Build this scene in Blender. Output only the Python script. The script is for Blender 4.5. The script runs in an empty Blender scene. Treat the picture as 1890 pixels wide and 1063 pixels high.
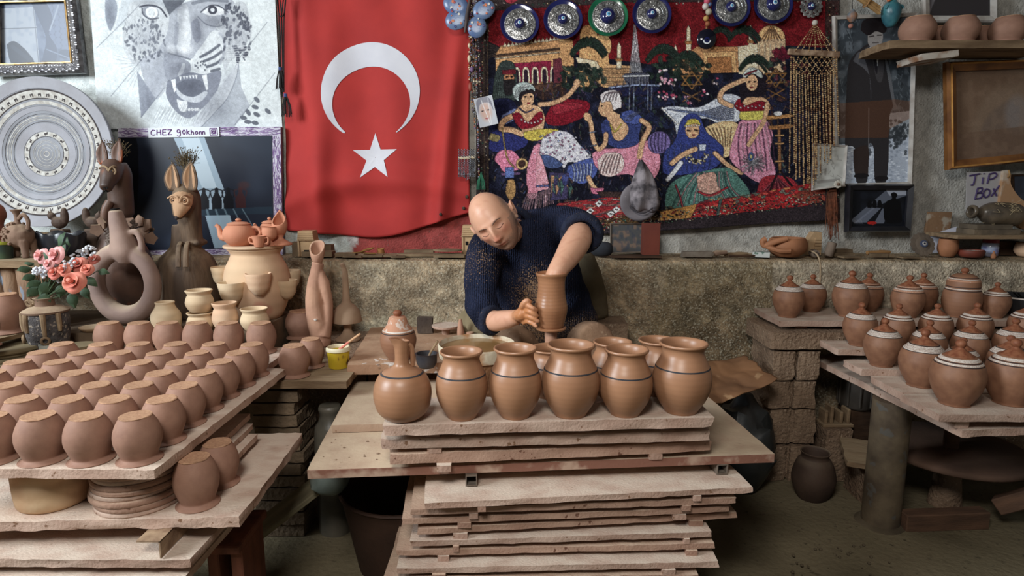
import bpy, math, random
import numpy as np
from mathutils import Vector, Matrix, noise
R = math.radians
rng = random.Random(7)
nrs = np.random.RandomState(5)
sc = bpy.context.scene
COL = sc.collection
# ---------------------------------------------------------------- camera
CAM_H, F, TH = 1.05, 1150.0, R(9.43)
cam = bpy.data.objects.new('camera', bpy.data.cameras.new('camera'))
COL.objects.link(cam)
cam.location = (0, 0, CAM_H)
cam.rotation_euler = (R(90) - TH, 0, 0)
cam.data.sensor_width = 36
cam.data.lens = 36 * F / 1890
cam.data.clip_start = .02
sc.camera = cam
# ---------------------------------------------------------------- light and exposure
sc.view_settings.view_transform = 'Standard'
sc.view_settings.look = 'None'
sc.view_settings.exposure = 0.4
sc.view_settings.gamma = 1
sc.view_settings.use_curve_mapping = False
w_ = bpy.data.worlds.new('workshop_air')
sc.world = w_
w_.use_nodes = True
w_.node_tree.nodes['Background'].inputs[0].default_value = (.80, .90, 1.0, 1)
w_.node_tree.nodes['Background'].inputs[1].default_value = .05
def area(name, loc, to, sx, sy, watt, col):
 l = bpy.data.lights.new(name, 'AREA')
 l.shape = 'RECTANGLE'
 l.size, l.size_y, l.energy, l.color = sx, sy, watt, col
 o = bpy.data.objects.new(name, l)
 COL.objects.link(o)
 o.location = loc
 o.rotation_euler = (Vector(to) - Vector(loc)).to_track_quat('-Z', 'Y').to_euler()
 return o
area('left_window_light', (-2.9, .35, 2.0), (-.5, 1.9, .6), 1.2, 1.1, 92, (.86, .94, 1.0))
area('overhead_light', (-.35, -.25, 2.1), (.1, 1.7, .45), .6, .45, 23, (1.0, .96, .91))  # unseen overhead source above the camera, inferred from the table's floor shadow
# ---------------------------------------------------------------- picture-to-place geometry
_c, _s = math.cos(TH), math.sin(TH)
def ray(px, py):
 u, v = (px - 945) / F, -(py - 531.5) / F
 return Vector((u, _c + v * _s, -_s + v * _c))
def atY(px, py, Y):
 d = ray(px, py)
 t = Y / d.y
 return Vector((d.x * t, Y, CAM_H + d.z * t))
def atZ(px, py, z):
 d = ray(px, py)
 t = (z - CAM_H) / d.z
 return Vector((d.x * t, d.y * t, z))
def mpp(p):                      # metres per pixel at a point
 return (p.y * _c + (CAM_H - p.z) * _s) / F
# ---------------------------------------------------------------- mesh helpers
def lin(c):
 r = []
 for x in c[:3]:
  x /= 255.0
  r.append(x / 12.92 if x <= .04045 else ((x + .055) / 1.055) ** 2.4)
 return tuple(r)
def spl(pts, k=4):
 out = []
 n = len(pts)
 for i in range(n - 1):
  p0, p1, p2, p3 = (np.array(pts[max(0, i - 1)], float), np.array(pts[i], float),
      np.array(pts[i + 1], float), np.array(pts[min(n - 1, i + 2)], float))
  for j in range(k):
   t = j / k
   out.append(tuple(.5 * ((2 * p1) + (p2 - p0) * t + (2 * p0 - 5 * p1 + 4 * p2 - p3) * t * t
        + (3 * p1 - p0 - 3 * p2 + p3) * t ** 3)))
 out.append(tuple(pts[-1]))
 return out
class MB:
 def __init__(s):
  s.v, s.f = [], []
 def add(s, vs, fs, M=None):
  o = len(s.v)
  if M is not None:
   vs = [M @ Vector(v) for v in vs]
  s.v += [tuple(v) for v in vs]
  s.f += [tuple(i + o for i in f) for f in fs]
  return s
 def lathe(s, prof, n=32, M=None, wob=0.0, seed=0.0):
  vs, fs, rows = [], [], []
  for r, z in prof:
   if r <= 1e-6:
    rows.append([len(vs)])
    vs.append((0, 0, z))
   else:
    row = []
    for i in range(n):
     a = 2 * math.pi * i / n
     k = 1 + (wob * noise.noise((math.cos(a) * 1.3 + seed, math.sin(a) * 1.3, z * 14 + seed)) if wob else 0)
     row.append(len(vs))
     vs.append((r * k * math.cos(a), r * k * math.sin(a), z))
    rows.append(row)
  for a, b in zip(rows, rows[1:]):
   if len(a) == 1 and len(b) == 1:
    continue
   for i in range(n):
    j = (i + 1) % n
    if len(a) == 1:
     fs.append((a[0], b[j], b[i]))
    elif len(b) == 1:
     fs.append((a[i], a[j], b[0]))
    else:
     fs.append((a[i], a[j], b[j], b[i]))
  return s.add(vs, fs, M)
 def loft(s, rings, caps=True, closed=False):
  vs, fs = [], []
  n = len(rings[0])
  for r in rings:
   vs += list(r)
  m = len(rings)
  for k in range(m if closed else m - 1):
   a, b = k * n, ((k + 1) % m) * n
   for i in range(n):
    j = (i + 1) % n
    fs.append((a + i, a + j, b + j, b + i))
  if caps and not closed:
   fs.append(tuple(range(n))[::-1])
   fs.append(tuple((m - 1) * n + i for i in range(n)))
  return s.add(vs, fs)
 def tube(s, pts, rad, n=8, caps=True, closed=False, flat=1.0, up=None):
  pts = [Vector(p) for p in pts]
  m = len(pts)
  if not isinstance(rad, (list, tuple)):
   rad = [rad] * m
  rings, nv = [], None
  for i in range(m):
   if closed:
    t = pts[(i + 1) % m] - pts[i - 1]
   else:
    t = pts[min(m - 1, i + 1)] - pts[max(0, i - 1)]
   t.normalize()
   if nv is None:
    ref = Vector(up) if up is not None else (Vector((0, 0, 1)) if abs(t.z) < .9 else Vector((0, 1, 0)))
    nv = (ref - t * ref.dot(t)).normalized()
   else:
    nv = (nv - t * nv.dot(t)).normalized()
   b = t.cross(nv)
   rings.append([pts[i] + nv * (rad[i] * flat * math.cos(2 * math.pi * k / n))
      + b * (rad[i] * math.sin(2 * math.pi * k / n)) for k in range(n)])
  return s.loft(rings, caps, closed)
 def box(s, c, d, M=None, bev=.0):
  x, y, z = d[0] / 2, d[1] / 2, d[2] / 2
  T = Matrix.Translation(c)
  if M is not None:
   T = M @ T
  if bev <= 0:
   vs = [(a, b, e) for a in (-x, x) for b in (-y, y) for e in (-z, z)]
   fs = [(0, 1, 3, 2), (4, 6, 7, 5), (0, 4, 5, 1), (2, 3, 7, 6), (0, 2, 6, 4), (1, 5, 7, 3)]
   return s.add(vs, fs, T)
  b = min(bev, x * .9, y * .9, z * .9)
  vs, idx = [], {}
  for sx in (-1, 1):
   for sy in (-1, 1):
    for sz in (-1, 1):
     for ax in range(3):
      p = [sx * (x - b), sy * (y - b), sz * (z - b)]
      p[ax] = (sx, sy, sz)[ax] * (x, y, z)[ax]
      idx[(sx, sy, sz, ax)] = len(vs)
      vs.append(tuple(p))
  fs = []
  for ax in range(3):
   o = [a for a in range(3) if a != ax]
   for sg in (-1, 1):
    q = []
    for (p1, p2) in ((-1, -1), (1, -1), (1, 1), (-1, 1)):
     k = [0, 0, 0]
     k[ax], k[o[0]], k[o[1]] = sg, p1, p2
     q.append(idx[(k[0], k[1], k[2], ax)])
    fs.append(tuple(q))
  for ax in range(3):
   o = [a for a in range(3) if a != ax]
   for p1 in (-1, 1):
    for p2 in (-1, 1):
     q = []
     for sg, aa in ((-1, o[0]), (1, o[0]), (1, o[1]), (-1, o[1])):
      k = [0, 0, 0]
      k[ax], k[o[0]], k[o[1]] = sg, p1, p2
      q.append(idx[(k[0], k[1], k[2], aa)])
     fs.append(tuple(q))
  for sx in (-1, 1):
   for sy in (-1, 1):
    for sz in (-1, 1):
     fs.append(tuple(idx[(sx, sy, sz, a)] for a in range(3)))
  return s.add(vs, fs, T)
 def slab(s, d, cells, amp, seed, M=None, sag=0.0, edge=None, warp=0.0):
  """rough box, top centre at the origin; sides nibbled by noise"""
  L, W, T = d
  nx, ny, nz = cells
  ids, vs = {}, []
  def vid(i, j, k):
   if (i, j, k) not in ids:
    x, y, z = (i / nx - .5) * L, (j / ny - .5) * W, (k / nz - 1) * T
    q = Vector((x * 38 + seed * 9.1, y * 38 + seed, z * 60))
    e = noise.noise(q) + .5 * noise.noise(q * 2.3)
    a = amp if edge is None else edge
    if i in (0, nx):
     x += (1 if i else -1) * a * e
    if j in (0, ny):
     y += (1 if j else -1) * a * e
    if k in (0, nz):
     z += amp * .35 * noise.noise(q * 1.3)
    if i in (0, nx) and j in (0, ny):
     x *= 1 - a * .9 / L
     y *= 1 - a * .9 / W
    z += sag * ((x / L * 2) ** 2 - .5) + warp * noise.noise((x * 2.2 + seed * 3, y * 2.0, seed))
    ids[(i, j, k)] = len(vs)
    vs.append((x, y, z))
   return ids[(i, j, k)]
  fs = []
  for i in range(nx):
   for j in range(ny):
    fs.append((vid(i, j, nz), vid(i + 1, j, nz), vid(i + 1, j + 1, nz), vid(i, j + 1, nz)))
    fs.append((vid(i, j, 0), vid(i, j + 1, 0), vid(i + 1, j + 1, 0), vid(i + 1, j, 0)))
  for i in range(nx):
   for k in range(nz):
    fs.append((vid(i, 0, k), vid(i + 1, 0, k), vid(i + 1, 0, k + 1), vid(i, 0, k + 1)))
    fs.append((vid(i, ny, k), vid(i, ny, k + 1), vid(i + 1, ny, k + 1), vid(i + 1, ny, k)))
  for j in range(ny):
   for k in range(nz):
    fs.append((vid(0, j, k), vid(0, j, k + 1), vid(0, j + 1, k + 1), vid(0, j + 1, k)))
    fs.append((vid(nx, j, k), vid(nx, j + 1, k), vid(nx, j + 1, k + 1), vid(nx, j, k + 1)))
  return s.add(vs, fs, M)
 def prism(s, poly, depth, M=None):
  """poly in local XZ, extruded along +Y"""
  n = len(poly)
  vs = [(x, 0, z) for x, z in poly] + [(x, depth, z) for x, z in poly]
  fs = [tuple(range(n)), tuple(range(2 * n - 1, n - 1, -1))]
  for i in range(n):
   j = (i + 1) % n
   fs.append((i, i + n, j + n, j))
  return s.add(vs, fs, M)
 def ball(s, c, r, n=12, M=None, sq=(1, 1, 1)):
  T = Matrix.Translation(c) @ Matrix.Diagonal((*sq, 1))
  if M is not None:
   T = M @ T
  m = max(4, n // 2)
  return s.lathe([(r * math.sin(math.pi * k / m) if 0 < k < m else 0, -r * math.cos(math.pi * k / m)) for k in range(m + 1)], n, T)
 def build(s, name, mat, parent=None, smooth=40, loc=None):
  me = bpy.data.meshes.new(name)
  me.from_pydata(s.v, [], s.f)
  me.validate()
  if smooth is not None:
   me.shade_smooth()
   if smooth < 170:
    me.set_sharp_from_angle(angle=R(smooth))
  o = bpy.data.objects.new(name, me)
  COL.objects.link(o)
  if mat is not None:
   me.materials.append(mat)
  if parent is not None:
   o.parent = parent
  if loc is not None:
   o.location = loc
  fix_normals(me)
  return o
import bmesh
def fix_normals(me):
 b = bmesh.new()
 b.from_mesh(me)
 bmesh.ops.recalc_face_normals(b, faces=b.faces)
 b.to_mesh(me)
 b.free()
def tag(o, label, cat, group=None, kind=None):
 o['label'], o['category'] = label, cat
 if group:
  o['group'] = group
 if kind:
  o['kind'] = kind
 return o
def struct(o, label=None):
 o['kind'] = 'structure'
 if label:
  o['label'] = label
 return o
def thing(name, label, cat, loc=(0, 0, 0), rz=0, group=None):
 o = bpy.data.objects.new(name, None)
 COL.objects.link(o)
 o.empty_display_size = .05
 o.location = loc
 o.rotation_euler = (0, 0, rz)
 return tag(o, label, cat, group)
def kids(o):
 return [c for c in COL.objects if c.parent == o]
_kids = {}
def dup(root, loc, label, rz=None, scale=None, group=None):
 if root.name not in _kids:
  _kids[root.name] = [(c, kids(c)) for c in kids(root)]
 r = root.copy()
 COL.objects.link(r)
 r.location = loc
 r['label'] = label
 if rz is not None:
  r.rotation_euler = (0, 0, rz)
 if scale is not None:
  r.scale = (scale, scale, scale) if not isinstance(scale, tuple) else scale
 if group:
  r['group'] = group
 for c, gc in _kids[root.name]:
  d = c.copy()
  COL.objects.link(d)
  d.parent = r
  for g in gc:
   e = g.copy()
   COL.objects.link(e)
   e.parent = d
 return r
# ---------------------------------------------------------------- materials
MATS = {}
def M(name, c, c2=None, sc_=8, rough=.85, bump=.15, bsc=70, rings=0, metal=0, spec=.3, dust=None, rnd=.0,
 stretch=(1, 1, 1), lo=.35, hi=.65, speck=None, spsc=160, spt=.62, bdist=.004, ringamt=.15, coat=0, alpha=None, trans=0):
 if name in MATS:
  return MATS[name]
 m = bpy.data.materials.new(name)
 MATS[name] = m
 m.use_nodes = True
 nt = m.node_tree
 N, Lk = nt.nodes, nt.links
 b = N['Principled BSDF']
 b.inputs['Roughness'].default_value = rough
 b.inputs['Metallic'].default_value = metal
 b.inputs['Specular IOR Level'].default_value = spec
 if coat:
  b.inputs['Coat Weight'].default_value = coat
  b.inputs['Coat Roughness'].default_value = .08
 if trans:
  b.inputs['Transmission Weight'].default_value = trans
 tc = N.new('ShaderNodeTexCoord')
 mp = N.new('ShaderNodeMapping')
 mp.inputs['Scale'].default_value = stretch
 Lk.new(tc.outputs['Object'], mp.inputs[0])
 def nz(scale, det=4):
  n = N.new('ShaderNodeTexNoise')
  n.inputs['Scale'].default_value = scale
  n.inputs['Detail'].default_value = det
  Lk.new(mp.outputs[0], n.inputs['Vector'])
  return n.outputs['Fac']
 def rng_(src, a, z):
  r = N.new('ShaderNodeMapRange')
  r.inputs['From Min'].default_value, r.inputs['From Max'].default_value = a, z
  Lk.new(src, r.inputs['Value'])
  return r.outputs[0]
 def mix(fac, A, B):
  x = N.new('ShaderNodeMix')
  x.data_type = 'RGBA'
  if isinstance(fac, float):
   x.inputs[0].default_value = fac
  else:
   Lk.new(fac, x.inputs[0])
  for k, V in ((6, A), (7, B)):
   if isinstance(V, tuple):
    x.inputs[k].default_value = (*V[:3], 1)
   else:
    Lk.new(V, x.inputs[k])
  return x.outputs[2]
 col = lin(c)
 if c2 is not None:
  col = mix(rng_(nz(sc_), lo, hi), col, lin(c2))
 if speck is not None:
  col = mix(rng_(nz(spsc, 2), spt, spt + .06), col, lin(speck))
 if dust is not None:
  g = N.new('ShaderNodeNewGeometry')
  sp = N.new('ShaderNodeSeparateXYZ')
  Lk.new(g.outputs['Normal'], sp.inputs[0])
  a = rng_(sp.outputs['Z'], .35, .95)
  mu = N.new('ShaderNodeMath')
  mu.operation = 'MULTIPLY'
  Lk.new(a, mu.inputs[0])
  Lk.new(rng_(nz(14), .25, .6), mu.inputs[1])
  col = mix(mu.outputs[0], col, lin(dust))
 if rnd:
  oi = N.new('ShaderNodeObjectInfo')
  hs = N.new('ShaderNodeHueSaturation')
  Lk.new(rng_(oi.outputs['Random'], 0, 1), hs.inputs['Value'])
  r = hs.inputs['Value'].links[0].from_node
  r.inputs['To Min'].default_value, r.inputs['To Max'].default_value = 1 - rnd, 1 + rnd
  if isinstance(col, tuple):
   hs.inputs['Color'].default_value = (*col, 1)
  else:
   Lk.new(col, hs.inputs['Color'])
  col = hs.outputs[0]
 h = None
 if rings:
  wv = N.new('ShaderNodeTexWave')
  wv.bands_direction = 'Z'
  wv.inputs['Scale'].default_value = rings
  wv.inputs['Distortion'].default_value = .6
  wv.inputs['Detail'].default_value = 2
  Lk.new(tc.outputs['Object'], wv.inputs['Vector'])
  h = wv.outputs['Fac']
  col = mix(rng_(h, 0, 1), col, mix(ringamt, col, (0, 0, 0))) if ringamt else col
 if isinstance(col, tuple):
  b.inputs['Base Color'].default_value = (*col, 1)
 else:
  Lk.new(col, b.inputs['Base Color'])
 if bump:
  bp = N.new('ShaderNodeBump')
  bp.inputs['Strength'].default_value = bump
  bp.inputs['Distance'].default_value = bdist
  hh = nz(bsc, 3)
  if h is not None:
   ad = N.new('ShaderNodeMath')
   ad.operation = 'ADD'
   Lk.new(hh, ad.inputs[0])
   Lk.new(h, ad.inputs[1])
   hh = ad.outputs[0]
  Lk.new(hh, bp.inputs['Height'])
  Lk.new(bp.outputs[0], b.inputs['Normal'])
 return m
def VC(name, rough=.8, bump=.0, bsc=300, spec=.25, coat=0):
 """printed, drawn or woven surface: colours stored on the mesh"""
 if name in MATS:
  return MATS[name]
 m = M(name, (128, 128, 128), rough=rough, bump=bump, bsc=bsc, spec=spec, coat=coat)
 a = m.node_tree.nodes.new('ShaderNodeAttribute')
 a.attribute_name = 'Col'
 m.node_tree.links.new(a.outputs['Color'], m.node_tree.nodes['Principled BSDF'].inputs['Base Color'])
 return m
class Pic:
 """tiny painter: shapes given in a flat local frame, stored later as mesh colours"""
 def __init__(s, x0, y0, x1, y1, k, bg):
  s.x0, s.y0, s.k = x0, y0, k
  s.w, s.h = int((x1 - x0) * k) + 1, int((y1 - y0) * k) + 1
  s.a = np.zeros((s.h, s.w, 3)) + np.array(bg, float)
  yy, xx = np.mgrid[0:s.h, 0:s.w]
  s.X, s.Y = xx / k + x0, yy / k + y0
  s.dx = None
 def _box(s, xa, ya, xb, yb):
  k = s.k
  i0, i1 = max(0, int((ya - s.y0) * k) - 1), min(s.h, int((yb - s.y0) * k) + 3)
  j0, j1 = max(0, int((xa - s.x0) * k) - 1), min(s.w, int((xb - s.x0) * k) + 3)
  return slice(i0, max(i0, i1)), slice(j0, max(j0, j1))
 def _put(s, m, c, al=1.0, b=None):
  c = np.array(c, float)
  m = (m.astype(float) * al)[..., None]
  v = s.a if b is None else s.a[b]
  v[:] = v * (1 - m) + c * m
 def poly(s, pts, c, al=1.0):
  xs, ys = [p_[0] for p_ in pts], [p_[1] for p_ in pts]
  b = s._box(min(xs), min(ys), max(xs), max(ys))
  X, Y = s.X[b], s.Y[b]
  ins = np.zeros(X.shape, bool)
  n = len(pts)
  for i in range(n):
   (xa, ya), (xb, yb) = pts[i], pts[(i + 1) % n]
   if ya == yb:
    continue
   ins ^= ((ya > Y) != (yb > Y)) & (X < (xb - xa) * (Y - ya) / (yb - ya) + xa)
  s._put(ins, c, al, b)
 def sp(s, pts, c, al=1.0, k=5):
  return s.poly(spl(list(pts) + [pts[0]], k), c, al)
 def ell(s, cx, cy, rx, ry, c, rot=0, al=1.0, soft=0):
  ca, sa = math.cos(R(rot)), math.sin(R(rot))
  g = max(rx, ry)
  b = s._box(cx - g, cy - g, cx + g, cy + g)
  x, y = s.X[b] - cx, s.Y[b] - cy
  d = np.sqrt(((x * ca + y * sa) / rx) ** 2 + ((-x * sa + y * ca) / ry) ** 2)
  m = np.clip((1 - d) / soft, 0, 1) if soft else d <= 1
  s._put(m, c, al, b)
 def line(s, pts, w, c, al=1.0):
  xs, ys = [p_[0] for p_ in pts], [p_[1] for p_ in pts]
  b = s._box(min(xs) - w, min(ys) - w, max(xs) + w, max(ys) + w)
  X, Y = s.X[b], s.Y[b]
  D = np.full(X.shape, 1e9)
  for (xa, ya), (xb, yb) in zip(pts, pts[1:]):
   dx, dy = xb - xa, yb - ya
   t = np.clip(((X - xa) * dx + (Y - ya) * dy) / (dx * dx + dy * dy + 1e-9), 0, 1)
   D = np.minimum(D, (X - xa - t * dx) ** 2 + (Y - ya - t * dy) ** 2)
  s._put(np.clip((w / 2 - np.sqrt(D)) * s.k + .5, 0, 1), c, al, b)
 def curve(s, pts, w, c, al=1.0):
  s.line(spl(pts, 5), w, c, al)
 def blur(s, n=1):
  for _ in range(n):
   q = np.pad(s.a, ((1, 1), (1, 1), (0, 0)), 'edge')
   s.a = (q[:-2, 1:-1] + q[2:, 1:-1] + q[1:-1, :-2] + q[1:-1, 2:] + 2 * s.a) / 6
 def outline(s, c, amt, lo=14, hi=60):
  d = np.zeros(s.a.shape[:2])
  d[:, 1:] = np.maximum(d[:, 1:], np.abs(np.diff(s.a, axis=1)).sum(-1))
  d[1:, :] = np.maximum(d[1:, :], np.abs(np.diff(s.a, axis=0)).sum(-1))
  s._put(np.clip((d - lo) / (hi - lo), 0, 1), c, amt)
 def grain(s, amp, sz=1):
  h, w = s.h // sz + 2, s.w // sz + 2
  g = nrs.randn(h, w)
  g = np.kron(g, np.ones((sz, sz)))[:s.h, :s.w]
  s.a *= (1 + amp * g)[..., None]
 def cloud(s, amp, cell, c=None):
  gh, gw = int(s.h / cell) + 3, int(s.w / cell) + 3
  g = nrs.rand(gh, gw)
  yy, xx = np.mgrid[0:s.h, 0:s.w]
  fy, fx = yy / cell, xx / cell
  iy, ix = fy.astype(int), fx.astype(int)
  ty, tx = fy - iy, fx - ix
  ty, tx = ty * ty * (3 - 2 * ty), tx * tx * (3 - 2 * tx)
  v = (g[iy, ix] * (1 - tx) + g[iy, ix + 1] * tx) * (1 - ty) + (g[iy + 1, ix] * (1 - tx) + g[iy + 1, ix + 1] * tx) * ty
  if c is None:
   s.a *= (1 + amp * (v - .5) * 2)[..., None]
  else:
   s._put(np.clip((v - .5) * 4, 0, 1), c, amp)
 def sheet(s, name, mat, fn, parent=None, thick=0.0):
  """fn(U,V) -> XYZ arrays; U right, V down in 0..1"""
  V, U = np.mgrid[0:s.h, 0:s.w]
  P = np.stack(fn(U / (s.w - 1), V / (s.h - 1)), -1).reshape(-1, 3)
  i = np.arange(s.h * s.w).reshape(s.h, s.w)
  q = np.stack([i[:-1, :-1], i[1:, :-1], i[1:, 1:], i[:-1, 1:]], -1).reshape(-1, 4)
  me = bpy.data.meshes.new(name)
  me.vertices.add(len(P))
  me.vertices.foreach_set('co', P.astype(np.float32).ravel())
  me.loops.add(q.size)
  me.loops.foreach_set('vertex_index', q.astype(np.int32).ravel())
  me.polygons.add(len(q))
  me.polygons.foreach_set('loop_start', np.arange(0, q.size, 4, dtype=np.int32))
  me.update(calc_edges=True)
  me.shade_smooth()
  at = me.color_attributes.new('Col', 'FLOAT_COLOR', 'POINT')
  a = np.clip(s.a, 0, 255) / 255
  l = np.where(a <= .04045, a / 12.92, ((a + .055) / 1.055) ** 2.4)
  l = np.concatenate([l, np.ones(l.shape[:2] + (1,))], -1)
  at.data.foreach_set('color', l.astype(np.float32).ravel())
  me.materials.append(mat)
  o = bpy.data.objects.new(name, me)
  COL.objects.link(o)
  if parent is not None:
   o.parent = parent
  if thick:
   sd = o.modifiers.new('thickness', 'SOLIDIFY')
   sd.thickness = thick
   sd.offset = 0
  return o
def quad_fn(q, off=(0, 0, 0), wav=None):
 """bilinear patch through four world corners tl,tr,br,bl"""
 q = [np.array(p) + np.array(off) for p in q]
 def fn(U, V):
  P = [(q[0][k] * (1 - U) + q[1][k] * U) * (1 - V) + (q[3][k] * (1 - U) + q[2][k] * U) * V for k in range(3)]
  if wav is not None:
   P[1] = P[1] + wav(U, V)
  return P
 return fn
def remeshed(mb, name, mat, voxel, parent=None, it=3, fac=.5, loc=None):
 """fuse overlapping closed pieces into one continuous skin"""
 o = mb.build('tmp', None, None, None)
 md = o.modifiers.new('r', 'REMESH')
 md.mode, md.voxel_size = 'VOXEL', voxel
 if it:
  s = o.modifiers.new('s', 'SMOOTH')
  s.iterations, s.factor = it, fac
 dg = bpy.context.evaluated_depsgraph_get()
 me = bpy.data.meshes.new_from_object(o.evaluated_get(dg))
 bpy.data.objects.remove(o)
 me.name = name
 me.materials.clear()
 me.materials.append(mat)
 me.shade_smooth()
 o = bpy.data.objects.new(name, me)
 COL.objects.link(o)
 if parent is not None:
  o.parent = parent
 if loc is not None:
  me.transform(Matrix.Translation(-Vector(loc)))
  o.location = loc if parent is None else (0, 0, 0)
 return o
def RX(a): return Matrix.Rotation(a, 4, 'X')
def RY(a): return Matrix.Rotation(a, 4, 'Y')
def RZ(a): return Matrix.Rotation(a, 4, 'Z')
def T(*p): return Matrix.Translation(p if len(p) == 3 else p[0])
ORD = ['first', 'second', 'third', 'fourth', 'fifth', 'sixth', 'seventh', 'eighth', 'ninth', 'tenth', 'eleventh', 'twelfth']
NUM = ['one', 'two', 'three', 'four', 'five', 'six', 'seven', 'eight', 'nine', 'ten']
# ---------------------------------------------------------------- palette
ware = M('ware_board', (196, 170, 153), (168, 137, 120), 9, .95, .5, 160, dust=(206, 189, 172), rnd=.07, speck=(128, 96, 74), spsc=70, spt=.66, stretch=(1, 1.6, 1), bdist=.003)
ware2 = M('ware_board_reddish', (180, 148, 128), (156, 122, 104), 9, .95, .5, 160, dust=(194, 168, 146), rnd=.07, speck=(112, 78, 62), spsc=70, spt=.66, bdist=.003)
plank_m = M('dusty_plank', (150, 126, 98), (112, 90, 68), 5, .9, .4, 60, dust=(158, 138, 110), rnd=.08, stretch=(1, 6, 6))
dark_wood = M('dark_old_wood', (84, 62, 46), (58, 42, 32), 6, .85, .4, 50, stretch=(1, 6, 6))
table_edge = M('table_board', (192, 168, 144), (168, 140, 120), 4, .9, .25, 90, dust=(202, 182, 156), speck=(126, 92, 66), spsc=55, spt=.68)
lip_m = M('table_lip', (138, 96, 80), (184, 156, 136), 16, .75, .2, 90, lo=.5, hi=.62)
steel = M('dull_steel', (150, 140, 128), (112, 98, 86), 20, .6, .2, 80, metal=.4)
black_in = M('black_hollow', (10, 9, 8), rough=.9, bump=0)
vase_m = M('leather_hard_clay', (170, 126, 95), (152, 109, 80), 5, .38, .06, 90, rings=26, spec=.5, ringamt=.04, bdist=.001, rnd=.03)
wet_m = M('wet_clay', (172, 124, 90), (150, 104, 74), 5, .3, .12, 90, rings=34, spec=.5, ringamt=.08, bdist=.0012)
slip_blue = M('blue_black_slip', (46, 50, 58), (70, 66, 66), 30, .7, .1)
pot_m = M('drying_clay', (162, 124, 104), (140, 104, 88), 6, .68, .08, 110, rings=18, spec=.32, ringamt=.04, rnd=.05, bdist=.002, lo=.15, hi=.9)
pot_top = M('dusty_cut_base', (196, 156, 124), (174, 132, 104), 20, .95, .4, 140, rnd=.05)
jar_m = M('red_brown_clay', (150, 108, 82), (132, 92, 70), 5, .55, .08, 90, rings=24, spec=.36, ringamt=.04, rnd=.05, bdist=.0015)
jar_knob = M('red_clay_knob', (150, 98, 70), (124, 72, 50), 12, .6, .1, spec=.3)
slip_white = M('white_slip_band', (226, 218, 208), (190, 170, 156), 40, .7, .15, 120)
slip_pink = M('pinkish_slip_band', (190, 140, 112), (210, 190, 176), 60, .7, .15, 120, lo=.55, hi=.62)
slip_dark = M('dark_slip_line', (52, 44, 44), None, rough=.7, bump=.05)
biscuit = M('cream_biscuit_clay', (222, 200, 168), (206, 176, 140), 7, .85, .12, 120, rings=14, ringamt=.06, rnd=.03)
biscuit2 = M('pinkish_biscuit_clay', (214, 172, 140), (224, 196, 164), 5, .85, .12, 120, rings=14, ringamt=.06)
terra = M('orange_terracotta', (206, 144, 114), (188, 124, 96), 7, .75, .1, 120, spec=.3)
brown_clay = M('dusty_brown_clay', (134, 108, 90), (98, 76, 64), 6, .85, .25, 70, dust=(172, 150, 124))
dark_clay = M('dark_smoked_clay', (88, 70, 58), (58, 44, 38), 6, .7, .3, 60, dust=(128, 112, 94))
block_m = M('rough_block', (150, 126, 104), (118, 96, 78), 10, .95, 1.0, 90, bdist=.008, speck=(168, 146, 124), spsc=120)
dirt = M('packed_dirt', (112, 100, 80), (78, 68, 54), 5, .95, .6, 50, bdist=.006, speck=(60, 52, 42), spsc=40, spt=.7)
# ---------------------------------------------------------------- the room
def wall_mat(name, bump, bsc, dist, spk, spsc, spt, lo=.8):
 m = VC(name, .95, bump, bsc, .15)
 nt = m.node_tree
 N, Lk = nt.nodes, nt.links
 b = N['Principled BSDF']
 src = b.inputs['Base Color'].links[0].from_socket
 tc = N.new('ShaderNodeTexCoord')
 for scale, amt, mx, a, z in ((spsc, spk, 'MIX', spt, spt + .12), (26, (40, 32, 26), 'MIX', .60, .8)):
  n = N.new('ShaderNodeTexNoise')
  n.inputs['Scale'].default_value = scale
  n.inputs['Detail'].default_value = 5
  Lk.new(tc.outputs['Object'], n.inputs['Vector'])
  r = N.new('ShaderNodeMapRange')
  r.inputs['From Min'].default_value, r.inputs['From Max'].default_value = a, z
  r.inputs['To Max'].default_value = .75 if scale == spsc else .35
  Lk.new(n.outputs['Fac'], r.inputs['Value'])
  x = N.new('ShaderNodeMix')
  x.data_type = 'RGBA'
  Lk.new(r.outputs[0], x.inputs[0])
  Lk.new(src, x.inputs[6])
  x.inputs[7].default_value = (*lin(amt), 1)
  src = x.outputs[2]
 Lk.new(src, b.inputs['Base Color'])
 N['Bump'].inputs['Distance'].default_value = dist
 return m
def fbm(X, Z, k, amp, seed=0):
 """smooth value relief on arrays"""
 out = np.zeros(X.shape)
 r = np.random.RandomState(seed)
 for o in range(3):
  f = k * 2 ** o
  g = r.rand(64, 64)
  x, z = (X * f) % 64, (Z * f) % 64
  ix, iz = x.astype(int), z.astype(int)
  tx, tz = x - ix, z - iz
  tx, tz = tx * tx * (3 - 2 * tx), tz * tz * (3 - 2 * tz)
  a, b = g[iz % 64, ix % 64], g[iz % 64, (ix + 1) % 64]
  c, d = g[(iz + 1) % 64, ix % 64], g[(iz + 1) % 64, (ix + 1) % 64]
  out += amp / 2 ** o * ((a * (1 - tx) + b * tx) * (1 - tz) + (c * (1 - tx) + d * tx) * tz - .5)
 return out
YW, YL, ZL = 2.58, 2.35, .768
p = Pic(-330, -262, 270, -70, .9, (190, 186, 176))
p.poly([(-340, -270), (-92, -270), (-96, -76), (-340, -76)], (208, 214, 212))
p.cloud(.5, 40, (214, 214, 208))
p.cloud(.25, 14, (150, 146, 138))
p.poly([(-72, -100), (-18, -100), (-14, -76), (-66, -76)], (150, 66, 62), .95)
p.cloud(.10, 5)
p.sp([(-90, -92), (-74, -96), (-64, -84), (-72, -76), (-92, -76)], (196, 204, 200), .8)
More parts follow.
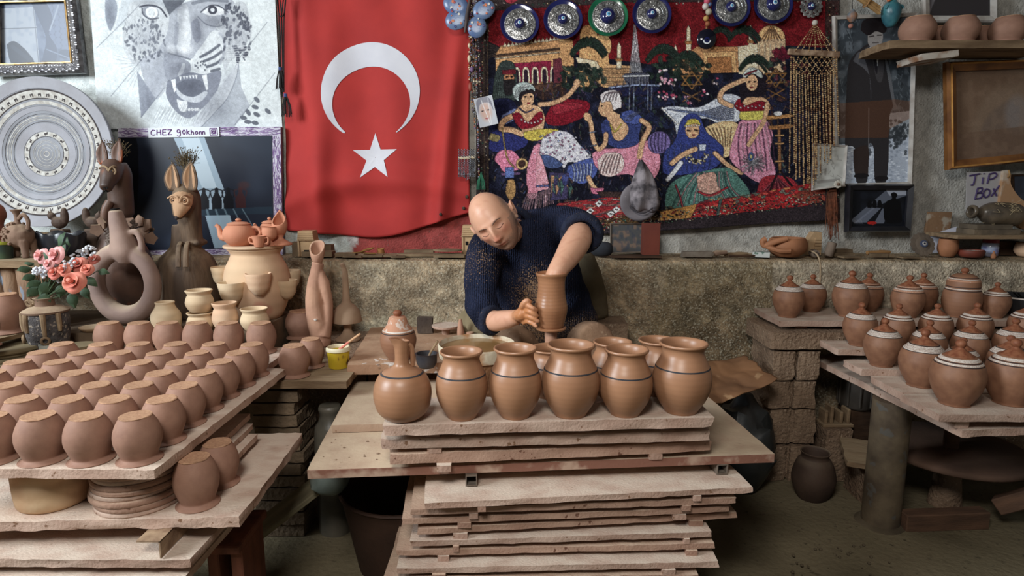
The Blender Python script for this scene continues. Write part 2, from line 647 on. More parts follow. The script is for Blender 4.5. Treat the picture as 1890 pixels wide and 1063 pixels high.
p.poly([(60, -270), (275, -270), (275, -70), (60, -70)], (166, 164, 158), .55)
p.grain(.05, 2)
o = p.sheet('wall_back', wall_mat('plaster_upper', .9, 130, .006, (92, 86, 78), 150, .62),
   lambda U, V: [-3.3 + 6 * U, YW + fbm(-3.3 + 6 * U, V * 1.9, 7, .012, 3) * np.where(U > .33, 1, .25), 2.62 - 1.92 * V])
struct(o, 'rough plastered back wall, whitewashed at one end and bare grey at the other')
p = Pic(-330, -88, 270, 0, 1.0, (160, 144, 120))
p.cloud(.45, 34, (136, 114, 88))
p.cloud(.4, 9, (178, 166, 142))
p.sp([(-60, -52), (-30, -56), (-25, -40), (-50, -38)], (190, 186, 160), .35)
p.sp([(60, -74), (110, -74), (118, -30), (55, -30)], (124, 110, 84), .55)
p.sp([(66, -48), (74, -52), (92, -47), (95, -5), (64, 0)], (128, 110, 86), .9)
p.poly([(100, -76), (275, -76), (275, -55), (100, -55)], (190, 180, 164), .5)
p.poly([(-340, -88), (275, -88), (275, -75), (-340, -75)], (158, 136, 108), .75)
p.cloud(.2, 4)
p.grain(.10)
def low_wall(U, V):
 X = -3.3 + 6 * U
 n = fbm(X, V * .88, 10, .02, 8)
 lip = .012 * np.exp(-((V - .14) / .03) ** 2)
 top = V < .135
 f = np.clip(V / .135, 0, 1)
 return [X, np.where(top, 2.61 - .26 * f, YL) + n * np.where(top, f, 1) + lip * .6, np.where(top, ZL + n * .15, ZL - (V - .135) / .865 * ZL) - lip * .5]
o = p.sheet('wall_back_lower', wall_mat('plaster_lower', 1.0, 120, .008, (198, 190, 168), 150, .53), low_wall)
struct(o, 'thick lower part of the back wall, coarse speckled stucco with a dusty ledge on top')
p = Pic(-330, -264, 270, 160, .35, (116, 106, 84))
p.cloud(.5, 10, (82, 74, 58))
p.cloud(.35, 4, (134, 122, 98))
o = p.sheet('floor', wall_mat('floor_dirt', .7, 60, .006, (58, 52, 42), 44, .62),
   lambda U, V: [-3.3 + 6 * U, 2.6 - 4.2 * V, fbm(U * 6, V * 4.2, 5, .012, 4)])
struct(o, 'dusty concrete floor strewn with clay crumbs')
grey_pl = M('side_plaster', (150, 146, 138), (120, 114, 104), 3, .95, .4, 60)
MBx = MB().box((-3.35, .6, 1.31), (.1, 4.2, 2.64))
# window opening in the wall beside the pots
vs = []
mb = MB()
for c, d in (((-3.35, -.85, 1.31), (.1, 1.1, 2.64)), ((-3.35, 1.85, 1.31), (.1, 1.5, 2.64)), ((-3.35, .4, .65), (.1, 1.4, 1.3)), ((-3.35, .4, 2.57), (.1, 1.4, .12))):
 mb.box(c, d)
struct(mb.build('wall_left', grey_pl, smooth=None), 'plastered side wall with a window opening')
struct(MB().box((2.75, .6, 1.31), (.1, 4.2, 2.64)).build('wall_right', grey_pl, smooth=None), 'plastered side wall')
struct(MB().box((-.3, .9, 2.68), (6.2, 3.5, .1)).build('ceiling', M('ceiling_boards', (104, 92, 78), (84, 72, 60), 4, .9, .3), smooth=None), 'dark board ceiling')
# ---------------------------------------------------------------- boards and their spacers
def board(label, pl, pr, z, depth, th, mat, group, name='ware_board', cells=(30, 6, 3), amp=.0035, seed=None, sag=0., lip=None, warp=.0):
 A, B = atZ(*pl, z), atZ(*pr, z)
 d = B - A
 yaw = math.atan2(d.y, d.x)
 n = Vector((-math.sin(yaw), math.cos(yaw), 0))
 c = (A + B) / 2 + n * depth / 2
 mb = MB().slab((d.length, depth, th), cells, amp, seed if seed is not None else rng.random() * 50, sag=sag, warp=warp)
 o = mb.build(name, mat, smooth=35, loc=c)
 o.rotation_euler = (0, 0, yaw)
 return tag(o, label, 'board', group)
def spacer(label, px, py, z, h, w=.032, d=.05, name='spacer_block', group='wooden spacers', mat=None, yaw=.05, dy=.0):
 """front lower edge centre seen at px; stands with base at z"""
 P = atZ(px, py, z)
 mb = MB().slab((w, d, h), (4, 4, 2), .0015, px * .1)
 o = mb.build(name, mat or ware, smooth=35, loc=(P.x, P.y + d / 2 + dy, z + h))
 o.rotation_euler = (0, 0, yaw)
 return tag(o, label, 'block', group)
# centre table board with its painted lip
A, B = atZ(566, 868, .43), atZ(1430, 838, .43)
d_ = B - A
yaw_c = math.atan2(d_.y, d_.x)
nrm = Vector((-math.sin(yaw_c), math.cos(yaw_c), 0))
tb = thing('work_table', 'broad pale table board with a flaking red-brown edge under the ware boards', 'table', (A + B) / 2 + nrm * .275, yaw_c)
MB().slab((d_.length, .55, .019), (34, 16, 2), .0012, 3).build('tabletop', table_edge, tb, 35)
o = MB().box((0, -.2765, -.0095), (d_.length - .004, .003, .019)).build('edge_strip', lip_m, tb, None)
o['label'] = 'flaking red-brown painted front edge'
for k, (tx, ty) in enumerate(((870, 893), (1330, 872))):
 q = atZ(tx, ty, .385)
 mb = MB()
 for c, s3 in (((0, .2, .0012), (.026, .42, .0024)), ((0, .2, .0242), (.026, .42, .0024)), ((-.0118, .2, .0127), (.0024, .42, .0206)), ((.0118, .2, .0127), (.0024, .42, .0206))):
  mb.box(c, s3)
 o = mb.build('steel_tube', steel, smooth=None, loc=(q.x, q.y, .3845))
 o.rotation_euler = (0, 0, yaw_c)
 tag(o, 'square hollow steel tube under the table board, ' + ('nearer the broken brick pillar' if k == 0 else 'nearer the wrinkled brown sheet'), 'tube', 'steel tubes under the table')
# three ware boards carrying the vases
g = 'ware boards on the centre table'
zt = [.545, .505, .468]
board('pale ware board carrying the row of finished vases', (705, 786), (1318, 770), zt[0], .17, .023, ware, g, seed=1, amp=.005)
board('ware board directly below the one that carries the vases', (701, 811), (1312, 795), zt[1], .17, .023, ware, g, seed=2)
board('reddish ware board, lowest of three on the table', (718, 840), (1315, 815), zt[2], .18, .023, ware2, g, seed=3, sag=.002)
k = 0
for (x, y, z, h) in ((797, 806, .505, .017), (1230, 793, .505, .017), (800, 838, .468, .014), (1205, 818, .468, .014), (818, 873, .430, .015), (1210, 850, .430, .015)):
 lv = ('under the vase board', 'between the middle and reddish board', 'under the reddish board')[k // 2]
 spacer(f'small wooden spacer {lv}, {"flask" if k % 2 == 0 else "tallest-vase"} end', x, y, z, h, dy=-.004 if k < 2 else .004)
 k += 1
# the stack of ware boards under the table
g = 'ware boards stacked under the table'
st = [((783, 929), (1390, 899)), ((756, 941), (1360, 919)), ((741, 958), (1346, 935)), ((769, 977), (1362, 946)), ((756, 999), (1315, 981)), ((730, 1016), (1320, 1003)), ((731, 1049), (1328, 1037)), ((708, 1064), (1290, 1062))]
zz = .383
words = ['topmost', 'second', 'third', 'fourth', 'fifth', 'sixth', 'seventh', 'eighth']
for i, (a, b) in enumerate(st):
 board(f'{words[i]} ware board from the top in the stack under the table' if i else 'topmost ware board in the stack under the table, thick with pale dust',
  a, b, zz, .34, .013, ware if i in (0, 4, 6) else ware2, g, seed=20 + i, amp=.003, sag=.0008 * (i % 3 - 1), warp=.0008)
 if i < 7:
  for e, x in enumerate(((890, 875, 858, 851, 843, 820, 812)[i], (1282, 1262, 1250, 1280, 1263, 1272, 1230)[i])):
   t = (x - a[0]) / (b[0] - a[0])
   q = atZ(x, a[1] + (b[1] - a[1]) * t + 12, zz - .0265)
   s_ = MB().slab(((.018, .02, .03, .032, .014, .026, .03)[i], .05, .0125), (3, 4, 2), .001, i + e)
   o = s_.build('spacer_block', ware if (i + e) % 2 else ware2, smooth=35, loc=(q.x, q.y + .004, zz - .0138))
   tag(o, f'small spacer below the {words[i]} stacked board, {"shadowed" if e == 0 else "floor-lit"} end', 'block', 'wooden spacers')
 zz -= .0265
for k, x in enumerate((-.13, .3)):
 tag(MB().slab((.18, .3, zz + .004), (4, 5, 4), .004, 70 + k).build('concrete_block', block_m, smooth=35, loc=(x, 1.48, zz + .004)), 'rough concrete block under the board stack, ' + ('potter side' if k else 'brick pillar side'), 'block', 'blocks under the stack')
# ---------------------------------------------------------------- thrown pots
def ring_at(prof, z):
 for (r0, z0), (r1, z1) in zip(prof, prof[1:]):
  if min(z0, z1) <= z <= max(z0, z1) and z1 != z0:
   return r0 + (r1 - r0) * (z - z0) / (z1 - z0)
 return prof[-1][0]
def hoop(prof, z, w, out=.0006, n=40):
 """thin band following the pot's skin between z-w/2 and z+w/2"""
 mb = MB()
 zs = [z - w / 2, z - w / 4, z, z + w / 4, z + w / 2]
 pr = [(ring_at(prof, zs[0]) - .001, zs[0])] + [(ring_at(prof, t) + out, t) for t in zs] + [(ring_at(prof, zs[-1]) - .001, zs[-1])]
 return mb.lathe(pr, n)
VP = [(.52, 0), (.555, .012), (.60, .12), (.72, .32), (.86, .60), (.97, .95), (1.0, 1.25), (.985, 1.5), (.92, 1.78), (.82, 2.02), (.735, 2.22),
 (.70, 2.36), (.705, 2.48), (.745, 2.58), (.80, 2.63), (.825, 2.68), (.80, 2.735), (.75, 2.73), (.69, 2.66), (.64, 2.5), (.64, 2.3), (.8, 1.9), (.9, 1.3), (.7, .5), (.4, .06), (0, .05)]
def vase(px, by, Wpx, top, z, label, line=.66):
 q = atZ(px, by, z)
 r = Wpx / 2 * mpp(Vector((q.x, q.y + .05, z + .1)))
 c = Vector((q.x, q.y + r * .52, z))
 c.x = (px - 945) / F * (c.y * _c + (CAM_H - z - .08) * _s)
 H = atY(px, top, c.y + r * .8).z - z
 prof = [(a * r, b / 2.735 * H) for a, b in VP]
 outer = spl(prof[:17], 3)
 t = thing('clay_vase', label, 'vase', c, 0, 'vases drying on the centre table')
 MB().lathe([(0, 0)] + outer + spl(prof[16:], 2)[1:], 48, wob=.004, seed=px).build('body', vase_m, t, 60)
 o = hoop(outer, H * line, .0028).build('slip_line', slip_blue, t, 60)
 o['label'] = 'thin blue-black painted line round the shoulder'
 return t
vase(852, 778, 95, 637, .545, 'wide-mouthed clay vase with a bold dark shoulder line beside the flask')
vase(951, 776, 96, 631, .545, 'clay vase with thin dark line, second vase from the flask in front row', .67)
vase(1053, 774, 106, 624, .545, 'broad clay vase at the middle of the front row, below the turning wheel', .66)
vase(1155, 772, 97, 633, .545, 'clay vase in the front row between the broad middle vase and the end vase', .63)
vase(1259, 768, 106, 621, .545, 'clay vase with the faintest shoulder line, at the end of the front row', .66)
g_ = [vase(1016, 738, 90, 632, .545, 'clay vase almost hidden behind the broad middle vase of the front row', .66),
 vase(1130, 738, 86, 621, .545, 'clay vase standing in the back row between two front vases, rim and line showing', .6),
 vase(1213, 733, 86, 618, .545, 'clay vase standing in the back row, tucked behind the end vase', .6)]
# long-necked flask
q = atZ(740, 781, .545)
r = 52.5 * mpp(Vector((q.x, q.y + .05, .64)))
c = Vector((q.x, q.y + .5 * r, .545))
H = atY(737, 626, c.y).z - .545
pf = spl([(.50, 0), (.54, .015), (.70, .12), (.90, .36), (1.0, .8), (.985, 1.15), (.86, 1.5), (.66, 1.72), (.40, 1.85), (.27, 1.97), (.235, 2.15), (.235, 2.45), (.25, 2.7), (.275, 2.86)], 3)
pf = [(a * r, b / 2.86 * H) for a, b in pf]
t = thing('spouted_flask', 'round-bellied clay flask with a long narrow neck and pinched spout', 'flask', c)
mb = MB().lathe([(0, 0)] + pf + [(.22 * r, H), (.17 * r, H * .97), (.15 * r, H * .8), (0, H * .78)], 48, wob=.003)
for i, (x, y, z) in enumerate(mb.v):      # pull the lip out into a spout
 k = max(0, (z / H - .9) / .1)
 if k and math.hypot(x, y) > .1 * r:
  a = math.atan2(y, x) - R(200)
  f = 1 + k * (.55 * max(0, math.cos(a)) ** 6 - .18 * math.sin(a) ** 2)
  mb.v[i] = (x * f, y * f, z + k * .004 * math.cos(a))
mb.build('body', vase_m, t, 60)
MB().tube(spl([(.2 * r, .06 * r, H * .93), (.33 * r, .1 * r, H * .9), (.36 * r, .1 * r, H * .8), (.36 * r, .1 * r, H * .66)], 4), .005, 8).build('handle', vase_m, t)
o = hoop(pf, H * .585, .0026).build('slip_line', slip_blue, t, 60)
o['label'] = 'dark painted ring round the shoulder'
# ---------------------------------------------------------------- lidded jars
JP = spl([(.27, 0), (.29, .012), (.272, .032), (.36, .16), (.45, .34), (.495, .53), (.492, .64), (.46, .77), (.415, .855), (.38, .895), (.33, .945), (.285, .985)], 3)
LP = spl([(.262, .975), (.258, .99), (.20, 1.03), (.12, 1.085), (.072, 1.125)], 3)
KP = spl([(.074, 1.12), (.066, 1.145), (.092, 1.185), (.102, 1.225), (.08, 1.275), (.036, 1.30), (0, 1.305)], 3)
def jar_proto(name, label, style, loc, W):
 t = thing(name, label, 'jar', loc, rng.random() * 6, 'lidded jars drying on the planks')
 MB().lathe([(0, 0)] + JP + [(.24, .985), (.2, .9), (0, .9)], 40, wob=.003).build('body', jar_m, t, 60)
 if style == 'stripes':
  for z, w, m, nm in ((.835, .016, slip_dark, 'dark_line'), (.868, .034, slip_white, 'white_band'), (.897, .014, slip_dark, 'dark_line'), (.94, .05, slip_white, 'white_band')):
   hoop(JP, z, w, .002).build(nm, m, t, 60)
 elif style == 'wave':
  hoop(JP, .905, .115, .0015).build('white_band', slip_white, t, 60)
  for z in (.842, .972):
   hoop(JP, z, .013, .003).build('dark_line', slip_dark, t, 60)
  mb = MB()
  for zz in (.878, .90, .925):
   mb.tube([((ring_at(JP, zz + .009 * math.sin(a * 9)) + .003) * math.cos(a), (ring_at(JP, zz + .009 * math.sin(a * 9)) + .003) * math.sin(a), zz + .009 * math.sin(a * 9))
     for a in [2 * math.pi * k / 80 for k in range(80)]], .0035, 4, closed=True)
  mb.build('wavy_lines', M('brown_wave', (128, 92, 76), rough=.7, bump=0), t)['label'] = 'combed wavy lines through the white band'
 else:
  for z, w, m, nm in ((.80, .012, slip_dark, 'dark_line'), (.845, .035, slip_pink, 'pink_band'), (.885, .03, slip_white, 'white_band'), (.93, .02, slip_dark, 'dark_line'), (.955, .03, slip_pink, 'pink_band')):
   hoop(JP, z, w, .002).build(nm, m, t, 60)
 l = MB().lathe([(0, .97)] + LP + [(0, 1.125)], 28).build('lid', jar_knob, t, 60)
 MB().lathe([(0, 1.12)] + KP, 20).build('knob', jar_knob, l, 60)
 t.scale = (W * .91, W * .91, W * .95)
 return t
protos = {}
def jar(style, x, y, z, W, label):
 if style not in protos:
  protos[style] = jar_proto('lidded_jar', label, style, (x, y, z), W)
  return protos[style]
 return dup(protos[style], (x, y, z), label, rng.random() * 6, (W * .91, W * .91, W * .95))
ZA, ZC, ZD, ZB = .475, .494, .526, .585
for st_, x, y, z, W, lb in (
 ('stripes', 1.176, 1.585, ZA, .142, 'largest lidded jar, white and pink stripes, on the front corner of the nearest plank'),
 ('stripes', 1.325, 1.59, ZA, .142, 'lidded jar with three bold white stripes beside the largest jar, cut by picture edge'),
 ('wave', 1.184, 1.738, ZA, .135, 'jar with scribbled wavy white collar directly behind the largest jar'),
 ('wave', 1.315, 1.765, ZA, .11, 'slimmer jar with dark wavy collar and tall knob behind the two front striped jars'),
 ('wave', 1.442, 1.752, ZA, .118, 'jar with wavy collar close to picture edge, behind the three-striped jar'),
 ('wave', 1.15, 1.876, ZC, .122, 'jar with broad wavy white collar and bulb knob at the end of the third plank'),
 ('wave', 1.295, 1.885, ZC, .115, 'jar with wavy collar beside the bulb-knobbed jar on the third plank'),
 ('wave', 1.425, 1.885, ZC, .115, 'jar with pale wavy collar, third along the third plank from its open end'),
 ('wave', 1.56, 1.885, ZC, .12, 'jar with wavy collar, last seen along the third plank before picture edge'),
 ('wave', 1.148, 2.006, ZD, .116, 'dark-tipped jar with zigzag collar alone on the jutting end of the raised plank'),
 ('stripes', 1.272, 2.008, ZD, .112, 'dark-tipped striped jar second along the raised plank from its jutting end'),
 ('stripes', 1.40, 2.01, ZD, .112, 'striped jar third along the raised plank from its jutting end'),
 ('stripes', 1.53, 2.01, ZD, .114, 'striped jar with plain knob, fourth along the raised plank'),
 ('stripes', 1.70, 2.01, ZD, .118, 'jar at picture edge on the raised plank, orange body and short bands'),
 ('stripes', 1.71, 2.165, ZB, 0.102, 'small striped jar right beside the black pan on the bench plank'),
 ('wave', .984, 2.18, ZB, 0.120, 'first jar on the concrete bench plank, nearest the potter, mottled collar'),
 ('wave', 1.112, 2.275, ZB, 0.112, 'jar tucked behind the first jar on the concrete bench plank, dark flat knob'),
 ('wave', 1.206, 2.185, ZB, 0.133, 'jar with pale mottled collar and dark flat knob, third on the bench plank'),
 ('bands', 1.322, 2.278, ZB, 0.116, 'pink-banded jar with round knob behind the third jar on the bench plank'),
 ('bands', 1.405, 2.175, ZB, 0.121, 'pink-banded jar with stacked knob, in front, fifth on the bench plank'),
 ('bands', 1.522, 2.278, ZB, 0.116, 'pink-banded jar with white-painted knob, behind the fifth bench jar'),
):
 jar(st_, x, y, z, W, lb)
# the tall two-tier jar at the end of the bench row
t = thing('tiered_jar', 'tall two-tier lidded jar with two sets of pink and white bands', 'jar', (1.60, 2.18, ZB), 0, 'lidded jars drying on the planks')
TP = [(a * .122, b * .122) for a, b in spl([(.33, 0), (.35, .012), (.33, .03), (.42, .16), (.49, .36), (.5, .55), (.47, .74), (.44, .80), (.43, .86), (.425, 1.0), (.39, 1.1), (.31, 1.2), (.2, 1.26)], 3)]
MB().lathe([(0, 0)] + TP + [(0, .1537)], 40).build('body', jar_m, t, 60)
for z, w, m, nm in ((.80, .02, slip_dark, 'dark_line'), (.84, .03, slip_white, 'white_band'), (.90, .02, slip_dark, 'dark_line'), (1.08, .04, slip_pink, 'pink_band'), (1.13, .03, slip_white, 'white_band'), (1.17, .016, slip_dark, 'dark_line')):
 hoop(TP, z * .122, w * .122, .0003).build(nm, m, t, 60)
MB().lathe([(0, .153)] + [(a * .122, (b + .14) * .122) for a, b in KP], 20).build('knob', jar_knob, t, 60)
# lidded jar beside the potter's basin
q = atZ(733, 669, .52)
W = 66 * mpp(q + Vector((0, .05, .06)))
t = thing('lidded_jar', 'lidded jar with white speckled shoulder standing alone behind the flask', 'jar', (q.x, q.y + .03, .52))
MB().lathe([(0, 0)] + [(a * W, b * W) for a, b in JP] + [(0, .985 * W)], 40).build('body', jar_m, t, 60)
o = MB().lathe([(ring_at(JP, .86) * W + .0002, .86 * W), (.375 * W, .905 * W), (.29 * W, 1.02 * W), (.24 * W, 1.19 * W), (.2 * W, 1.235 * W), (0, 1.24 * W)], 36).build('lid', slip_pink, t, 50)
o['label'] = 'white lid with speckled pattern'
MB().lathe([(a * W * 1.2, (b + .11) * W) for a, b in [(.0, 1.12)] + KP], 20).build('knob', jar_knob, o, 60)
hoop([(a * W, b * W) for a, b in JP], .80 * W, .02 * W, .0004).build('dark_line', slip_dark, t, 60)
hoop([(a * W, b * W) for a, b in JP], .86 * W, .03 * W, .0006).build('white_band', slip_white, t, 60)
# ---------------------------------------------------------------- upturned pots on the big tray
PP = spl([(.44, 0), (.478, .006), (.482, .022), (.44, .04), (.39, .075), (.38, .11), (.425, .21), (.482, .36), (.5, .5), (.475, .65), (.415, .79), (.345, .895), (.325, .915)], 3)
def pot_proto(loc, W, label, grp):
 t = thing('upturned_pot', label, 'pot', loc, 0, grp)
 MB().lathe([(.36, .03), (.40, .002)] + PP + [(.3, .915), (0, .915)], 36, wob=.006).build('body', pot_m, t, 60)
 o = MB().lathe([(0, .91), (.33, .905), (.345, .918), (.335, .934), (.30, .93), (0, .928)], 30, wob=.10).build('base', pot_top, t, 60)
 o['label'] = 'pale dusty cut base, now uppermost'
 t.scale = (W, W, W * 1.13)
 return t
TZ = .53
POT = None
def pot(x, y, z, W, label, grp='upturned pots on the big tray', sc3=None):
 global POT
 if POT is None:
  POT = pot_proto((x, y, z), W, label, grp)
  return POT
 s = (W, W, W * (sc3 or 1.13))
 return dup(POT, (x, y, z), label, rng.random() * 6, s, grp)
rows = [(1.125, -.712), (1.217, -.716), (1.308, -.718), (1.398, -.722), (1.487, -.720), (1.576, -.716), (1.664, -.714)]
for i, (y, x0) in enumerate(rows):
 k = 0
 while True:
  x = x0 - k * (.0925 + .002 * i)
  u = 945 + x * F / (y * _c + .47 * _s)
  if u < -30 or (i >= 5 and u < 60):
   break
  pot(x + rng.uniform(-.002, .002), y + rng.uniform(-.001, .001), TZ, rng.uniform(.0836, .0852),
   f'upturned clay pot in tray row {NUM[i]} from the front, {ORD[k]} from the aisle edge')
  k += 1
for i, (x, w) in enumerate(((476, 59), (415, 59), (357, 57), (302, 55), (249, 54), (192, 57))):
 q = atZ(x, 655, .54)
 pot(q.x, q.y + .035, .54, .088, f'darker upturned pot on the rear board behind the tray, {ORD[i]} from the twisted bottle', 'upturned pots on the rear board')
for x, by, z, w, lb, s in ((535, 702, .5, 60, 'dark lopsided upturned pot on the bench plank near the yellow tub', .98),
      (567, 684, .5, 51, 'upturned pot on the bench plank between the lopsided pot and yellow tub', 1.05),
      (345, 951, .41, 85, 'tall upturned pot standing on the lower board beside the stack of discs', 1.1),
      (388, 910, .41, 77, 'upturned pot on the lower board, behind the tall one', 1.05),
      (549, 628, .5, 60, 'upturned brown pot at the foot of the strawberry planter', .85),
      (36, 606, .605, 69, 'squat upturned pot on the stack of round boards by the log shelf', 1.0),
      (-8, 632, .605, 66, 'squat upturned pot cut off by picture edge on the round boards', 1.1)):
 q = atZ(x, by, z)
 W = w * mpp(q + Vector((0, .04, .04)))
 pot(q.x, q.y + (.045 if z < .6 else -.05), z, W * .93, lb, 'single upturned pots', s * 1.14)
# trays and low boards at the window side
board('big ware tray carrying seven rows of upturned pots', (-190, 864), (285, 868), TZ, .645, .018, ware, 'trays at the window side', 'ware_tray', (26, 26, 2), .003, 41)
board('narrow plank jutting out under the far corner of the big tray', (330, 745), (512, 702), .505, .10, .012, plank_m, 'trays at the window side', 'plank', (8, 6, 2), .002, 42)
board('thick board under the tubs and discs, corner broken off', (-160, 966), (442, 955), .41, .42, .02, ware, 'trays at the window side', cells=(30, 14, 3), amp=.006, seed=43)
board('pale ware board under the angle iron, topmost of the low pair', (-160, 1031), (352, 1034), .352, .36, .016, ware, 'trays at the window side', seed=44)
board('ware board at the very bottom of the low pair, window side', (-160, 1062), (338, 1068), .318, .36, .016, ware, 'trays at the window side', seed=45)
for x, z, h, lb in ((262, .318, .018, 'between the low pair of boards'),):
 spacer(f'small wooden spacer {lb}', x, 1047, z, h, w=.03, mat=ware)
for k, (x, y) in enumerate(((-1.35, 1.3), (-.98, 1.28))):
 tag(MB().slab((.2, .3, .302), (4, 5, 4), .004, 80 + k).build('concrete_block', block_m, smooth=35, loc=(x, y, .302)), 'rough concrete block under the low boards, ' + ('aisle side' if k else 'window side'), 'block', 'blocks under the low boards')
for i, (x, y, z, d) in enumerate(((413, 809, .465, .16), (418, 830, .45, .16), (422, 856, .435, .17))):
 board(f'stub of ware board poking out below the tray, {("topmost", "middle", "lowest")[i]} of three', (x - 110, y + 1), (x, y), z, d, .0135, ware, 'board stubs below the tray', cells=(8, 8, 2), amp=.002, seed=50 + i)
# tub and discs that carry the tray
q = atZ(62, 950, .41)
rr = 64 * mpp(q + Vector((0, .06, .04)))
t = thing('clay_tub', 'wide straight-sided clay tub holding up the big tray', 'tub', (q.x, q.y + rr * .85, .41))
MB().lathe([(0, 0)] + [(a * rr, b) for a, b in spl([(.86, .001), (.93, .008), (.965, .04), (.98, .075), (1.02, .09), (1.03, .097), (.98, .1), (.93, .092), (.90, .05)], 2)] + [(.85 * rr, .012), (0, .01)], 44, wob=.008).build(
 'body', M('yellowish_tub_clay', (186, 138, 102), (208, 178, 142), 7, .85, .35, 60, rings=10, ringamt=.05), t, 60)
q = atZ(215, 958, .41)
rr = 81 * mpp(q + Vector((0, .08, .05)))
z = .41
for i in range(9):
 h = rng.uniform(.0095, .0118)
 r2 = rr * rng.uniform(.93, 1.0)
 o = MB().lathe([(0, 0), (r2 * .97, 0), (r2, h * .3), (r2, h * .8), (r2 * .98, h), (0, h)], 40, wob=.012, seed=i * 3).build('ware_disc', ware2 if i % 3 else ware, smooth=40, loc=(q.x + rng.uniform(-.004, .004), q.y + rr * .92, z))
 tag(o, f'round clay-crusted ware disc, {ORD[i]} from the bottom of the pile under the tray', 'disc', 'pile of round ware discs')
 z += h + .0003
# round boards at the far edge
q = atZ(25, 688, .5)
z = .5
for i in range(6):
 h = .0125
 r2 = .11 + rng.uniform(-.004, .004)
 o = MB().lathe([(0, 0), (r2 * .97, 0), (r2, h * .3), (r2, h * .8), (r2 * .98, h), (0, h)], 40, wob=.01, seed=30 + i).build('round_board', M('olive_dust_wood', (134, 122, 94), (112, 98, 74), 8, .9, .3), smooth=40, loc=(-1.53 + rng.uniform(-.005, .005), q.y + .045, z))
 tag(o, f'round throwing board, {ORD[i]} from the bottom of the pile by the log shelf', 'board', 'pile of round throwing boards')
 z += h + .0003
o = board('slanting plank laid over the pile of round boards', (-60, 640), (92, 604), .602, .07, .012, plank_m, None, 'plank', (8, 3, 1), .0015, 60)
o.location.z += .002
# ---------------------------------------------------------------- benches
def bbox(name, x0, x1, y0, y1, z0, z1, mat, label, cat, cells=(16, 6, 6), amp=.006, grp=None, seed=1):
 o = MB().slab((x1 - x0, y1 - y0, z1 - z0), cells, amp, seed).build(name, mat, smooth=40, loc=((x0 + x1) / 2, (y0 + y1) / 2, z1))
 return tag(o, label, cat, grp)
bbox('bench_plank', -2.1, -.47, 1.70, 1.93, .478, .499, plank_m, 'dusty bench plank running behind the big tray to the yellow tub', 'bench', (40, 6, 2), .003)
bbox('rear_board', -1.386, -.70, 1.735, 1.925, .52, .5395, ware, 'rear board holding one row of darker upturned pots', 'board', (24, 5, 2), .003)
for k, x in enumerate((-1.33, -1.05, -.78)):
 tag(MB().box((0, 0, .01), (.04, .15, .0205), bev=.002).build('spacer_block', ware2, smooth=None, loc=(x, 1.83, .4995)), 'spacer under the rear board, ' + ('window end', 'middle', 'aisle end')[k], 'block', 'wooden spacers')
bbox('rear_bench', -2.1, -.826, 1.945, 2.318, .0, .58, M('bench_plaster', (132, 112, 90), (98, 82, 66), 5, .95, .5, 60), 'raised plaster bench at the wall carrying the animal jugs and planter', 'bench', (30, 8, 10))
bbox('wall_bench', -.79, -.47, 1.94, 2.318, .0, .4985, block_m, 'low plaster bench at the wall under the twisted bottle and gourd', 'bench', (10, 8, 10), .004)
bbox('potter_bench', -.462, -.13, 1.93, 2.318, .0, .487, block_m, 'plaster bench beside the potter, under the slurry board', 'bench', (10, 8, 10), .004)
board('slurry-splashed work board at the potter\'s side, thick front edge', (640, 674), (868, 669), .52, .50, .03, M('splashed_board', (170, 132, 104), (140, 106, 82), 6, .8, .35, 80, dust=(182, 150, 122), speck=(214, 204, 194), spsc=34, spt=.69), None, 'work_board', (20, 16, 3), .003, 61)
board('pale step board lying between table and slurry board', (612, 785), (905, 776), .4515, .355, .02, table_edge, None, 'step_board', (20, 14, 2), .002, 62)
# pool of white slip spilt beside the jar
q = atZ(706, 668, .5205)
mb = MB()
for i in range(26):
 a, d = rng.random() * 6.28, rng.random() ** .6
 mb.ball((q.x + math.cos(a) * d * .05 + rng.uniform(-.02, .05), q.y + math.sin(a) * d * .06, .5205), rng.uniform(.002, .006), 8, sq=(1.2, 1, .12))
for k in range(7):
 mb.ball((q.x + .02 + k * .004, q.y - .012 - .003 * k, .5205), .010, 10, sq=(1.5, 1, .08))
tag(mb.build('slip_splash', slip_white), 'white slip spilt and spattered beside the lone lidded jar', 'splash', None, 'stuff')
# brick pillar under the bench plank
t = thing('brick_pillar', 'crumbling stack of rough bricks holding up the bench plank end', 'pillar', (-.69, 1.80, 0))
z = 0
i = 0
while z < .465:
 h = min(rng.uniform(.036, .046), .476 - z)
 MB().slab((rng.uniform(.13, .155), .15, h - .006), (6, 5, 2), .005, 90 + i).build('brick', M('brick_grey', (138, 118, 96), (108, 92, 74), 8, .95, .9, 90, bdist=.006, rnd=.12), t, 35, (rng.uniform(-.008, .008), rng.uniform(-.006, .006), z + h - .003))
 z += h
 i += 1
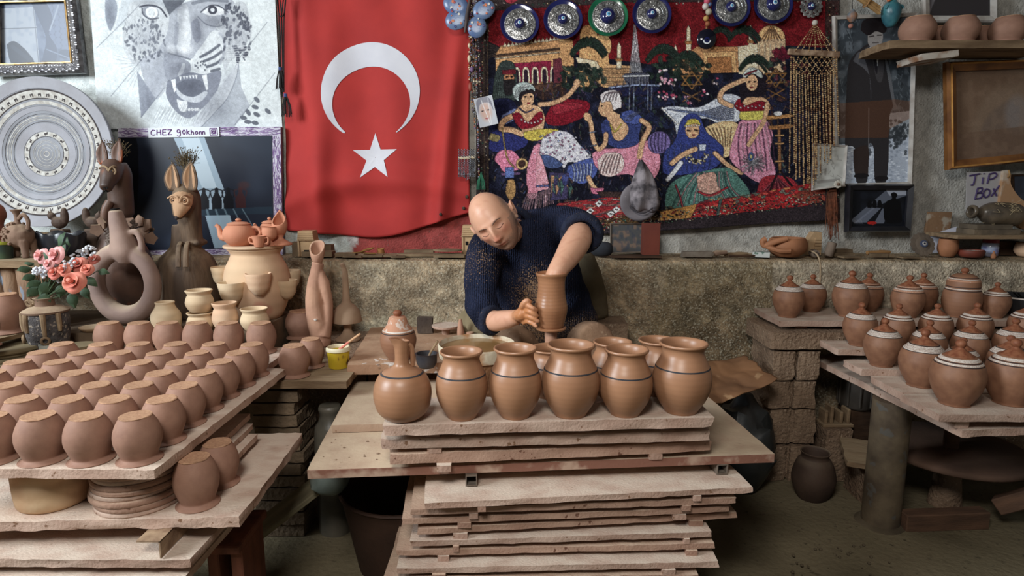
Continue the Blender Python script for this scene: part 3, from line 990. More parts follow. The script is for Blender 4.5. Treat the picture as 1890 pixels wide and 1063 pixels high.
# ---------------------------------------------------------------- table with jars
board('base board of the jar table, dusty with a split corner', (1776, 794), (1990, 786), .43, .72, .02, ware, 'jar table boards', cells=(20, 24, 2), amp=.004, seed=63)
for lb, y0, y1, zt_, x0, x1, s in (('nearest plank under the two big striped jars', 1.505, 1.664, ZA, 1.083, 1.9, 1), ('second plank under the wavy-collared jars', 1.669, 1.828, ZA, 1.09, 1.9, 2),
       ('third plank with a chipped end under four wavy jars', 1.832, 1.942, ZC, 1.065, 1.9, 3), ('raised plank jutting past the others towards the concrete bench', 1.947, 2.066, ZD, 1.05, 1.9, 4)):
 bbox('ware_plank', x0, x1, y0, y1, zt_ - .02, zt_, ware, lb, 'plank', (24, 6, 3), .004, 'planks of the jar table', 100 + s)
for k, (x, y, z0, z1) in enumerate(((1.42, 1.56, .4305, .4545), (1.16, 1.58, .4305, .4545), (1.15, 1.75, .4305, .4545), (1.5, 1.75, .4305, .4545), (1.2, 1.89, .4305, .4735), (1.55, 1.89, .4305, .4735), (1.25, 2.01, .4305, .5055), (1.6, 2.01, .4305, .5055))):
 o = MB().slab((.035, .11 if k < 6 else .08, z1 - z0), (3, 5, 2), .0015, k).build('spacer_block', ware, smooth=35, loc=(x, y - (.02 if k == 0 else 0), z1))
 tag(o, f'wooden spacer under the {("nearest", "second", "third", "raised")[k // 2]} jar plank, ' + (('further', 'nearer')[k % 2] if k < 2 else ('nearer', 'further')[k % 2]) + ' the open end', 'block', 'wooden spacers')
bbox('ware_plank', .925, 1.95, 2.105, 2.335, .565, .585, ware, 'plank on the concrete bench holding the back row of jars', 'plank', (30, 6, 2), .004, 'planks of the jar table', 105)
for k, x in enumerate((1.02, 1.75)):
 tag(MB().box((0, 0, .007), (.04, .12, .0145), bev=.002).build('spacer_block', ware2, smooth=None, loc=(x, 2.2, .5505)), 'spacer under the bench plank, ' + ('potter end', 'far end')[k], 'block', 'wooden spacers')
bbox('concrete_bench', .888, 1.99, 2.075, 2.32, .492, .55, block_m, 'rough concrete bench slab at the wall, front edge crumbling', 'bench', (40, 10, 4), .006, None, 7)
t = thing('block_pillar', 'pillar of crumbling grooved concrete blocks under the bench slab end', 'pillar', (.985, 2.19, 0))
z = 0
for i, h in enumerate((.135, .135, .105, .11)):
 x = (.0, .012, -.004, .0)[i]
 for dx in (-.043, .043):
  MB().slab((.078, .2, h - .008), (5, 7, 5), .006, 110 + i + dx).build('block', block_m, t, 35, (x + dx, (.0, .012, .0, -.006)[i], z + h - .004))
 MB().slab((.02, .17, h - .014), (3, 5, 4), .003, 120 + i).build('mortar_core', block_m, t, 35, (x, 0, z + h - .007))
 z += h
tag(MB().slab((.2, .22, .49), (4, 4, 4), .004, 8).build('concrete_block', block_m, smooth=35, loc=(1.85, 2.2, .491)), 'tall block under the far end of the bench slab', 'block')
# post, braces and the parked kick wheel under the jar table
q = atZ(1642, 984, 0)
PX, PY = 1.155, q.y + .055
t = thing('table_post', 'thick scuffed steel post under the jar table corner', 'post', (PX, PY, 0))
MB().lathe([(0, 0), (.054, 0), (.054, .408), (0, .408)], 32).build('pipe', M('scuffed_pipe', (112, 98, 78), (78, 66, 54), 14, .75, .3, 40, speck=(92, 88, 82), spsc=30, spt=.62), t, 50)
MB().lathe([(0, 0), (.075, 0), (.07, .006), (.055, .012), (0, .012)], 20, wob=.1).build('mortar_collar', dirt, t, 50)
MB().box((.06, .02, .385), (.10, .05, .045), bev=.003).build('bracket', plank_m, t, None)
for k, x in enumerate((1.85,)):
 t = thing('table_post', 'far steel post of the jar table, outside the picture edge', 'post', (x, 1.75, 0))
 MB().lathe([(0, 0), (.054, 0), (.054, .408), (0, .408)], 24).build('pipe', MATS['scuffed_pipe'], t, 50)
def bar(name, a, b, w, h, mat, label, cat, grp=None):
 a, b = Vector(a), Vector(b)
 d = b - a
 mb = MB().box((0, 0, 0), (d.length, w, h), bev=.003)
 o = mb.build(name, mat, smooth=None, loc=(a + b) / 2)
 o.rotation_euler = d.to_track_quat('X', 'Z').to_euler()
 return tag(o, label, cat, grp)
beam_m = M('brown_beam', (108, 80, 62), (80, 60, 48), 7, .85, .3, 60, stretch=(1, 5, 5))
a, b = atZ(1672, 968, .028), atZ(1826, 962, .028)
bar('floor_beam', (a.x, a.y + .02, .029), (b.x, b.y + .02, .029), .045, .056, beam_m, 'square wooden beam on the floor beside the steel post', 'beam')
bar('brace', (b.x + .035, b.y + .02, .07), (b.x + .27, b.y - .24, .345), .05, .05, beam_m, 'slanting wooden brace rising from the floor beam end', 'beam')
t = thing('kick_wheel', 'broad dusty flywheel with an upright shaft below the jar table', 'wheel', (1.44, 1.93, .0))
MB().lathe([(0, .185), (.215, .185), (.22, .19), (.22, .20), (.214, .206), (0, .206)], 56, wob=.006).build('flywheel', M('wheel_wood', (104, 80, 66), (78, 60, 50), 6, .9, .4, 50), t, 50)
MB().lathe([(0, .0), (.022, 0), (.022, .405), (0, .405)], 20).build('shaft', beam_m, t, 50, (-.01, -.01, 0))
MB().lathe([(0, .0), (.05, 0), (.03, .185), (0, .185)], 16).build('footing', block_m, t, 50)
o = board('worn plank lying across rubble behind the steel post', (1563, 852), (1660, 866), .165, .22, .016, plank_m, None, 'plank', (8, 10, 2), .003, 64)
tag(MB().slab((.1, .16, .147), (4, 5, 4), .006, 66).build('rubble_block', block_m, smooth=35, loc=(o.location.x + .02, o.location.y, .1475)), 'rough block under the worn plank', 'block')
t = thing('electric_motor', 'grey drum motor half hidden in the dark below the concrete bench', 'motor', (1.27, 2.2, .0))
mm = M('motor_grey', (108, 100, 92), (84, 78, 72), 9, .6, .2, metal=.3)
MB().lathe([(0, .36), (.05, .36), (.06, .352), (.06, .25), (.05, .24), (0, .24)], 28).build('drum', mm, t, 50)
for k in range(10):
 a = 2 * math.pi * k / 10
 MB().box((.063 * math.cos(a), .063 * math.sin(a), .30), (.006, .006, .09), bev=.001).build('fin', mm, t, None)
MB().box((0, 0, .12), (.09, .09, .24), bev=.006).build('pedestal', dark_wood, t, None)
t = thing('wooden_clamp', 'small worn wooden frame of upright pieces below the bench edge', 'frame', (1.165, 2.155, .19))
for x, h in ((-.035, .06), (-.015, .075), (.02, .055), (.045, .065)):
 MB().box((x, 0, h / 2), (.012, .05, h), bev=.003).build('upright', plank_m, t, None)
MB().box((.005, .0, .006), (.11, .07, .012), bev=.002).build('base', plank_m, t, None)
tag(MB().slab((.10, .12, .19), (4, 4, 4), .005, 67).build('rubble_block', block_m, smooth=35, loc=(1.165, 2.155, .1895)), 'low block under the small wooden frame', 'block')
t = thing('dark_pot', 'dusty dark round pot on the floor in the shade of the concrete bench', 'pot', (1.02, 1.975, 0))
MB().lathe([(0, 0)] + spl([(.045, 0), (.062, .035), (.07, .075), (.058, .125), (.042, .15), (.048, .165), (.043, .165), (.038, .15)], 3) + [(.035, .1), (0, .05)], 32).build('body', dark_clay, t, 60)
for (x, y, lb, n) in ((.80, 2.05, 'crumpled dark plastic bag', 3),):
 mb = MB().ball((0, 0, .16), .15, 26, sq=(.75, .75, 1.1))
 for i, v in enumerate(mb.v):
  q = Vector(v)
  k = noise.noise(q * 14) * .05 + noise.noise(q * 34) * .02
  mb.v[i] = (q.x * (1 + k * 5), q.y * (1 + k * 4), max(0, q.z + k))
 tag(mb.build('plastic_bag', M('black_plastic', (52, 54, 54), (36, 38, 38), 9, .4, .3, 30, spec=.5), loc=(x, y, 0)), 'crumpled dark plastic sack beside the block pillar under the brown sheet', 'bag')
# wrinkled brown sheet slung between table and pillar
nu, nv = 40, 30
A_, B_, C_, D_ = atY(1290, 668, 2.12), atY(1372, 657, 2.14), atY(1434, 703, 1.96), atY(1306, 752, 1.80)
vs, fs = [], []
for j in range(nv + 1):
 for i in range(nu + 1):
  u, v = i / nu, j / nv
  q = (A_ * (1 - u) + B_ * u) * (1 - v) + (D_ * (1 - u) + C_ * u) * v
  w = Vector((q.x * 9, q.y * 9, 3))
  w2 = abs(noise.noise(w * .7)) * .030 + abs(noise.noise(w * 1.9)) * .007
  q = q + Vector((0, -.3 * w2, w2 - .012 * math.sin(math.pi * u)))
  q += Vector((.012 * noise.noise((v * 7, 1, 0)), .01 * noise.noise((u * 6, 2, 0)), 0))
  vs.append(q)
for j in range(nv):
 for i in range(nu):
  a = j * (nu + 1) + i
  fs.append((a, a + 1, a + nu + 2, a + nu + 1))
ct = sum(vs, Vector()) / len(vs)
mb = MB()
mb.add([v - ct for v in vs], fs)
o = mb.build('brown_sheet', M('brown_leather', (156, 114, 80), (124, 90, 64), 6, .75, .35, 26, speck=(176, 140, 104), spsc=18, spt=.64), loc=ct)
sd = o.modifiers.new('t', 'SOLIDIFY')
sd.thickness = .003
tag(o, 'wrinkled brown leather-like sheet draped between the table and the block pillar', 'sheet')
# things on the floor by the bench
a, b = atZ(440, 1000, .12), atZ(590, 898, .22)
o = bar('plank', (a.x, a.y, .11), (b.x, b.y, .23), .085, .016, M('greenish_plank', (140, 132, 106), (112, 104, 82), 5, .9, .3, 60, stretch=(1, 6, 6)), 'greenish plank leaning diagonally in the shadow beside the table', 'plank')
q = atZ(428, 1000, .25)
t = thing('trestle', 'stubby red-brown trestle end below the broken board corner', 'trestle', (q.x, q.y + .02, 0))
rw = M('red_brown_wood', (126, 78, 60), (98, 60, 48), 6, .8, .3, 50, stretch=(5, 5, 1))
MB().box((0, 0, .265), (.085, .16, .02), bev=.003).build('cap', rw, t, None)
for x in (-.026, .026):
 MB().box((x, 0, .128), (.026, .12, .255), bev=.003).build('leg', rw, t, None)
q = atZ(300, 972, .39)
t = thing('angle_iron', 'short rusty angle iron under the edge of the thick board', 'bracket', (q.x, q.y - .05, .354))
am = M('rusty_pale_steel', (172, 146, 118), (124, 98, 78), 30, .7, .3, 90)
MB().box((.0, .10, .0345), (.045, .2, .003)).build('flange', am, t, None)
MB().box((.021, .10, .0175), (.003, .2, .034)).build('web', am, t, None)
q = atZ(588, 830, .0)
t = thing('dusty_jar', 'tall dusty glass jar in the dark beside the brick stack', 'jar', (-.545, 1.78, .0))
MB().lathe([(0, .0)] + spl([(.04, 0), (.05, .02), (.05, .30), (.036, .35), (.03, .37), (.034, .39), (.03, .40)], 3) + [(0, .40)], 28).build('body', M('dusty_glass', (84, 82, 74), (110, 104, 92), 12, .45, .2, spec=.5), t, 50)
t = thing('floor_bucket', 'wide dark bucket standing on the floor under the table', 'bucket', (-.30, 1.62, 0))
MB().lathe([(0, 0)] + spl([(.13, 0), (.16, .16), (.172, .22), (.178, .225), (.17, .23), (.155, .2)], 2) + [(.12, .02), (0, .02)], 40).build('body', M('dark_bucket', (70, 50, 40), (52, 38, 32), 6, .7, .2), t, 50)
mb = MB().ball((0, 0, .05), .055, 18, sq=(1, .9, 1))
for i, v in enumerate(mb.v):
 q = Vector(v)
 k = noise.noise(q * 30) * .25
 mb.v[i] = (q.x * (1 + k), q.y * (1 + k), max(0, q.z * (1 + k)))
q = atZ(607, 905, .25)
tag(mb.build('plastic_bag', M('bluish_plastic', (126, 138, 134), (96, 108, 104), 9, .4, .3, 40, spec=.5), loc=(q.x, q.y + .02, .232)), 'crumpled bluish plastic bag on the end of the diagonal plank', 'bag')
# clay crumbs
mb = MB()
for i in range(130):
 x, y = rng.uniform(.72, 1.06), rng.uniform(1.2, 1.88)
 mb.ball((x, y, .003), rng.uniform(.002, .006), 5, sq=(1, 1, .7))
tag(mb.build('clay_crumbs', dirt, smooth=None), 'dry clay crumbs scattered over the floor', 'crumbs', None, 'stuff')
mb = MB()
for i in range(24):
 q = atZ(rng.uniform(590, 700), rng.uniform(700, 855), .431)
 if q.y < 1.47:
  mb.ball((q.x, q.y, .431), rng.uniform(.001, .0035), 5, sq=(1.3, 1, .6))
tag(mb.build('clay_crumbs', brown_clay, smooth=None), 'dry clay crumbs on the open corner of the work table', 'crumbs', None, 'stuff')
# ---------------------------------------------------------------- log shelf at the window end
xr = -1.505
t = thing('log_shelf', 'thick shelf plank resting on a row of upright peeling logs by the wall', 'shelf', (-1.62, 2.02, .58))
MB().slab((xr + 2.1, .34, .022), (16, 8, 2), .004, 5, T((xr - 2.1) / 2 + 1.62, .12, .2305)).build('shelf_plank', plank_m, t, 35)
bark = M('peeling_bark', (150, 122, 98), (98, 72, 56), 7, .9, .6, 40, speck=(118, 124, 134), spsc=16, spt=.6, stretch=(3, 3, 1), rnd=.1)
for i, px in enumerate((-62, -28, 2, 26, 60)):
 x = atY(px, 550, 2.02).x + 1.62
 r = (.034, .034, .024, .026, .036)[i]
 MB().lathe([(0, 0), (r, 0), (r * 1.03, .05), (r * .95, .12), (r, .2), (r, .2075), (0, .2075)], 16, T(x, 0, 0), wob=.12, seed=i * 5).build('log', bark, t, 60)
MB().box((atY(77, 550, 2.0).x + 1.62 + .012, -.01, .1035), (.012, .03, .207), bev=.002).build('edge_batten', plank_m, t, None)
ZS = .8108
def put(px, py, z, dy=.0):
 q = atZ(px, py, z)
 return Vector((q.x, q.y + dy, z)), mpp(q + Vector((0, dy, .03)))
# horned beast figurine
c = atY(40, 470, 2.06)
c.z = ZS
m_ = mpp(c)
mb = MB().ball((0, 0, .075), .046, 20, sq=(1.1, 1, .95))
for i, v in enumerate(mb.v):
 k = noise.noise(Vector(v) * 60) * .006
 mb.v[i] = tuple(Vector(v) * (1 + k * 8))
for x in (-.03, .028):
 for y in (-.02, .02):
  mb.tube([(x, y, .06), (x * 1.1, y, .03), (x * 1.1, y, .0)], [.018, .013, .012], 10)
t = thing('beast_figurine', 'squat curly-fleeced clay beast jug with stub legs on the log shelf', 'figurine', c)
t.scale = (.9, .9, .95)
remeshed(mb, 'body', brown_clay, .004, t, 2)
mb = MB()
for i in range(70):
 a, b = rng.uniform(1.5, 4.6), rng.uniform(-.7, 1.2)
 d = Vector((math.cos(a) * math.cos(b), math.sin(a) * math.cos(b), math.sin(b))) * .048
 mb.ball((d.x * 1.08, d.y, d.z + .075), .0062, 6)
o = mb.build('fleece_curls', brown_clay, t)
o['kind'] = 'stuff'
MB().lathe(spl([(.016, .10), (.009, .125), (.009, .15), (.018, .163), (.019, .167), (.012, .165), (.006, .15)], 2), 16).build('spout', brown_clay, t, 60)
MB().tube(spl([(.015, -.01, .135), (.04, -.02, .15), (.055, -.02, .13), (.05, -.02, .10)], 4), .007, 8).build('horn', brown_clay, t)
# dark boat-shaped dish with two clay squirrels
c = atY(115, 470, 2.12)
c.z = ZS
t = thing('boat_dish', 'dark glazed boat-shaped dish with a wavy rim at the end of the log shelf', 'dish', c)
rings_ = []
for z, a, b in ((.0, .05, .03), (.01, .068, .042), (.04, .080, .05), (.075, .084, .054), (.078, .079, .05), (.045, .078, .042), (.02, .06, .03)):
 rings_.append([Vector((a * math.cos(q), b * math.sin(q), z + (.006 * math.cos(6 * q) if z > .07 else 0))) for q in [2 * math.pi * k / 40 for k in range(40)]])
MB().loft(rings_).build('bowl', M('black_glaze', (40, 42, 48), (28, 28, 32), 8, .3, .1, spec=.5), t, 60)
for k, (x, f) in enumerate(((-.07, 1), (.05, -1))):
 mb = MB().ball((0, 0, .022), .022, 12, sq=(1.2, .9, 1)).ball((-.024 * f, 0, .045), .014, 10).ball((.022 * f, 0, .045), .017, 10, sq=(.8, .8, 1.9))
 mb.tube([(-.028 * f, .005, .055), (-.03 * f, .006, .066)], [.005, .002], 6).tube([(-.028 * f, -.005, .055), (-.03 * f, -.006, .066)], [.005, .002], 6)
 o = remeshed(mb, 'clay_squirrel', dark_clay, .003, None, 1, loc=(0, 0, 0))
 o.location = (c.x + x, c.y + .10, ZS)
 # stands on a small block so it looks over the rim
 b_ = MB().box((0, 0, .042), (.05, .04, .083), bev=.004).build('clay_stand', dark_clay, smooth=None, loc=(c.x + x, c.y + .10, ZS))
 tag(b_, 'small clay stand behind the boat dish, ' + ('beast side' if f > 0 else 'jug side'), 'stand', 'clay stands')
 o.location.z = ZS + .0835
 tag(o, 'bushy-tailed clay squirrel peering over the boat dish, ' + ('near the beast figurine' if f > 0 else 'near the garlanded jug'), 'figurine', 'clay squirrels')
c = atY(-2, 470, 2.10)
c.z = ZS
t = thing('clay_idol', 'reddish clay figure cut off by picture edge on the log shelf', 'figurine', c)
MB().lathe([(0, 0)] + spl([(.03, 0), (.034, .03), (.028, .08), (.024, .11), (.034, .135), (.03, .165), (.012, .18)], 3) + [(0, .18)], 20, wob=.1).build('body', M('red_idol_clay', (146, 88, 66), (98, 60, 48), 9, .7, .3, 50), t, 60)
for x in (-.016, 0, .016):
 MB().ball((x, -.012, .18), .009, 8).build('knob', MATS['red_idol_clay'], t)
c = atY(8, 470, 2.035)
c.z = ZS
t = thing('painted_cup', 'small dark cup with green and yellow rim on the log shelf', 'cup', c)
MB().lathe([(0, 0), (.024, 0), (.03, .05), (.026, .05), (.02, .01), (0, .01)], 24).build('body', M('dark_painted', (34, 40, 48), (60, 74, 54), 14, .4, .1), t, 50)
MB().lathe([(.0295, .046), (.0312, .048), (.0312, .056), (.027, .056), (.0255, .048)], 24).build('rim', M('yellow_green_rim', (146, 150, 54), rough=.5, bump=0), t, 50)
# ---------------------------------------------------------------- big carved plate against the wall
PC = atY(82, 283, 2.42)
pr_ = 136 * mpp(PC)
t = thing('carved_plate', 'huge grey carved plate with concentric bands leaning on the wall', 'plate', PC)
t.rotation_euler = (R(90) - R(7), 0, 0)
pg, pl_, pw = (M('plate_grey', (146, 148, 154), (122, 122, 126), 7, .8, .25, 90, rings=0), M('plate_lilac', (156, 156, 162), (140, 138, 142), 9, .8, .2, 90), M('plate_pale', (192, 190, 184), (160, 154, 146), 60, .85, .3, 120))
prof = [(0, -.012), (.30, -.012), (.42, -.008), (.62, .004), (.80, .016), (.86, .02), (1.0, .03), (1.0, .018), (.8, .0), (.5, -.02), (0, -.028)]
MB().lathe([(a * pr_, b) for a, b in prof], 96).build('dish', pg, t, 50)
def plate_band(r0, r1, m, name, h=.0012):
 s_ = [(a * pr_, b) for a, b in prof[:7]]
 def zz(r):
  for (a, b), (c2, d) in zip(s_, s_[1:]):
   if a <= r <= c2:
    return b + (d - b) * (r - a) / (c2 - a)
  return s_[-1][1]
 n = 5
 pts = [(r0 * pr_, zz(r0 * pr_) - .001)] + [((r0 + (r1 - r0) * k / n) * pr_, zz((r0 + (r1 - r0) * k / n) * pr_) + h) for k in range(n + 1)] + [(r1 * pr_, zz(r1 * pr_) - .001)]
 return MB().lathe(pts, 96).build(name, m, t, 40)
for r0, r1, m, nm in ((.86, .995, pl_, 'rim_band'), (.735, .83, pw, 'frieze_band'), (.83, .85, slip_dark, 'dark_line'), (.725, .733, slip_dark, 'dark_line'), (.655, .70, pw, 'pale_band'), (.57, .63, pl_, 'lilac_band'),
     (.50, .51, pw, 'thin_ring'), (.46, .468, pw, 'thin_ring'), (.31, .41, pl_, 'lilac_band'), (.24, .30, pw, 'animal_ring'), (.16, .165, pw, 'thin_ring'), (.12, .125, pw, 'thin_ring'), (.08, .085, pw, 'thin_ring'), (.03, .04, pw, 'thin_ring')):
 plate_band(r0, r1, m, nm, .0012 if r1 - r0 > .03 else .0006)
for k in range(14):                              # concentric grooves
 r = .18 + .05 * k
 if r < .72:
  plate_band(r, r + .004, slip_dark if k % 2 else pw, 'groove_line', .0009)
mb = MB()
for k in range(44):                              # little stags round the frieze, goats round the centre
 a = 2 * math.pi * k / 44
 mb.box((0, .78 * pr_, .0158), (.012, .006, .0012), RZ(a)).box((.004, .792 * pr_, .0162), (.003, .010, .0012), RZ(a)).box((-.004, .765 * pr_, .015), (.0025, .008, .0012), RZ(a)).box((.004, .765 * pr_, .015), (.0025, .008, .0012), RZ(a))
for k in range(14):
 a = 2 * math.pi * k / 14
 mb.box((0, .27 * pr_, -.0105), (.011, .005, .0012), RZ(a)).box((.005, .283 * pr_, -.0105), (.0025, .007, .0012), RZ(a)).box((-.003, .257 * pr_, -.0105), (.002, .006, .0012), RZ(a))
o = mb.build('carved_animals', slip_dark, t, None)
o['kind'] = 'stuff'
if 1:
 b = MB().slab((.5, .06, .12), (8, 3, 3), .003, 3).build('plate_ledge', plank_m, smooth=35, loc=(PC.x, 2.42, PC.z - pr_ - .03 + .01))
 b.location.z = min(b.location.z, PC.z - pr_ * .99)
 tag(b, 'low plank under the huge carved plate behind the log shelf', 'plank')
 print('plate bottom', PC.z - pr_, 'plank top', b.location.z)
# ---------------------------------------------------------------- flower pot and bouquet
c = Vector((atZ(118, 640, .54).x + .012, 1.855, .5405))
m_ = mpp(c)
t = thing('crusty_vase', 'pitted vase with clay straps, rings and scroll handle holding the roses', 'vase', c)
crust = M('pitted_crust', (92, 88, 88), (52, 48, 48), 30, .85, 1.0, 120, speck=(150, 140, 128), spsc=100, spt=.6, bdist=.006)
cp = spl([(.040, 0), (.047, .02), (.056, .06), (.058, .10), (.056, .128)], 3)
MB().lathe([(0, 0)] + cp + [(0, .128)], 36, wob=.02).build('body', crust, t, 60)
MB().lathe([(.0, .126), (.060, .128), (.062, .134), (.045, .143), (.026, .148), (.024, .165), (.030, .172), (.022, .172), (.02, .15), (0, .15)], 32).build('shoulder', brown_clay, t, 50)
tan = M('tan_straps', (152, 130, 102), (120, 98, 76), 20, .85, .3)
for a in (-150, -112, -62, -24):
 ca, sa = math.cos(R(a)), math.sin(R(a))
 MB().tube([(ca * .057, sa * .057, .13), (ca * .060, sa * .060, .10), (ca * .059, sa * .059, .075 if a != -62 else .06)], [.008, .007, .005], 8).build('strap', tan, t)
 MB().ball((ca * .0588, sa * .0588, .118), .0035, 8).build('stud', slip_white, t) if a in (-112, -24) else None
 if a in (-150, -62):
  q = Vector((ca * .062, sa * .062, .05))
  e = Vector((-sa, ca, 0))
  MB().tube([q + e * (.010 * math.cos(b)) + Vector((0, 0, .010 * math.sin(b))) for b in [2 * math.pi * k / 14 for k in range(14)]], .004, 6, closed=True).build('ring', tan, t)
MB().tube([(-.026 - .016 * k / 18 * math.cos(k * .55) - .012, -.01, .158 + .016 * (1 - k / 24) * math.sin(k * .55)) for k in range(20)], .004, 6).build('scroll_handle', tan, t)
FC = c + Vector((0, 0, .17))
pinks = [M('rose_pink', (226, 150, 132), (206, 116, 104), 30, .7, .1), M('rose_salmon', (228, 150, 128), (204, 116, 100), 30, .7, .1), M('rose_pale', (232, 178, 172), (214, 150, 150), 30, .7, .1)]
white_fl = M('white_blossom', (226, 228, 232), (196, 200, 208), 40, .7, .1)
leaf_m = M('fabric_leaf', (70, 92, 66), (46, 64, 48), 12, .6, .2, rnd=.1)
stem_m = M('fabric_stem', (62, 78, 54), None, rough=.7, bump=.05)
bq = thing('rose_bouquet', 'bunch of pink and salmon fabric roses with white sprays in the crusty vase', 'bouquet', c + Vector((0, 0, .15)))
def rose(px, py, Wp, m, Y):
 q = atY(px, py, Y)
 r = Wp * .62 * mpp(q)
 mb = MB()
 for k in range(14):
  lay = 0 if k < 5 else (1 if k < 9 else 2)
  a = k * 2.4
  rad = r * (.78, .5, .25)[lay]
  h = r * (.15, .45, .6)[lay]
  N = 5
  vs = []
  for i in range(N + 1):
   for j in range(N + 1):
    u, v = (i / N - .5) * 1.5, j / N
    rr_ = rad * (.35 + .75 * v ** .7) * (1 - .18 * (u * u))
    vs.append((math.cos(a + u * 1.0) * rr_, math.sin(a + u) * rr_, h * (.1 + v) - (.35 * r * v ** 4 if lay == 0 else .1 * r * v ** 4)))
  fs = [(i * (N + 1) + j, (i + 1) * (N + 1) + j, (i + 1) * (N + 1) + j + 1, i * (N + 1) + j + 1) for i in range(N) for j in range(N)]
  mb.add(vs, fs)
 mb.ball((0, 0, r * .45), r * .2, 8)
 o = mb.build('rose', m, bq, loc=q - bq.location)
 o.rotation_euler = (R(rng.uniform(45, 80)), 0, R(rng.uniform(-30, 30)))
 MB().tube([Vector((0, 0, .02)), (q - bq.location) * .6 + Vector((0, 0, .01)), q - bq.location], .0018, 5).build('stem', stem_m, bq)
for a in ((76, 472, 30, pinks[2], 1.86), (104, 470, 34, pinks[2], 1.83), (135, 520, 42, pinks[1], 1.78), (118, 497, 26, pinks[1], 1.81), (144, 487, 30, pinks[0], 1.84), (160, 497, 24, pinks[1], 1.82), (100, 503, 26, pinks[0], 1.82), (172, 478, 22, pinks[0], 1.88), (90, 487, 22, pinks[2], 1.82)):
 rose(*a)
for k in range(11):
 px, py = ((72, 500), (84, 496), (112, 490), (127, 486), (110, 512), (152, 468), (165, 463), (104, 484), (120, 505), (82, 505), (140, 478))[k]
 q = atY(px, py, 1.82 + .03 * (k % 3))
 mb = MB()
 for j in range(16):
  d = Vector((rng.gauss(0, 1), rng.gauss(0, 1), rng.gauss(0, 1))).normalized() * .015
  mb.ball(d, .0052, 6, sq=(1, 1, .7))
 mb.build('white_spray', white_fl, bq, loc=q - bq.location)
for k, (px, py, a, Lf) in enumerate(((107, 455, 60, .035), (118, 470, 80, .03), (56, 495, 190, .03), (64, 508, 200, .03), (92, 520, 230, .04), (112, 525, 260, .03), (75, 520, 200, .035), (180, 500, -10, .025), (128, 455, 100, .02), (85, 540, 250, .04), (62, 488, 170, .02), (98, 492, 120, .035), (130, 540, 280, .035), (150, 530, 300, .03), (70, 530, 220, .035), (158, 512, -40, .03))):
 q = atY(px, py, 1.84)
 vs, fs = [], []
 for i in range(7):
  u = i / 6
  w = .42 * Lf * math.sin(math.pi * u ** .8) + .0004
  for s_ in (-1, 0, 1):
   vs.append((u * Lf * 1.4, w * s_, -.004 * abs(s_) + .006 * math.sin(3 * u)))
 for i in range(6):
  for j in range(2):
   fs.append((i * 3 + j, i * 3 + 3 + j, i * 3 + 4 + j, i * 3 + 1 + j))
 o = MB().add(vs, fs).build('leaf', leaf_m, bq, loc=q - bq.location)
 o.rotation_euler = (R(60), -R(a), 0)
 MB().tube([Vector((0, 0, .01)), q - bq.location], .0012, 4).build('stem', stem_m, bq)
# small dishes near the vase
q, m_ = put(105, 660, .54)
t = thing('plastic_cup', 'small grey-white plastic cup beside the crusty vase', 'cup', (q.x - .02, 1.80, .5405))
MB().lathe([(0, 0), (.02, 0), (.024, .042), (.0225, .042), (.019, .004), (0, .004)], 24).build('body', M('grey_plastic', (176, 182, 176), rough=.5, bump=.05), t, 50)
t = thing('wooden_bat', 'olive round throwing bat propped beside the plastic cup', 'disc', (atY(137, 634, 1.80).x + .012, 1.80, .5405))
MB().lathe([(0, 0), (.02, 0), (.02, .028), (.042, .033), (.043, .04), (.0, .043)], 32, RX(R(0))).build('disc', MATS['olive_dust_wood'], t, 50)
t = thing('saucer', 'cream saucer half hidden behind the rear row of pots', 'saucer', (atY(172, 604, 1.975).x, 1.975, .5805))
MB().lathe([(0, 0), (.026, 0), (.040, .012), (.041, .015), (.026, .006), (0, .005)], 36).build('body', biscuit, t, 50)
# ---------------------------------------------------------------- ring jug
YR = 2.06
c = atY(231, 600, YR)
c.z = .5805
t = thing('ring_jug', 'big unglazed ring-shaped jug with an open middle and side handle', 'jug', c)
mp_ = .00181
def L(px, py, y=0.0, Y=YR, base=None):
 q = atY(px, py, Y + y)
 return q - (c if base is None else base)
mb = MB()
cen = L(231, 531)
pts, rad = [], []
for k in range(48):
 a = 2 * math.pi * k / 48
 pts.append(cen + Vector((math.sin(a) * 52 * mp_, 0, math.cos(a) * 60 * mp_)))
 rad.append((.0265 + .007 * max(0, -math.cos(a)) ** 2 + .003 * max(0, math.cos(a)) ** 3))
dz = min(p_.z - r_ for p_, r_ in zip(pts, rad))
pts = [p_ - Vector((0, 0, dz - .001)) for p_ in pts] if dz < 0 else pts
mb.tube(pts, rad, 20, closed=True, up=(0, 1, 0))
mb.tube(spl([L(234, 486), L(232, 468), L(227, 447), L(221, 425), L(216, 405), L(213, 388)], 4), [x[0] for x in spl([(.022,), (.042,), (.038,), (.030,), (.025,), (.020,)], 4)], 22)
mb.tube(spl([L(236, 432), L(250, 427), L(259, 440), L(262, 462), L(256, 484)], 5), .0105, 12)
remeshed(mb, 'body', M('ring_clay', (158, 132, 118), (122, 102, 96), 5, .75, .15, 80, dust=(196, 176, 150), spec=.35), .004, t, 10, .5)
MB().lathe([(0, 0), (.014, 0), (.013, .004), (0, .004)], 20, T(L(212.5, 387)) @ RY(R(-8))).build('mouth', black_in, t, 50)
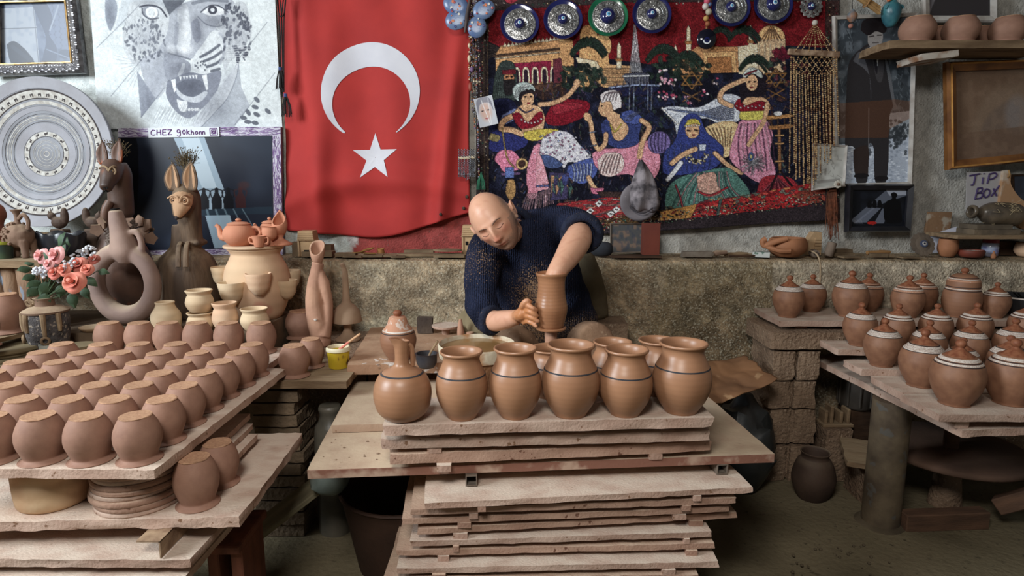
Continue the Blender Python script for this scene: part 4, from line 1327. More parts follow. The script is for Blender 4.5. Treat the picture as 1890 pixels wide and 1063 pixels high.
# ---------------------------------------------------------------- animal-headed jugs
def leaf_ear(t, base, ax, side, Lh, W, mo, mi, name='ear'):
 """upright hollow ear: shell plus paler lining; ax up axis, faces -Y"""
 ax = Vector(ax).normalized()
 n = Vector((0, -1, 0))
 n = (n - ax * n.dot(ax)).normalized()
 s_ = ax.cross(n)
 for nm, off, k, m in ((name, .0, 1.0, mo), ('ear_lining', .0035, .74, mi)):
  vs, fs = [], []
  NU, NV = 12, 8
  for i in range(NU + 1):
   u = i / NU
   w = W * k * (math.sin(math.pi * min(1, .16 + .84 * u) ** .85) ** .8 if u < 1 else .02)
   for j in range(NV + 1):
    v = j / NV * 2 - 1
    cup = W * .5 * (v * v) * math.sin(math.pi * (u * .9 + .08))
    vs.append(Vector(base) + ax * (Lh * (u * (k * .5 + .5) + (1 - k) * .2)) + s_ * (w * v) + n * (cup + off))
  for i in range(NU):
   for j in range(NV):
    a = i * (NV + 1) + j
    fs.append((a, a + 1, a + NV + 2, a + NV + 1))
  o = MB().add(vs, fs).build(nm, m, t)
  sd = o.modifiers.new('t', 'SOLIDIFY')
  sd.thickness = .006 if nm == name else .002
def face_bits(t, eyes, er, mo, mi):
 for e in eyes:
  e = Vector(e)
  MB().tube([e + Vector((er * math.cos(b), -.001, er * math.sin(b))) for b in [2 * math.pi * k / 16 for k in range(16)]], er * .24, 6, closed=True).build('eye_ring', mi, t)
  MB().ball(e, er * .55, 10).build('eyeball', mi, t)
  MB().ball(e + Vector((0, -er * .42, 0)), er * .26, 8).build('pupil', slip_dark, t)
# garlanded dark jug
YD = 2.215
cd = atY(228, 500, YD)
cd.z = .5805
t = thing('animal_jug', 'dark jug with a long-eared animal head and grape garlands behind the ring jug', 'jug', cd)
D1 = M('smoky_red_jug', (104, 76, 62), (66, 52, 46), 7, .5, .25, 40, speck=(150, 86, 56), spsc=10, spt=.6, spec=.4)
LD = lambda px, py, y=0: L(px, py, y, YD, cd)
mb = MB()
bc = LD(228, 450)
mb.lathe([(0, 0)] + spl([(.06, 0), (.085, .05), (.099, .13), (.096, .20), (.07, .27), (.05, .31), (.045, .37), (.046, .40)], 4) + [(0, .40)], 28)
tz = LD(222, 352).z
mb.tube(spl([LD(224, 395), LD(222, 350, -.005), LD(217, 322, -.015), LD(212, 302, -.02)], 4), [x[0] for x in spl([(.042,), (.040,), (.045,), (.036,)], 4)], 16)
mb.tube(spl([LD(209, 306, -.04), LD(204, 322, -.075), LD(198, 338, -.10), LD(195, 349, -.115)], 4), [x[0] for x in spl([(.034,), (.032,), (.023,), (.019,)], 4)], 14)
remeshed(mb, 'body', D1, .005, t, 4)
for b_, a_ in (((193, 303), (190, 260)), ((218, 301), (221, 257))):
 p0, p1 = LD(*b_, -.045), LD(*a_, -.02)
 leaf_ear(t, p0, p1 - p0, 1, (p1 - p0).length, .021, D1, M('ear_inside', (128, 104, 92), (96, 76, 68), 12, .8, .2))
face_bits(t, [LD(194, 317, -.085), LD(207.5, 316, -.093)], .0115, D1, tan)
for s_ in (-1, 1):
 MB().tube(spl([LD(200.5, 316, -.1), LD(200.5 + s_ * 4, 309, -.098), LD(200.5 + s_ * 11, 307, -.085), LD(200.5 + s_ * 17, 311, -.06)], 4), .0035, 6).build('brow', tan, t)
for x in (193, 197.5):
 MB().lathe([(0, 0), (.0035, 0), (.003, .002), (0, .002)], 10, T(LD(x, 347, -.135)) @ RX(R(100))).build('nostril', black_in, t)
MB().tube([LD(191, 354, -.128), LD(195, 351.5, -.135), LD(200, 354, -.128)], .003, 6).build('mouth', black_in, t)
MB().tube(spl([LD(203, 372, -.05), LD(195, 388, -.06), LD(194, 408, -.06), LD(200, 425, -.065)], 5), .014, 10).build('handle', D1, t)
grape = M('clay_grape', (112, 98, 88), (78, 66, 60), 20, .6, .1)
for gx, gy, n in ((200, 438, 22), (246, 422, 16), (277, 430, 18)):
 mb = MB()
 for i in range(n):
  u = i / n
  q = LD(gx + rng.uniform(-7, 7) * (1 - u * .7), gy - 14 + 32 * u, -.112 if gx < 260 else -.06)
  mb.ball(q, .0062, 7)
 o = mb.build('grape_bunch', grape, t)
for gx, gy, a, s_ in ((178, 425, 200, 1), (186, 412, 150, 1), (255, 408, 30, 1), (268, 415, -20, 1.1), (278, 440, -70, 1), (240, 410, 60, .8), (262, 428, 10, 1)):
 q = LD(gx, gy, -.085)
 mb = MB()
 poly = [(r * s_ * .022 * math.cos(b), r * s_ * .022 * math.sin(b)) for b, r in [(2 * math.pi * k / 10, 1.05 if k % 2 == 0 else .82) for k in range(10)]]
 mb.prism(poly, .006)
 o = mb.build('vine_leaf', brown_clay, t, None, q)
 o.rotation_euler = (R(-15), -R(a), R(rng.uniform(-25, 25)))
# tall pointed-eared jug
YE = 2.2
ce = atY(351, 560, YE)
ce.z = .5805
t = thing('animal_jug', 'tall brown jug with a pale-faced animal head and pointed ears', 'jug', ce)
LE = lambda px, py, y=0: L(px, py, y, YE, ce)
D2 = M('streaky_brown_jug', (112, 92, 74), (74, 60, 50), 9, .8, .4, 50, stretch=(3, 3, .6), dust=(142, 122, 98))
mb = MB()
mb.lathe([(0, 0)] + spl([(.07, 0), (.10, .05), (.107, .11), (.102, .17), (.085, .215), (.060, .24), (.046, .262), (.037, .33)], 4) + [(0, .33)], 30)
mb.tube(spl([LE(354, 450), LE(352, 418, -.004), LE(347, 390, -.012), LE(343, 360, -.01), LE(340, 345, 0)], 4), [x[0] for x in spl([(.038,), (.036,), (.043,), (.045,), (.03,)], 4)], 18)
mb.tube(spl([LE(340, 365, -.03), LE(337, 378, -.06), LE(331, 392, -.085), LE(327, 402, -.095)], 4), [x[0] for x in spl([(.040,), (.036,), (.024,), (.013,)], 4)], 14)
mb.box(LE(352, 448), (.095, .08, .02), bev=.008)
remeshed(mb, 'body', D2, .005, t, 4)
pale = M('pale_face_clay', (196, 160, 126), (164, 128, 98), 12, .8, .2)
mb = MB()
mb.tube(spl([LE(338, 362, -.058), LE(336, 376, -.080), LE(331, 391, -.098), LE(327.5, 401, -.104)], 4), [x[0] for x in spl([(.033,), (.031,), (.02,), (.010,)], 4)], 14, flat=.8)
remeshed(mb, 'face_mask', pale, .003, t, 3)
for b_, a_, tw in (((323, 352), (319, 300), 1), ((354, 352), (353, 297), -1)):
 p0, p1 = LE(*b_, -.035), LE(*a_, -.015)
 leaf_ear(t, p0, p1 - p0, tw, (p1 - p0).length, .028, D2, pale)
face_bits(t, [LE(321, 370, -.094), LE(341.5, 370, -.105)], .0112, D2, pale)
for s_ in (-1, 1):
 MB().tube(spl([LE(331, 374, -.112), LE(331 + s_ * 4, 364, -.108), LE(331 + s_ * 12, 360.5, -.096), LE(331 + s_ * 21, 366, -.07)], 4), .0035, 6).build('brow', pale, t)
MB().ball(LE(326.5, 402, -.108), .007, 10).build('nose', slip_dark, t)
for x in (330, 344):
 MB().tube(spl([LE(x + 3, 448, -.045), LE(x, 456, -.085), LE(x - 1, 475, -.108), LE(x - 1, 493, -.118)], 4), .0085, 8, flat=.7).build('strap_handle', D2, t)
def twigs(base, n, spread, h, label, seed):
 r = random.Random(seed)
 mb, mbd = MB(), MB()
 t = thing('dried_twigs', label, 'twigs', base)
 for i in range(n):
  a = r.uniform(0, 6.28)
  e = Vector((math.cos(a) * spread * r.random(), math.sin(a) * spread * r.random() * .5, h * r.uniform(.5, 1)))
  mid = e * .5 + Vector((r.uniform(-.01, .01), 0, .01))
  mb.tube([Vector((0, 0, 0)), mid, e], .0008, 3)
  for j in range(4):
   f = e * r.uniform(.6, 1) + Vector((r.uniform(-.012, .012), r.uniform(-.01, .01), r.uniform(-.008, .008)))
   mb.tube([e * .6, f], .0005, 3)
   mbd.ball(f, .0022, 4)
 o = mb.build('stems', M('dry_stem', (104, 90, 66), (78, 66, 48), 30, .9, 0), t, None)
 o['kind'] = 'stuff'
 o = mbd.build('seed_heads', M('dry_seed', (112, 98, 72), (74, 62, 46), 60, .9, 0), t, None)
 o['kind'] = 'stuff'
twigs(atY(345, 325, YE + .05), 46, .055, .105, 'dried seed-head twigs rising behind the pointed-eared jug head', 3)
twigs(atY(220, 300, YD + .06), 34, .05, .085, 'dried twigs sticking up behind the garlanded jug head', 4)
# ---------------------------------------------------------------- strawberry planter and what stands on it
YP = 2.185
cp_ = atY(478, 560, YP)
cp_.z = .5805
t = thing('pocket_planter', 'large cream planter with open side pockets, pinkish at the foot', 'planter', cp_)
pp = spl([(.070, 0), (.085, .02), (.105, .075), (.1115, .125), (.105, .175), (.088, .212), (.082, .228), (.086, .238), (.092, .247), (.09, .252)], 4)
MB().lathe([(0, 0)] + pp + [(.08, .252), (.075, .23), (0, .2)], 48, wob=.01).build('body', M('planter_clay', (216, 186, 152), (206, 168, 138), 4, .85, .15, 60, rings=8, ringamt=.05, spec=.2, speck=(196, 142, 118), spsc=7, spt=.6), t, 60)
for a, z, s_ in ((-112, .115, 1.05), (-66, .145, 1.0), (-172, .155, .9), (-14, .11, .85), (40, .13, .9), (120, .13, .9)):
 ca, sa = math.cos(R(a)), math.sin(R(a))
 rr_ = ring_at(pp, z)
 k = s_ * .042
 o = MB().lathe([(.0, -.048 * s_), (.35 * k, -.045 * s_), (.8 * k, -.02 * s_), (.95 * k, .01), (1.02 * k, .025), (1.0 * k, .03), (.88 * k, .028), (.8 * k, .012)], 28, T(ca * (rr_ + .006), sa * (rr_ + .006), z)).build('pocket', biscuit if a != -66 else biscuit2, t, 60)
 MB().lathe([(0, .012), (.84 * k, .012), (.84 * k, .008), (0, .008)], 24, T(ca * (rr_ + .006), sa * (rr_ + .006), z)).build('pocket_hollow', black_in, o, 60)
zl = .5805 + .2525
o = MB().lathe([(0, 0), (.1, 0), (.103, .004), (.102, .009), (0, .009)], 44, wob=.008).build('planter_lid', biscuit2, smooth=50, loc=(cp_.x - .002, YP, zl))
tag(o, 'round flat clay lid on the planter carrying the teapots', 'lid')
ZT = zl + .0095
def lobj(px, Y):
 q = atY(px, 450, Y)
 return Vector((q.x, Y, ZT))
def teapot(pos, k, label, knob=True, rz=0):
 t = thing('teapot', label, 'teapot', pos, rz)
 MB().lathe([(0, 0)] + [(a * k, b * k) for a, b in spl([(.55, 0), (.6, .03), (.85, .25), (1, .6), (.96, .95), (.78, 1.22), (.62, 1.33), (.6, 1.36)], 3)] + [(0, 1.36 * k)], 36).build('body', terra, t, 60)
 lid = MB().lathe([(0, 1.3 * k), (.7 * k, 1.34 * k), (.72 * k, 1.38 * k), (.5 * k, 1.48 * k), (.15 * k, 1.53 * k), (0, 1.53 * k)], 30).build('lid', terra, t, 50)
 MB().lathe([(0, 1.5 * k), (.1 * k, 1.52 * k), (.19 * k, 1.62 * k), (.12 * k, 1.72 * k), (0, 1.74 * k)], 16).build('knob', terra, lid, 60)
 MB().tube([Vector(p_) * k for p_ in spl([(-.8, 0, .55), (-1.1, 0, .55), (-1.22, 0, .9), (-1.28, 0, 1.15), (-1.45, 0, 1.3)], 4)], [x[0] * k for x in spl([(.3,), (.24,), (.17,), (.14,), (.12,)], 4)], 12).build('spout', terra, t)
 MB().tube([Vector(p_) * k for p_ in spl([(.75, 0, 1.12), (1.15, 0, 1.15), (1.35, 0, .85), (1.15, 0, .45), (.88, 0, .35)], 4)], .1 * k, 10).build('handle', terra, t)
 return t
teapot(lobj(443, 2.145), .054, 'round orange terracotta teapot with curved spout on the planter lid')
t = teapot(lobj(500, 2.225), .036, 'smaller terracotta lidded pot behind the teapot on the planter lid', rz=R(40))
t.scale = (1.05, 1.05, 1.5)
t = thing('two_handled_cup', 'tiny terracotta cup with two ear handles in front of the teapot', 'cup', lobj(478, 2.10))
MB().lathe([(0, 0)] + spl([(.014, 0), (.017, .01), (.0205, .028), (.023, .037)], 3) + [(.019, .037), (.015, .006), (0, .006)], 28).build('body', terra, t, 60)
for s_ in (-1, 1):
 MB().tube(spl([(s_ * .019, 0, .029), (s_ * .031, 0, .03), (s_ * .03, 0, .014), (s_ * .018, 0, .01)], 4), .0032, 8).build('handle', terra, t)
t = thing('spoon_rest', 'terracotta spoon-rest with a tall pointed open scoop on a pedestal foot', 'holder', lobj(519, 2.16))
MB().lathe([(0, 0)] + spl([(.036, 0), (.036, .006), (.012, .02), (.009, .03), (.02, .045)], 3) + [(0, .05)], 30).build('foot', terra, t, 60)
def scoop(r, h, cut, n=24, rows_=10, tip=.0):
 vs, fs = [], []
 for j in range(rows_ + 1):
  v = j / rows_
  for i in range(n):
   a = 2 * math.pi * i / n
   front = .5 - .5 * math.sin(a)              # 1 at -Y
   top = h * (1 - cut * front ** 1.2)
   rr_ = r * (.55 + .6 * math.sin(min(1, v * 1.1) * 1.7)) * (1 - tip * v * v * (1 - front))
   vs.append((rr_ * math.cos(a), rr_ * math.sin(a), top * v))
 for j in range(rows_):
  for i in range(n):
   k = (i + 1) % n
   fs.append((j * n + i, j * n + k, (j + 1) * n + k, (j + 1) * n + i))
 fs.append(tuple(range(n))[::-1])
 return MB().add(vs, fs)
o = scoop(.028, .085, .62, tip=.9).build('scoop', terra, t, 60, (0, 0, .038))
sd = o.modifiers.new('t', 'SOLIDIFY')
sd.thickness = .004
t = thing('goblet', 'small terracotta goblet between the cup and spoon-rest', 'goblet', lobj(499, 2.135))
MB().lathe([(0, 0)] + spl([(.02, 0), (.008, .012), (.008, .018), (.022, .03), (.026, .05), (.024, .062), (.026, .066)], 3) + [(.02, .06), (0, .03)], 26).build('body', terra, t, 60)
# ---------------------------------------------------------------- cream jars on the rear bench
CJ = {'neck': [(.36, 0), (.44, .03), (.5, .3), (.49, .55), (.36, .74), (.31, .86), (.33, .93), (.30, .95), (.26, .9), (.26, .7), (0, .3)],
 'cup': [(.28, 0), (.34, .03), (.47, .25), (.5, .42), (.44, .62), (.40, .70), (.47, .82), (.48, .86), (.43, .86), (.38, .72), (.42, .45), (0, .1)]}
for px, Wp, kind, z, hs, m, lb in ((308, 51, 'neck', 0, 1.12, biscuit, 'greenish-cream bottle-necked jar in front of the ring jug'), (372, 50, 'cup', 0, .8, biscuit, 'cream cup-shaped pot underneath, lower of the stacked two'),
        (417, 46, 'cup', 0, 1.32, biscuit2, 'pinkish cream pot between the stacked pair and the end pot'), (471, 51, 'cup', 0, .95, biscuit, 'cream wide-rimmed pot, end of the row below the planter'),
        (372, 49, 'cup', 1, .98, biscuit, 'cream cup-shaped pot on top, upper of the stacked two')):
 q = atY(px, 600, 1.985)
 W = Wp * mpp(Vector((q.x, 1.97, .62)))
 zb = .5805
 if z:
  zb = .5805 + 50 * mpp(Vector((q.x, 1.97, .62))) * .86 * .8 + .0005
 t = thing('cream_pot', lb, 'pot', (q.x, 1.985, zb), 0, 'cream biscuit pots')
 MB().lathe([(0, 0)] + [(a * W, b * W * hs) for a, b in spl(CJ[kind][:-1], 3)] + [(0, CJ[kind][-1][1] * W * hs)], 36, wob=.006).build('body', m, t, 60)
# ---------------------------------------------------------------- twisted bottle, gourd, tub
YT = 2.1
ct_ = atY(592, 630, YT)
ct_.z = .5005
LT = lambda px, py, y=0: L(px, py, y, YT, ct_)
t = thing('twisted_bottle', 'tall gnarled pinkish clay bottle like two entwined roots with a cut-away mouth', 'bottle', ct_)
mb = MB()
mb.tube(spl([LT(594, 632), LT(588, 600), LT(581, 565), LT(581, 530), LT(584, 505), LT(587, 484)], 4), [x[0] for x in spl([(.032,), (.036,), (.032,), (.028,), (.022,), (.020,)], 4)], 16)
mb.tube(spl([LT(596, 620, -.01), LT(604, 590, .0), LT(606, 560, .0), LT(600, 530, -.005), LT(591, 505)], 4), [x[0] for x in spl([(.028,), (.018,), (.016,), (.018,), (.016,)], 4)], 14)
mb.lathe([(0, 0), (.034, 0), (.036, .02), (0, .05)], 20)
for i, v in enumerate(mb.v):
 mb.v[i] = tuple(Vector(v) * (1 + .03 * noise.noise(Vector(v) * 40)))
gn = M('gnarled_clay', (190, 148, 122), (160, 118, 98), 8, .8, .35, 50, dust=(206, 172, 144))
remeshed(mb, 'body', gn, .0035, t, 3)
o = scoop(.021, .082, .55, tip=-.1).build('cut_mouth', gn, t, 60, LT(587, 489))
sd = o.modifiers.new('t', 'SOLIDIFY')
sd.thickness = .005
MB().ball(LT(582, 590, -.037), .006, 8, sq=(1, .5, .7)).build('clay_blob', slip_white, t)
cg = atY(641, 600, 2.17)
cg.z = .5005
t = thing('gourd_lamp', 'clay gourd-shaped lamp with a long bent neck on a flared foot', 'lamp', cg)
MB().lathe([(0, 0)] + spl([(.042, 0), (.043, .006), (.025, .02), (.014, .04), (.016, .062), (.03, .068)], 3) + [(.051, .068), (.052, .072)] + spl([(.050, .085), (.044, .108), (.030, .126), (.016, .138), (.012, .17), (.011, .21), (.009, .25)], 3), 36).build('body', M('gourd_clay', (176, 148, 122), (150, 124, 102), 8, .8, .15), t, 60)
MB().tube(spl([(0, 0, .248), (-.004, 0, .262), (-.009, -.004, .276)], 4), [.009, .0088, .0086, .0084, .008, .0082, .0085, .0085, .008], 12).build('neck_tip', MATS['gourd_clay'], t)
q, m_ = put(620, 683, .4995)
t = thing('paint_tub', 'yellow plastic tub smeared with brown slip, stick inside', 'tub', (q.x, q.y + .035, .4998))
W = 44 * m_
MB().lathe([(0, 0), (W * .42, 0), (W * .47, .052), (W * .42, .052), (W * .38, .006), (0, .006)], 36).build('body', M('yellow_plastic', (212, 192, 48), (190, 160, 44), 10, .4, .1, speck=(96, 60, 36), spsc=42, spt=.63, stretch=(1, 1, .35)), t, 50)
MB().lathe([(W * .46, .05), (W * .51, .052), (W * .51, .06), (W * .46, .064), (W * .42, .06), (W * .42, .05)], 36).build('rim', M('cream_plastic', (222, 212, 180), (150, 100, 60), 14, .5, .1, lo=.6, hi=.66), t, 50)
MB().lathe([(0, .042), (W * .41, .042), (W * .41, .036), (0, .036)], 28).build('slip', M('brown_slip', (170, 128, 84), (120, 70, 40), 30, .3, .1), t, 50)
t2 = thing('brush_stick', 'pink-tipped wooden stick leaning in the yellow tub', 'stick', (q.x, q.y + .035, .54))
MB().tube([(-.01, 0, .004), (.032, .005, .036)], [.0042, .0038], 8).build('shaft', M('pink_stick', (214, 128, 112), rough=.6, bump=.05), t2)
MB().tube([(.032, .005, .036), (.066, .01, .0605)], [.0038, .0035], 8).build('tip', M('pale_stick', (206, 164, 126), rough=.7, bump=.05), t2)
# ================================================================ hung on the wall
def quad(pts, Y):
 return [atY(x, y, Y) for x, y in pts]
def qlerp(q, u, v):
 return (q[0] * (1 - u) + q[1] * u) * (1 - v) + (q[3] * (1 - u) + q[2] * u) * v
def framed(name, label, px, Y, border, depth, mat, pic, picmat, inner=None, cat='picture', bev=.25, piece='print'):
 """px: outer corners tl,tr,br,bl; border in metres; pic a Pic; returns the thing"""
 q = quad(px, Y)
 base = (q[2] + q[3]) / 2
 t = thing(name, label, cat, base)
 q = [p_ - base for p_ in q]
 w = ((q[1] - q[0]).length + (q[2] - q[3]).length) / 2
 h = ((q[3] - q[0]).length + (q[2] - q[1]).length) / 2
 bu, bv = border / w, border / h
 I = [qlerp(q, u, v) for u, v in ((bu, bv), (1 - bu, bv), (1 - bu, 1 - bv), (bu, 1 - bv))]
 for k in range(4):
  a, b, c, d = q[k], q[(k + 1) % 4], I[(k + 1) % 4], I[k]
  m1, m2 = a.lerp(d, bev), b.lerp(c, bev)
  f = Vector((0, -depth, 0))
  b2 = Vector((0, -depth * .5, 0))
  z0 = Vector((0, .004, 0))
  secs = [[a + z0, a + b2, m1 + f, d + b2 * 1.2, d + z0], [b + z0, b + b2, m2 + f, c + b2 * 1.2, c + z0]]
  vs = secs[0] + secs[1]
  fs = [(i, i + 1, i + 6, i + 5) for i in range(4)] + [(4, 0, 5, 9), (0, 4, 3, 2, 1), (5, 6, 7, 8, 9)]
  MB().add(vs, fs).build('frame_rail', mat, t, 25)
 I2 = [p_ + Vector((0, -depth * .18, 0)) for p_ in I]
 pic.sheet(piece, picmat, quad_fn(I2), t)
 bk = MB()
 bk.add([p_ + Vector((0, dy, 0)) for dy in (.0, .004) for p_ in I], [(0, 1, 2, 3), (4, 7, 6, 5), (0, 4, 5, 1), (1, 5, 6, 2), (2, 6, 7, 3), (3, 7, 4, 0)])
 bk.build('backing', dark_wood, t, None)
 return t, q, I
gloss_print = VC('glossy_print', .3, .0, 300, .25)
paper_print = VC('paper_print', .9, .05, 200, .15)
matte_print = VC('matte_print', .5, .0, 300, .3)
# silver ornate frame
p = Pic(0, 0, 126, 118, 1.2, (96, 112, 144))
p.cloud(.9, 24, (132, 148, 178))
p.poly([(0, 10), (62, 8), (66, 118), (0, 118)], (206, 214, 226), .9)
p.cloud(.35, 9, (150, 164, 190))
for i in range(6):
 for j in range(9):
  p.ell(94 + j % 2 * 0 + i * 10 - 12, -4 + j * 11 + (i % 2) * 5, 5, 5.6, (122, 138, 172))
p.sp([(56, 0), (84, 0), (96, 40), (86, 60), (98, 88), (92, 118), (70, 118), (80, 70), (68, 30)], (70, 84, 116), .9)
p.line([(108, 6), (88, 54)], 3, (168, 182, 206))
p.line([(0, 48), (64, 48)], 1, (70, 78, 92))
p.line([(60, 5), (64, 118)], 1, (90, 98, 120))
p.sp([(8, 78), (22, 72), (44, 92), (56, 118), (18, 118)], (44, 52, 72), .9)
for k in range(10):
 p.ell(20 + k * 3, 84 + k * 2.6, 6, 4, (66, 76, 98), 40, .7)
p.ell(112, 100, 12, 9, (74, 90, 120))
p.line([(80, 90), (126, 112)], 2, (140, 156, 186))
p.a *= .68
silver = M('tarnished_silver', (150, 148, 150), (96, 94, 98), 40, .35, .35, 120, metal=.75)
t, q, I = framed('ornate_frame', 'ornate tarnished silver frame holding a bluish figure print, high up at picture edge', [(-14, -14), (143, -18), (161, 136), (-14, 142)], 2.55, .042, .03, silver, p, gloss_print)
mb = MB()
for k in range(4):
 a, b, c, d = q[k], q[(k + 1) % 4], I[(k + 1) % 4], I[k]
 n = int((b - a).length / .014)
 for i in range(n):
  u = (i + .5) / n
  for v, s_ in ((.28, .0062), (.72, .0036)):
   e = a.lerp(b, u).lerp(d.lerp(c, u), v)
   mb.ball(e + Vector((0, -.026 if v < .5 else -.021, .003 * (-1) ** i * (v < .5))), s_, 6, sq=(1.3, .7, .8))
o = mb.build('leaf_moulding', silver, t)
o['kind'] = 'stuff'
o = MB()
for k in range(4):
 o.tube([I[k] + Vector((0, -.02, 0)), I[(k + 1) % 4] + Vector((0, -.02, 0))], .0035, 6)
o.build('gilt_fillet', M('gilt', (196, 166, 112), (150, 120, 78), 40, .4, .1, metal=.6), t)
# pencil drawing: half face, half big cat
p = Pic(168, -6, 522, 238, 1.5, (214, 220, 221))
p.cloud(.03, 60)
gr = (150, 154, 164)
dk = (74, 76, 86)
p.sp([(197, 0), (216, 0), (218, 22), (208, 48), (201, 54), (195, 30)], (150, 156, 166))
p.poly([(228, 0), (330, 0), (326, 18), (342, 30), (322, 34), (262, 30), (232, 40), (210, 58)], (196, 202, 206))
p.sp([(244, 5), (268, 0), (300, 8), (318, 22), (316, 38), (322, 60), (300, 92), (272, 112), (246, 118), (230, 100), (224, 70), (232, 40)], (196, 200, 203))
p.poly([(306, 0), (350, 0), (318, 30)], (104, 108, 116))
p.sp([(318, 26), (346, 6), (400, -8), (440, 0), (446, 30), (424, 56), (400, 84), (372, 100), (346, 108), (318, 106), (300, 116), (262, 116), (290, 90), (310, 60)], (170, 174, 182))
p.sp([(334, 16), (352, 8), (356, 40), (356, 70), (346, 94), (328, 92), (330, 60)], (206, 210, 214), .9)
p.ell(316, 88, 12, 14, (188, 192, 198), 0, .9, .6)
p.ell(344, 88, 18, 13, (206, 210, 214), 0, .9, .6)
p.sp([(358, 40), (372, 34), (376, 64), (368, 78), (360, 68)], (128, 132, 144), .7)
p.sp([(326, 44), (334, 40), (330, 78), (322, 80)], (148, 152, 162), .6)
p.curve([(310, 96), (324, 100), (340, 104), (352, 108)], 3, (104, 108, 118), .8)
p.sp([(254, 112), (276, 98), (302, 92), (304, 130), (306, 152), (292, 172), (282, 182), (262, 150)], (176, 180, 188))
p.sp([(302, 96), (346, 110), (352, 128), (340, 140), (308, 148), (300, 120)], (150, 154, 164))
p.sp([(338, 114), (342, 118), (336, 134), (326, 138)], (204, 208, 212), .8)
p.poly([(248, 128), (282, 182), (252, 218)], (150, 155, 166))
p.poly([(286, 182), (300, 168), (306, 150), (296, 146)], (182, 186, 192), .9)
# muzzle
p.sp([(354, 118), (360, 102), (380, 78), (396, 58), (410, 56), (420, 70), (418, 96), (408, 120), (396, 136), (374, 136), (358, 130)], (208, 212, 214))
p.sp([(404, 48), (430, 26), (444, 6), (462, 4), (470, 24), (474, 60), (462, 80), (448, 100), (430, 112), (418, 128), (414, 100), (420, 72)], (188, 192, 196))
for a in ([(372, 104), (392, 94), (410, 82)], [(378, 112), (398, 104), (414, 94)], [(384, 122), (402, 116), (416, 106)], [(392, 130), (408, 126)]):
 p.curve(a, 5, (90, 94, 104), .9)
p.curve([(412, 60), (420, 72), (418, 96), (410, 116)], 5, (168, 172, 180), .8)
# open mouth and teeth
p.sp([(306, 148), (330, 138), (352, 132), (378, 136), (410, 130), (404, 160), (392, 180), (370, 200), (348, 218), (330, 214), (312, 196), (302, 172)], (126, 130, 142))
p.sp([(322, 154), (340, 146), (366, 146), (380, 160), (372, 176), (352, 182), (334, 176)], (108, 112, 124))
p.sp([(322, 160), (336, 174), (356, 178), (376, 168), (382, 172), (366, 188), (340, 186), (324, 174)], (196, 200, 206))
for x, y, h in ((331, 140, 8), (338, 139, 6), (344, 139, 6), (350, 138, 6), (356, 138, 6), (362, 137, 9)):
 p.poly([(x - 2.5, y), (x + 2.5, y), (x + .5, y + h)], (226, 228, 228))
p.poly([(313, 146), (322, 144), (322, 166), (318, 170)], (228, 230, 230))
p.poly([(373, 138), (383, 136), (384, 164), (380, 166)], (228, 230, 230))
p.sp([(322, 182), (334, 186), (342, 186), (340, 204), (330, 206), (324, 196)], (220, 223, 224))
for x in (345, 351, 357, 362):
 p.ell(x, 202, 3, 3, (222, 224, 225))
p.poly([(346, 232), (430, 132), (446, 112), (438, 146), (416, 186), (388, 214), (362, 238)], (200, 204, 208))
p.poly([(362, 238), (398, 206), (424, 176), (440, 140), (446, 112), (448, 160), (462, 196), (428, 238)], (164, 169, 178), .8)
p.curve([(446, 112), (440, 140), (420, 180), (392, 210), (364, 238)], 1.4, (120, 124, 134), .9)
for k in range(46):      # fur hatching under the jaw
 x = 280 + k * 2.2
 p.line([(x + 12, 186 + k % 5 * 3 + abs(k - 20) * .3), (x - 6, 222 + (k * 7) % 14)], .8, (140, 144, 152), .6)
# eyes
p.ell(281, 22, 17, 12, (150, 154, 162), 10)
p.ell(284, 22, 12, 10, (222, 224, 226))
p.ell(284, 22, 12.5, 10.5, (66, 68, 78), 0, .0)
p.curve([(262, 12), (280, 9), (300, 14), (312, 30)], 3, (62, 64, 74), .9)
p.curve([(266, 14), (268, 26), (280, 34), (296, 32)], 2.2, (80, 82, 92), .9)
p.ell(284, 22, 7, 7, (204, 208, 210))
p.sp([(380, 22), (396, 13), (412, 12), (426, 22), (410, 28), (394, 28)], (222, 224, 226))
p.ell(401, 18, 9, 8, (70, 72, 82))
p.ell(401, 18, 4, 4, (200, 204, 208))
p.curve([(378, 22), (394, 11), (412, 10), (430, 22)], 2, (62, 64, 74), .9)
p.curve([(372, 30), (388, 44), (410, 48), (428, 40)], 2, (112, 116, 126), .8)
p.curve([(364, 6), (392, 0), (430, 2)], 6, (110, 114, 124), .7)
rs = random.Random(11)
for k in range(150):
 x, y = rs.uniform(226, 318), rs.uniform(30, 112)
 if (x - 262) ** 2 / 44 ** 2 + (y - 74) ** 2 / 42 ** 2 < 1 and not (x > 300 and y < 50):
  p.ell(x, y, rs.uniform(1.2, 2.6), rs.uniform(2, 4.6), (96, 100, 110), rs.uniform(-30, 50), .75)
for k in range(120):
 x, y = rs.uniform(406, 474), rs.uniform(6, 118)
 if (x - 444) ** 2 / 30 ** 2 + (y - 58) ** 2 / 56 ** 2 < 1:
  p.ell(x, y, rs.uniform(1.5, 3.8), rs.uniform(2.4, 6.4), (70, 73, 84), rs.uniform(-40, 60), .85)
for k in range(14):
 p.ell(360 + rs.uniform(0, 22), 114 + rs.uniform(-4, 14), 1.4, 1.8, (74, 78, 88), 0, .8)
for x, y, a in ((476, 184, 50), (472, 198, 20), (496, 206, 40), (458, 208, 60), (474, 212, 30), (448, 218, 10), (456, 226, 5), (470, 228, 10)):
 p.ell(x, y, 7, 4, (92, 96, 106), a, .9)
for k in range(9):
 p.line([(254, 112 + k * 1.5), (206 + k * 4, 100 + k * 8)], .8, (150, 154, 160), .7)
 p.line([(424, 84 + k * 4), (470, 78 + k * 5)], .9, (232, 234, 234), .8)
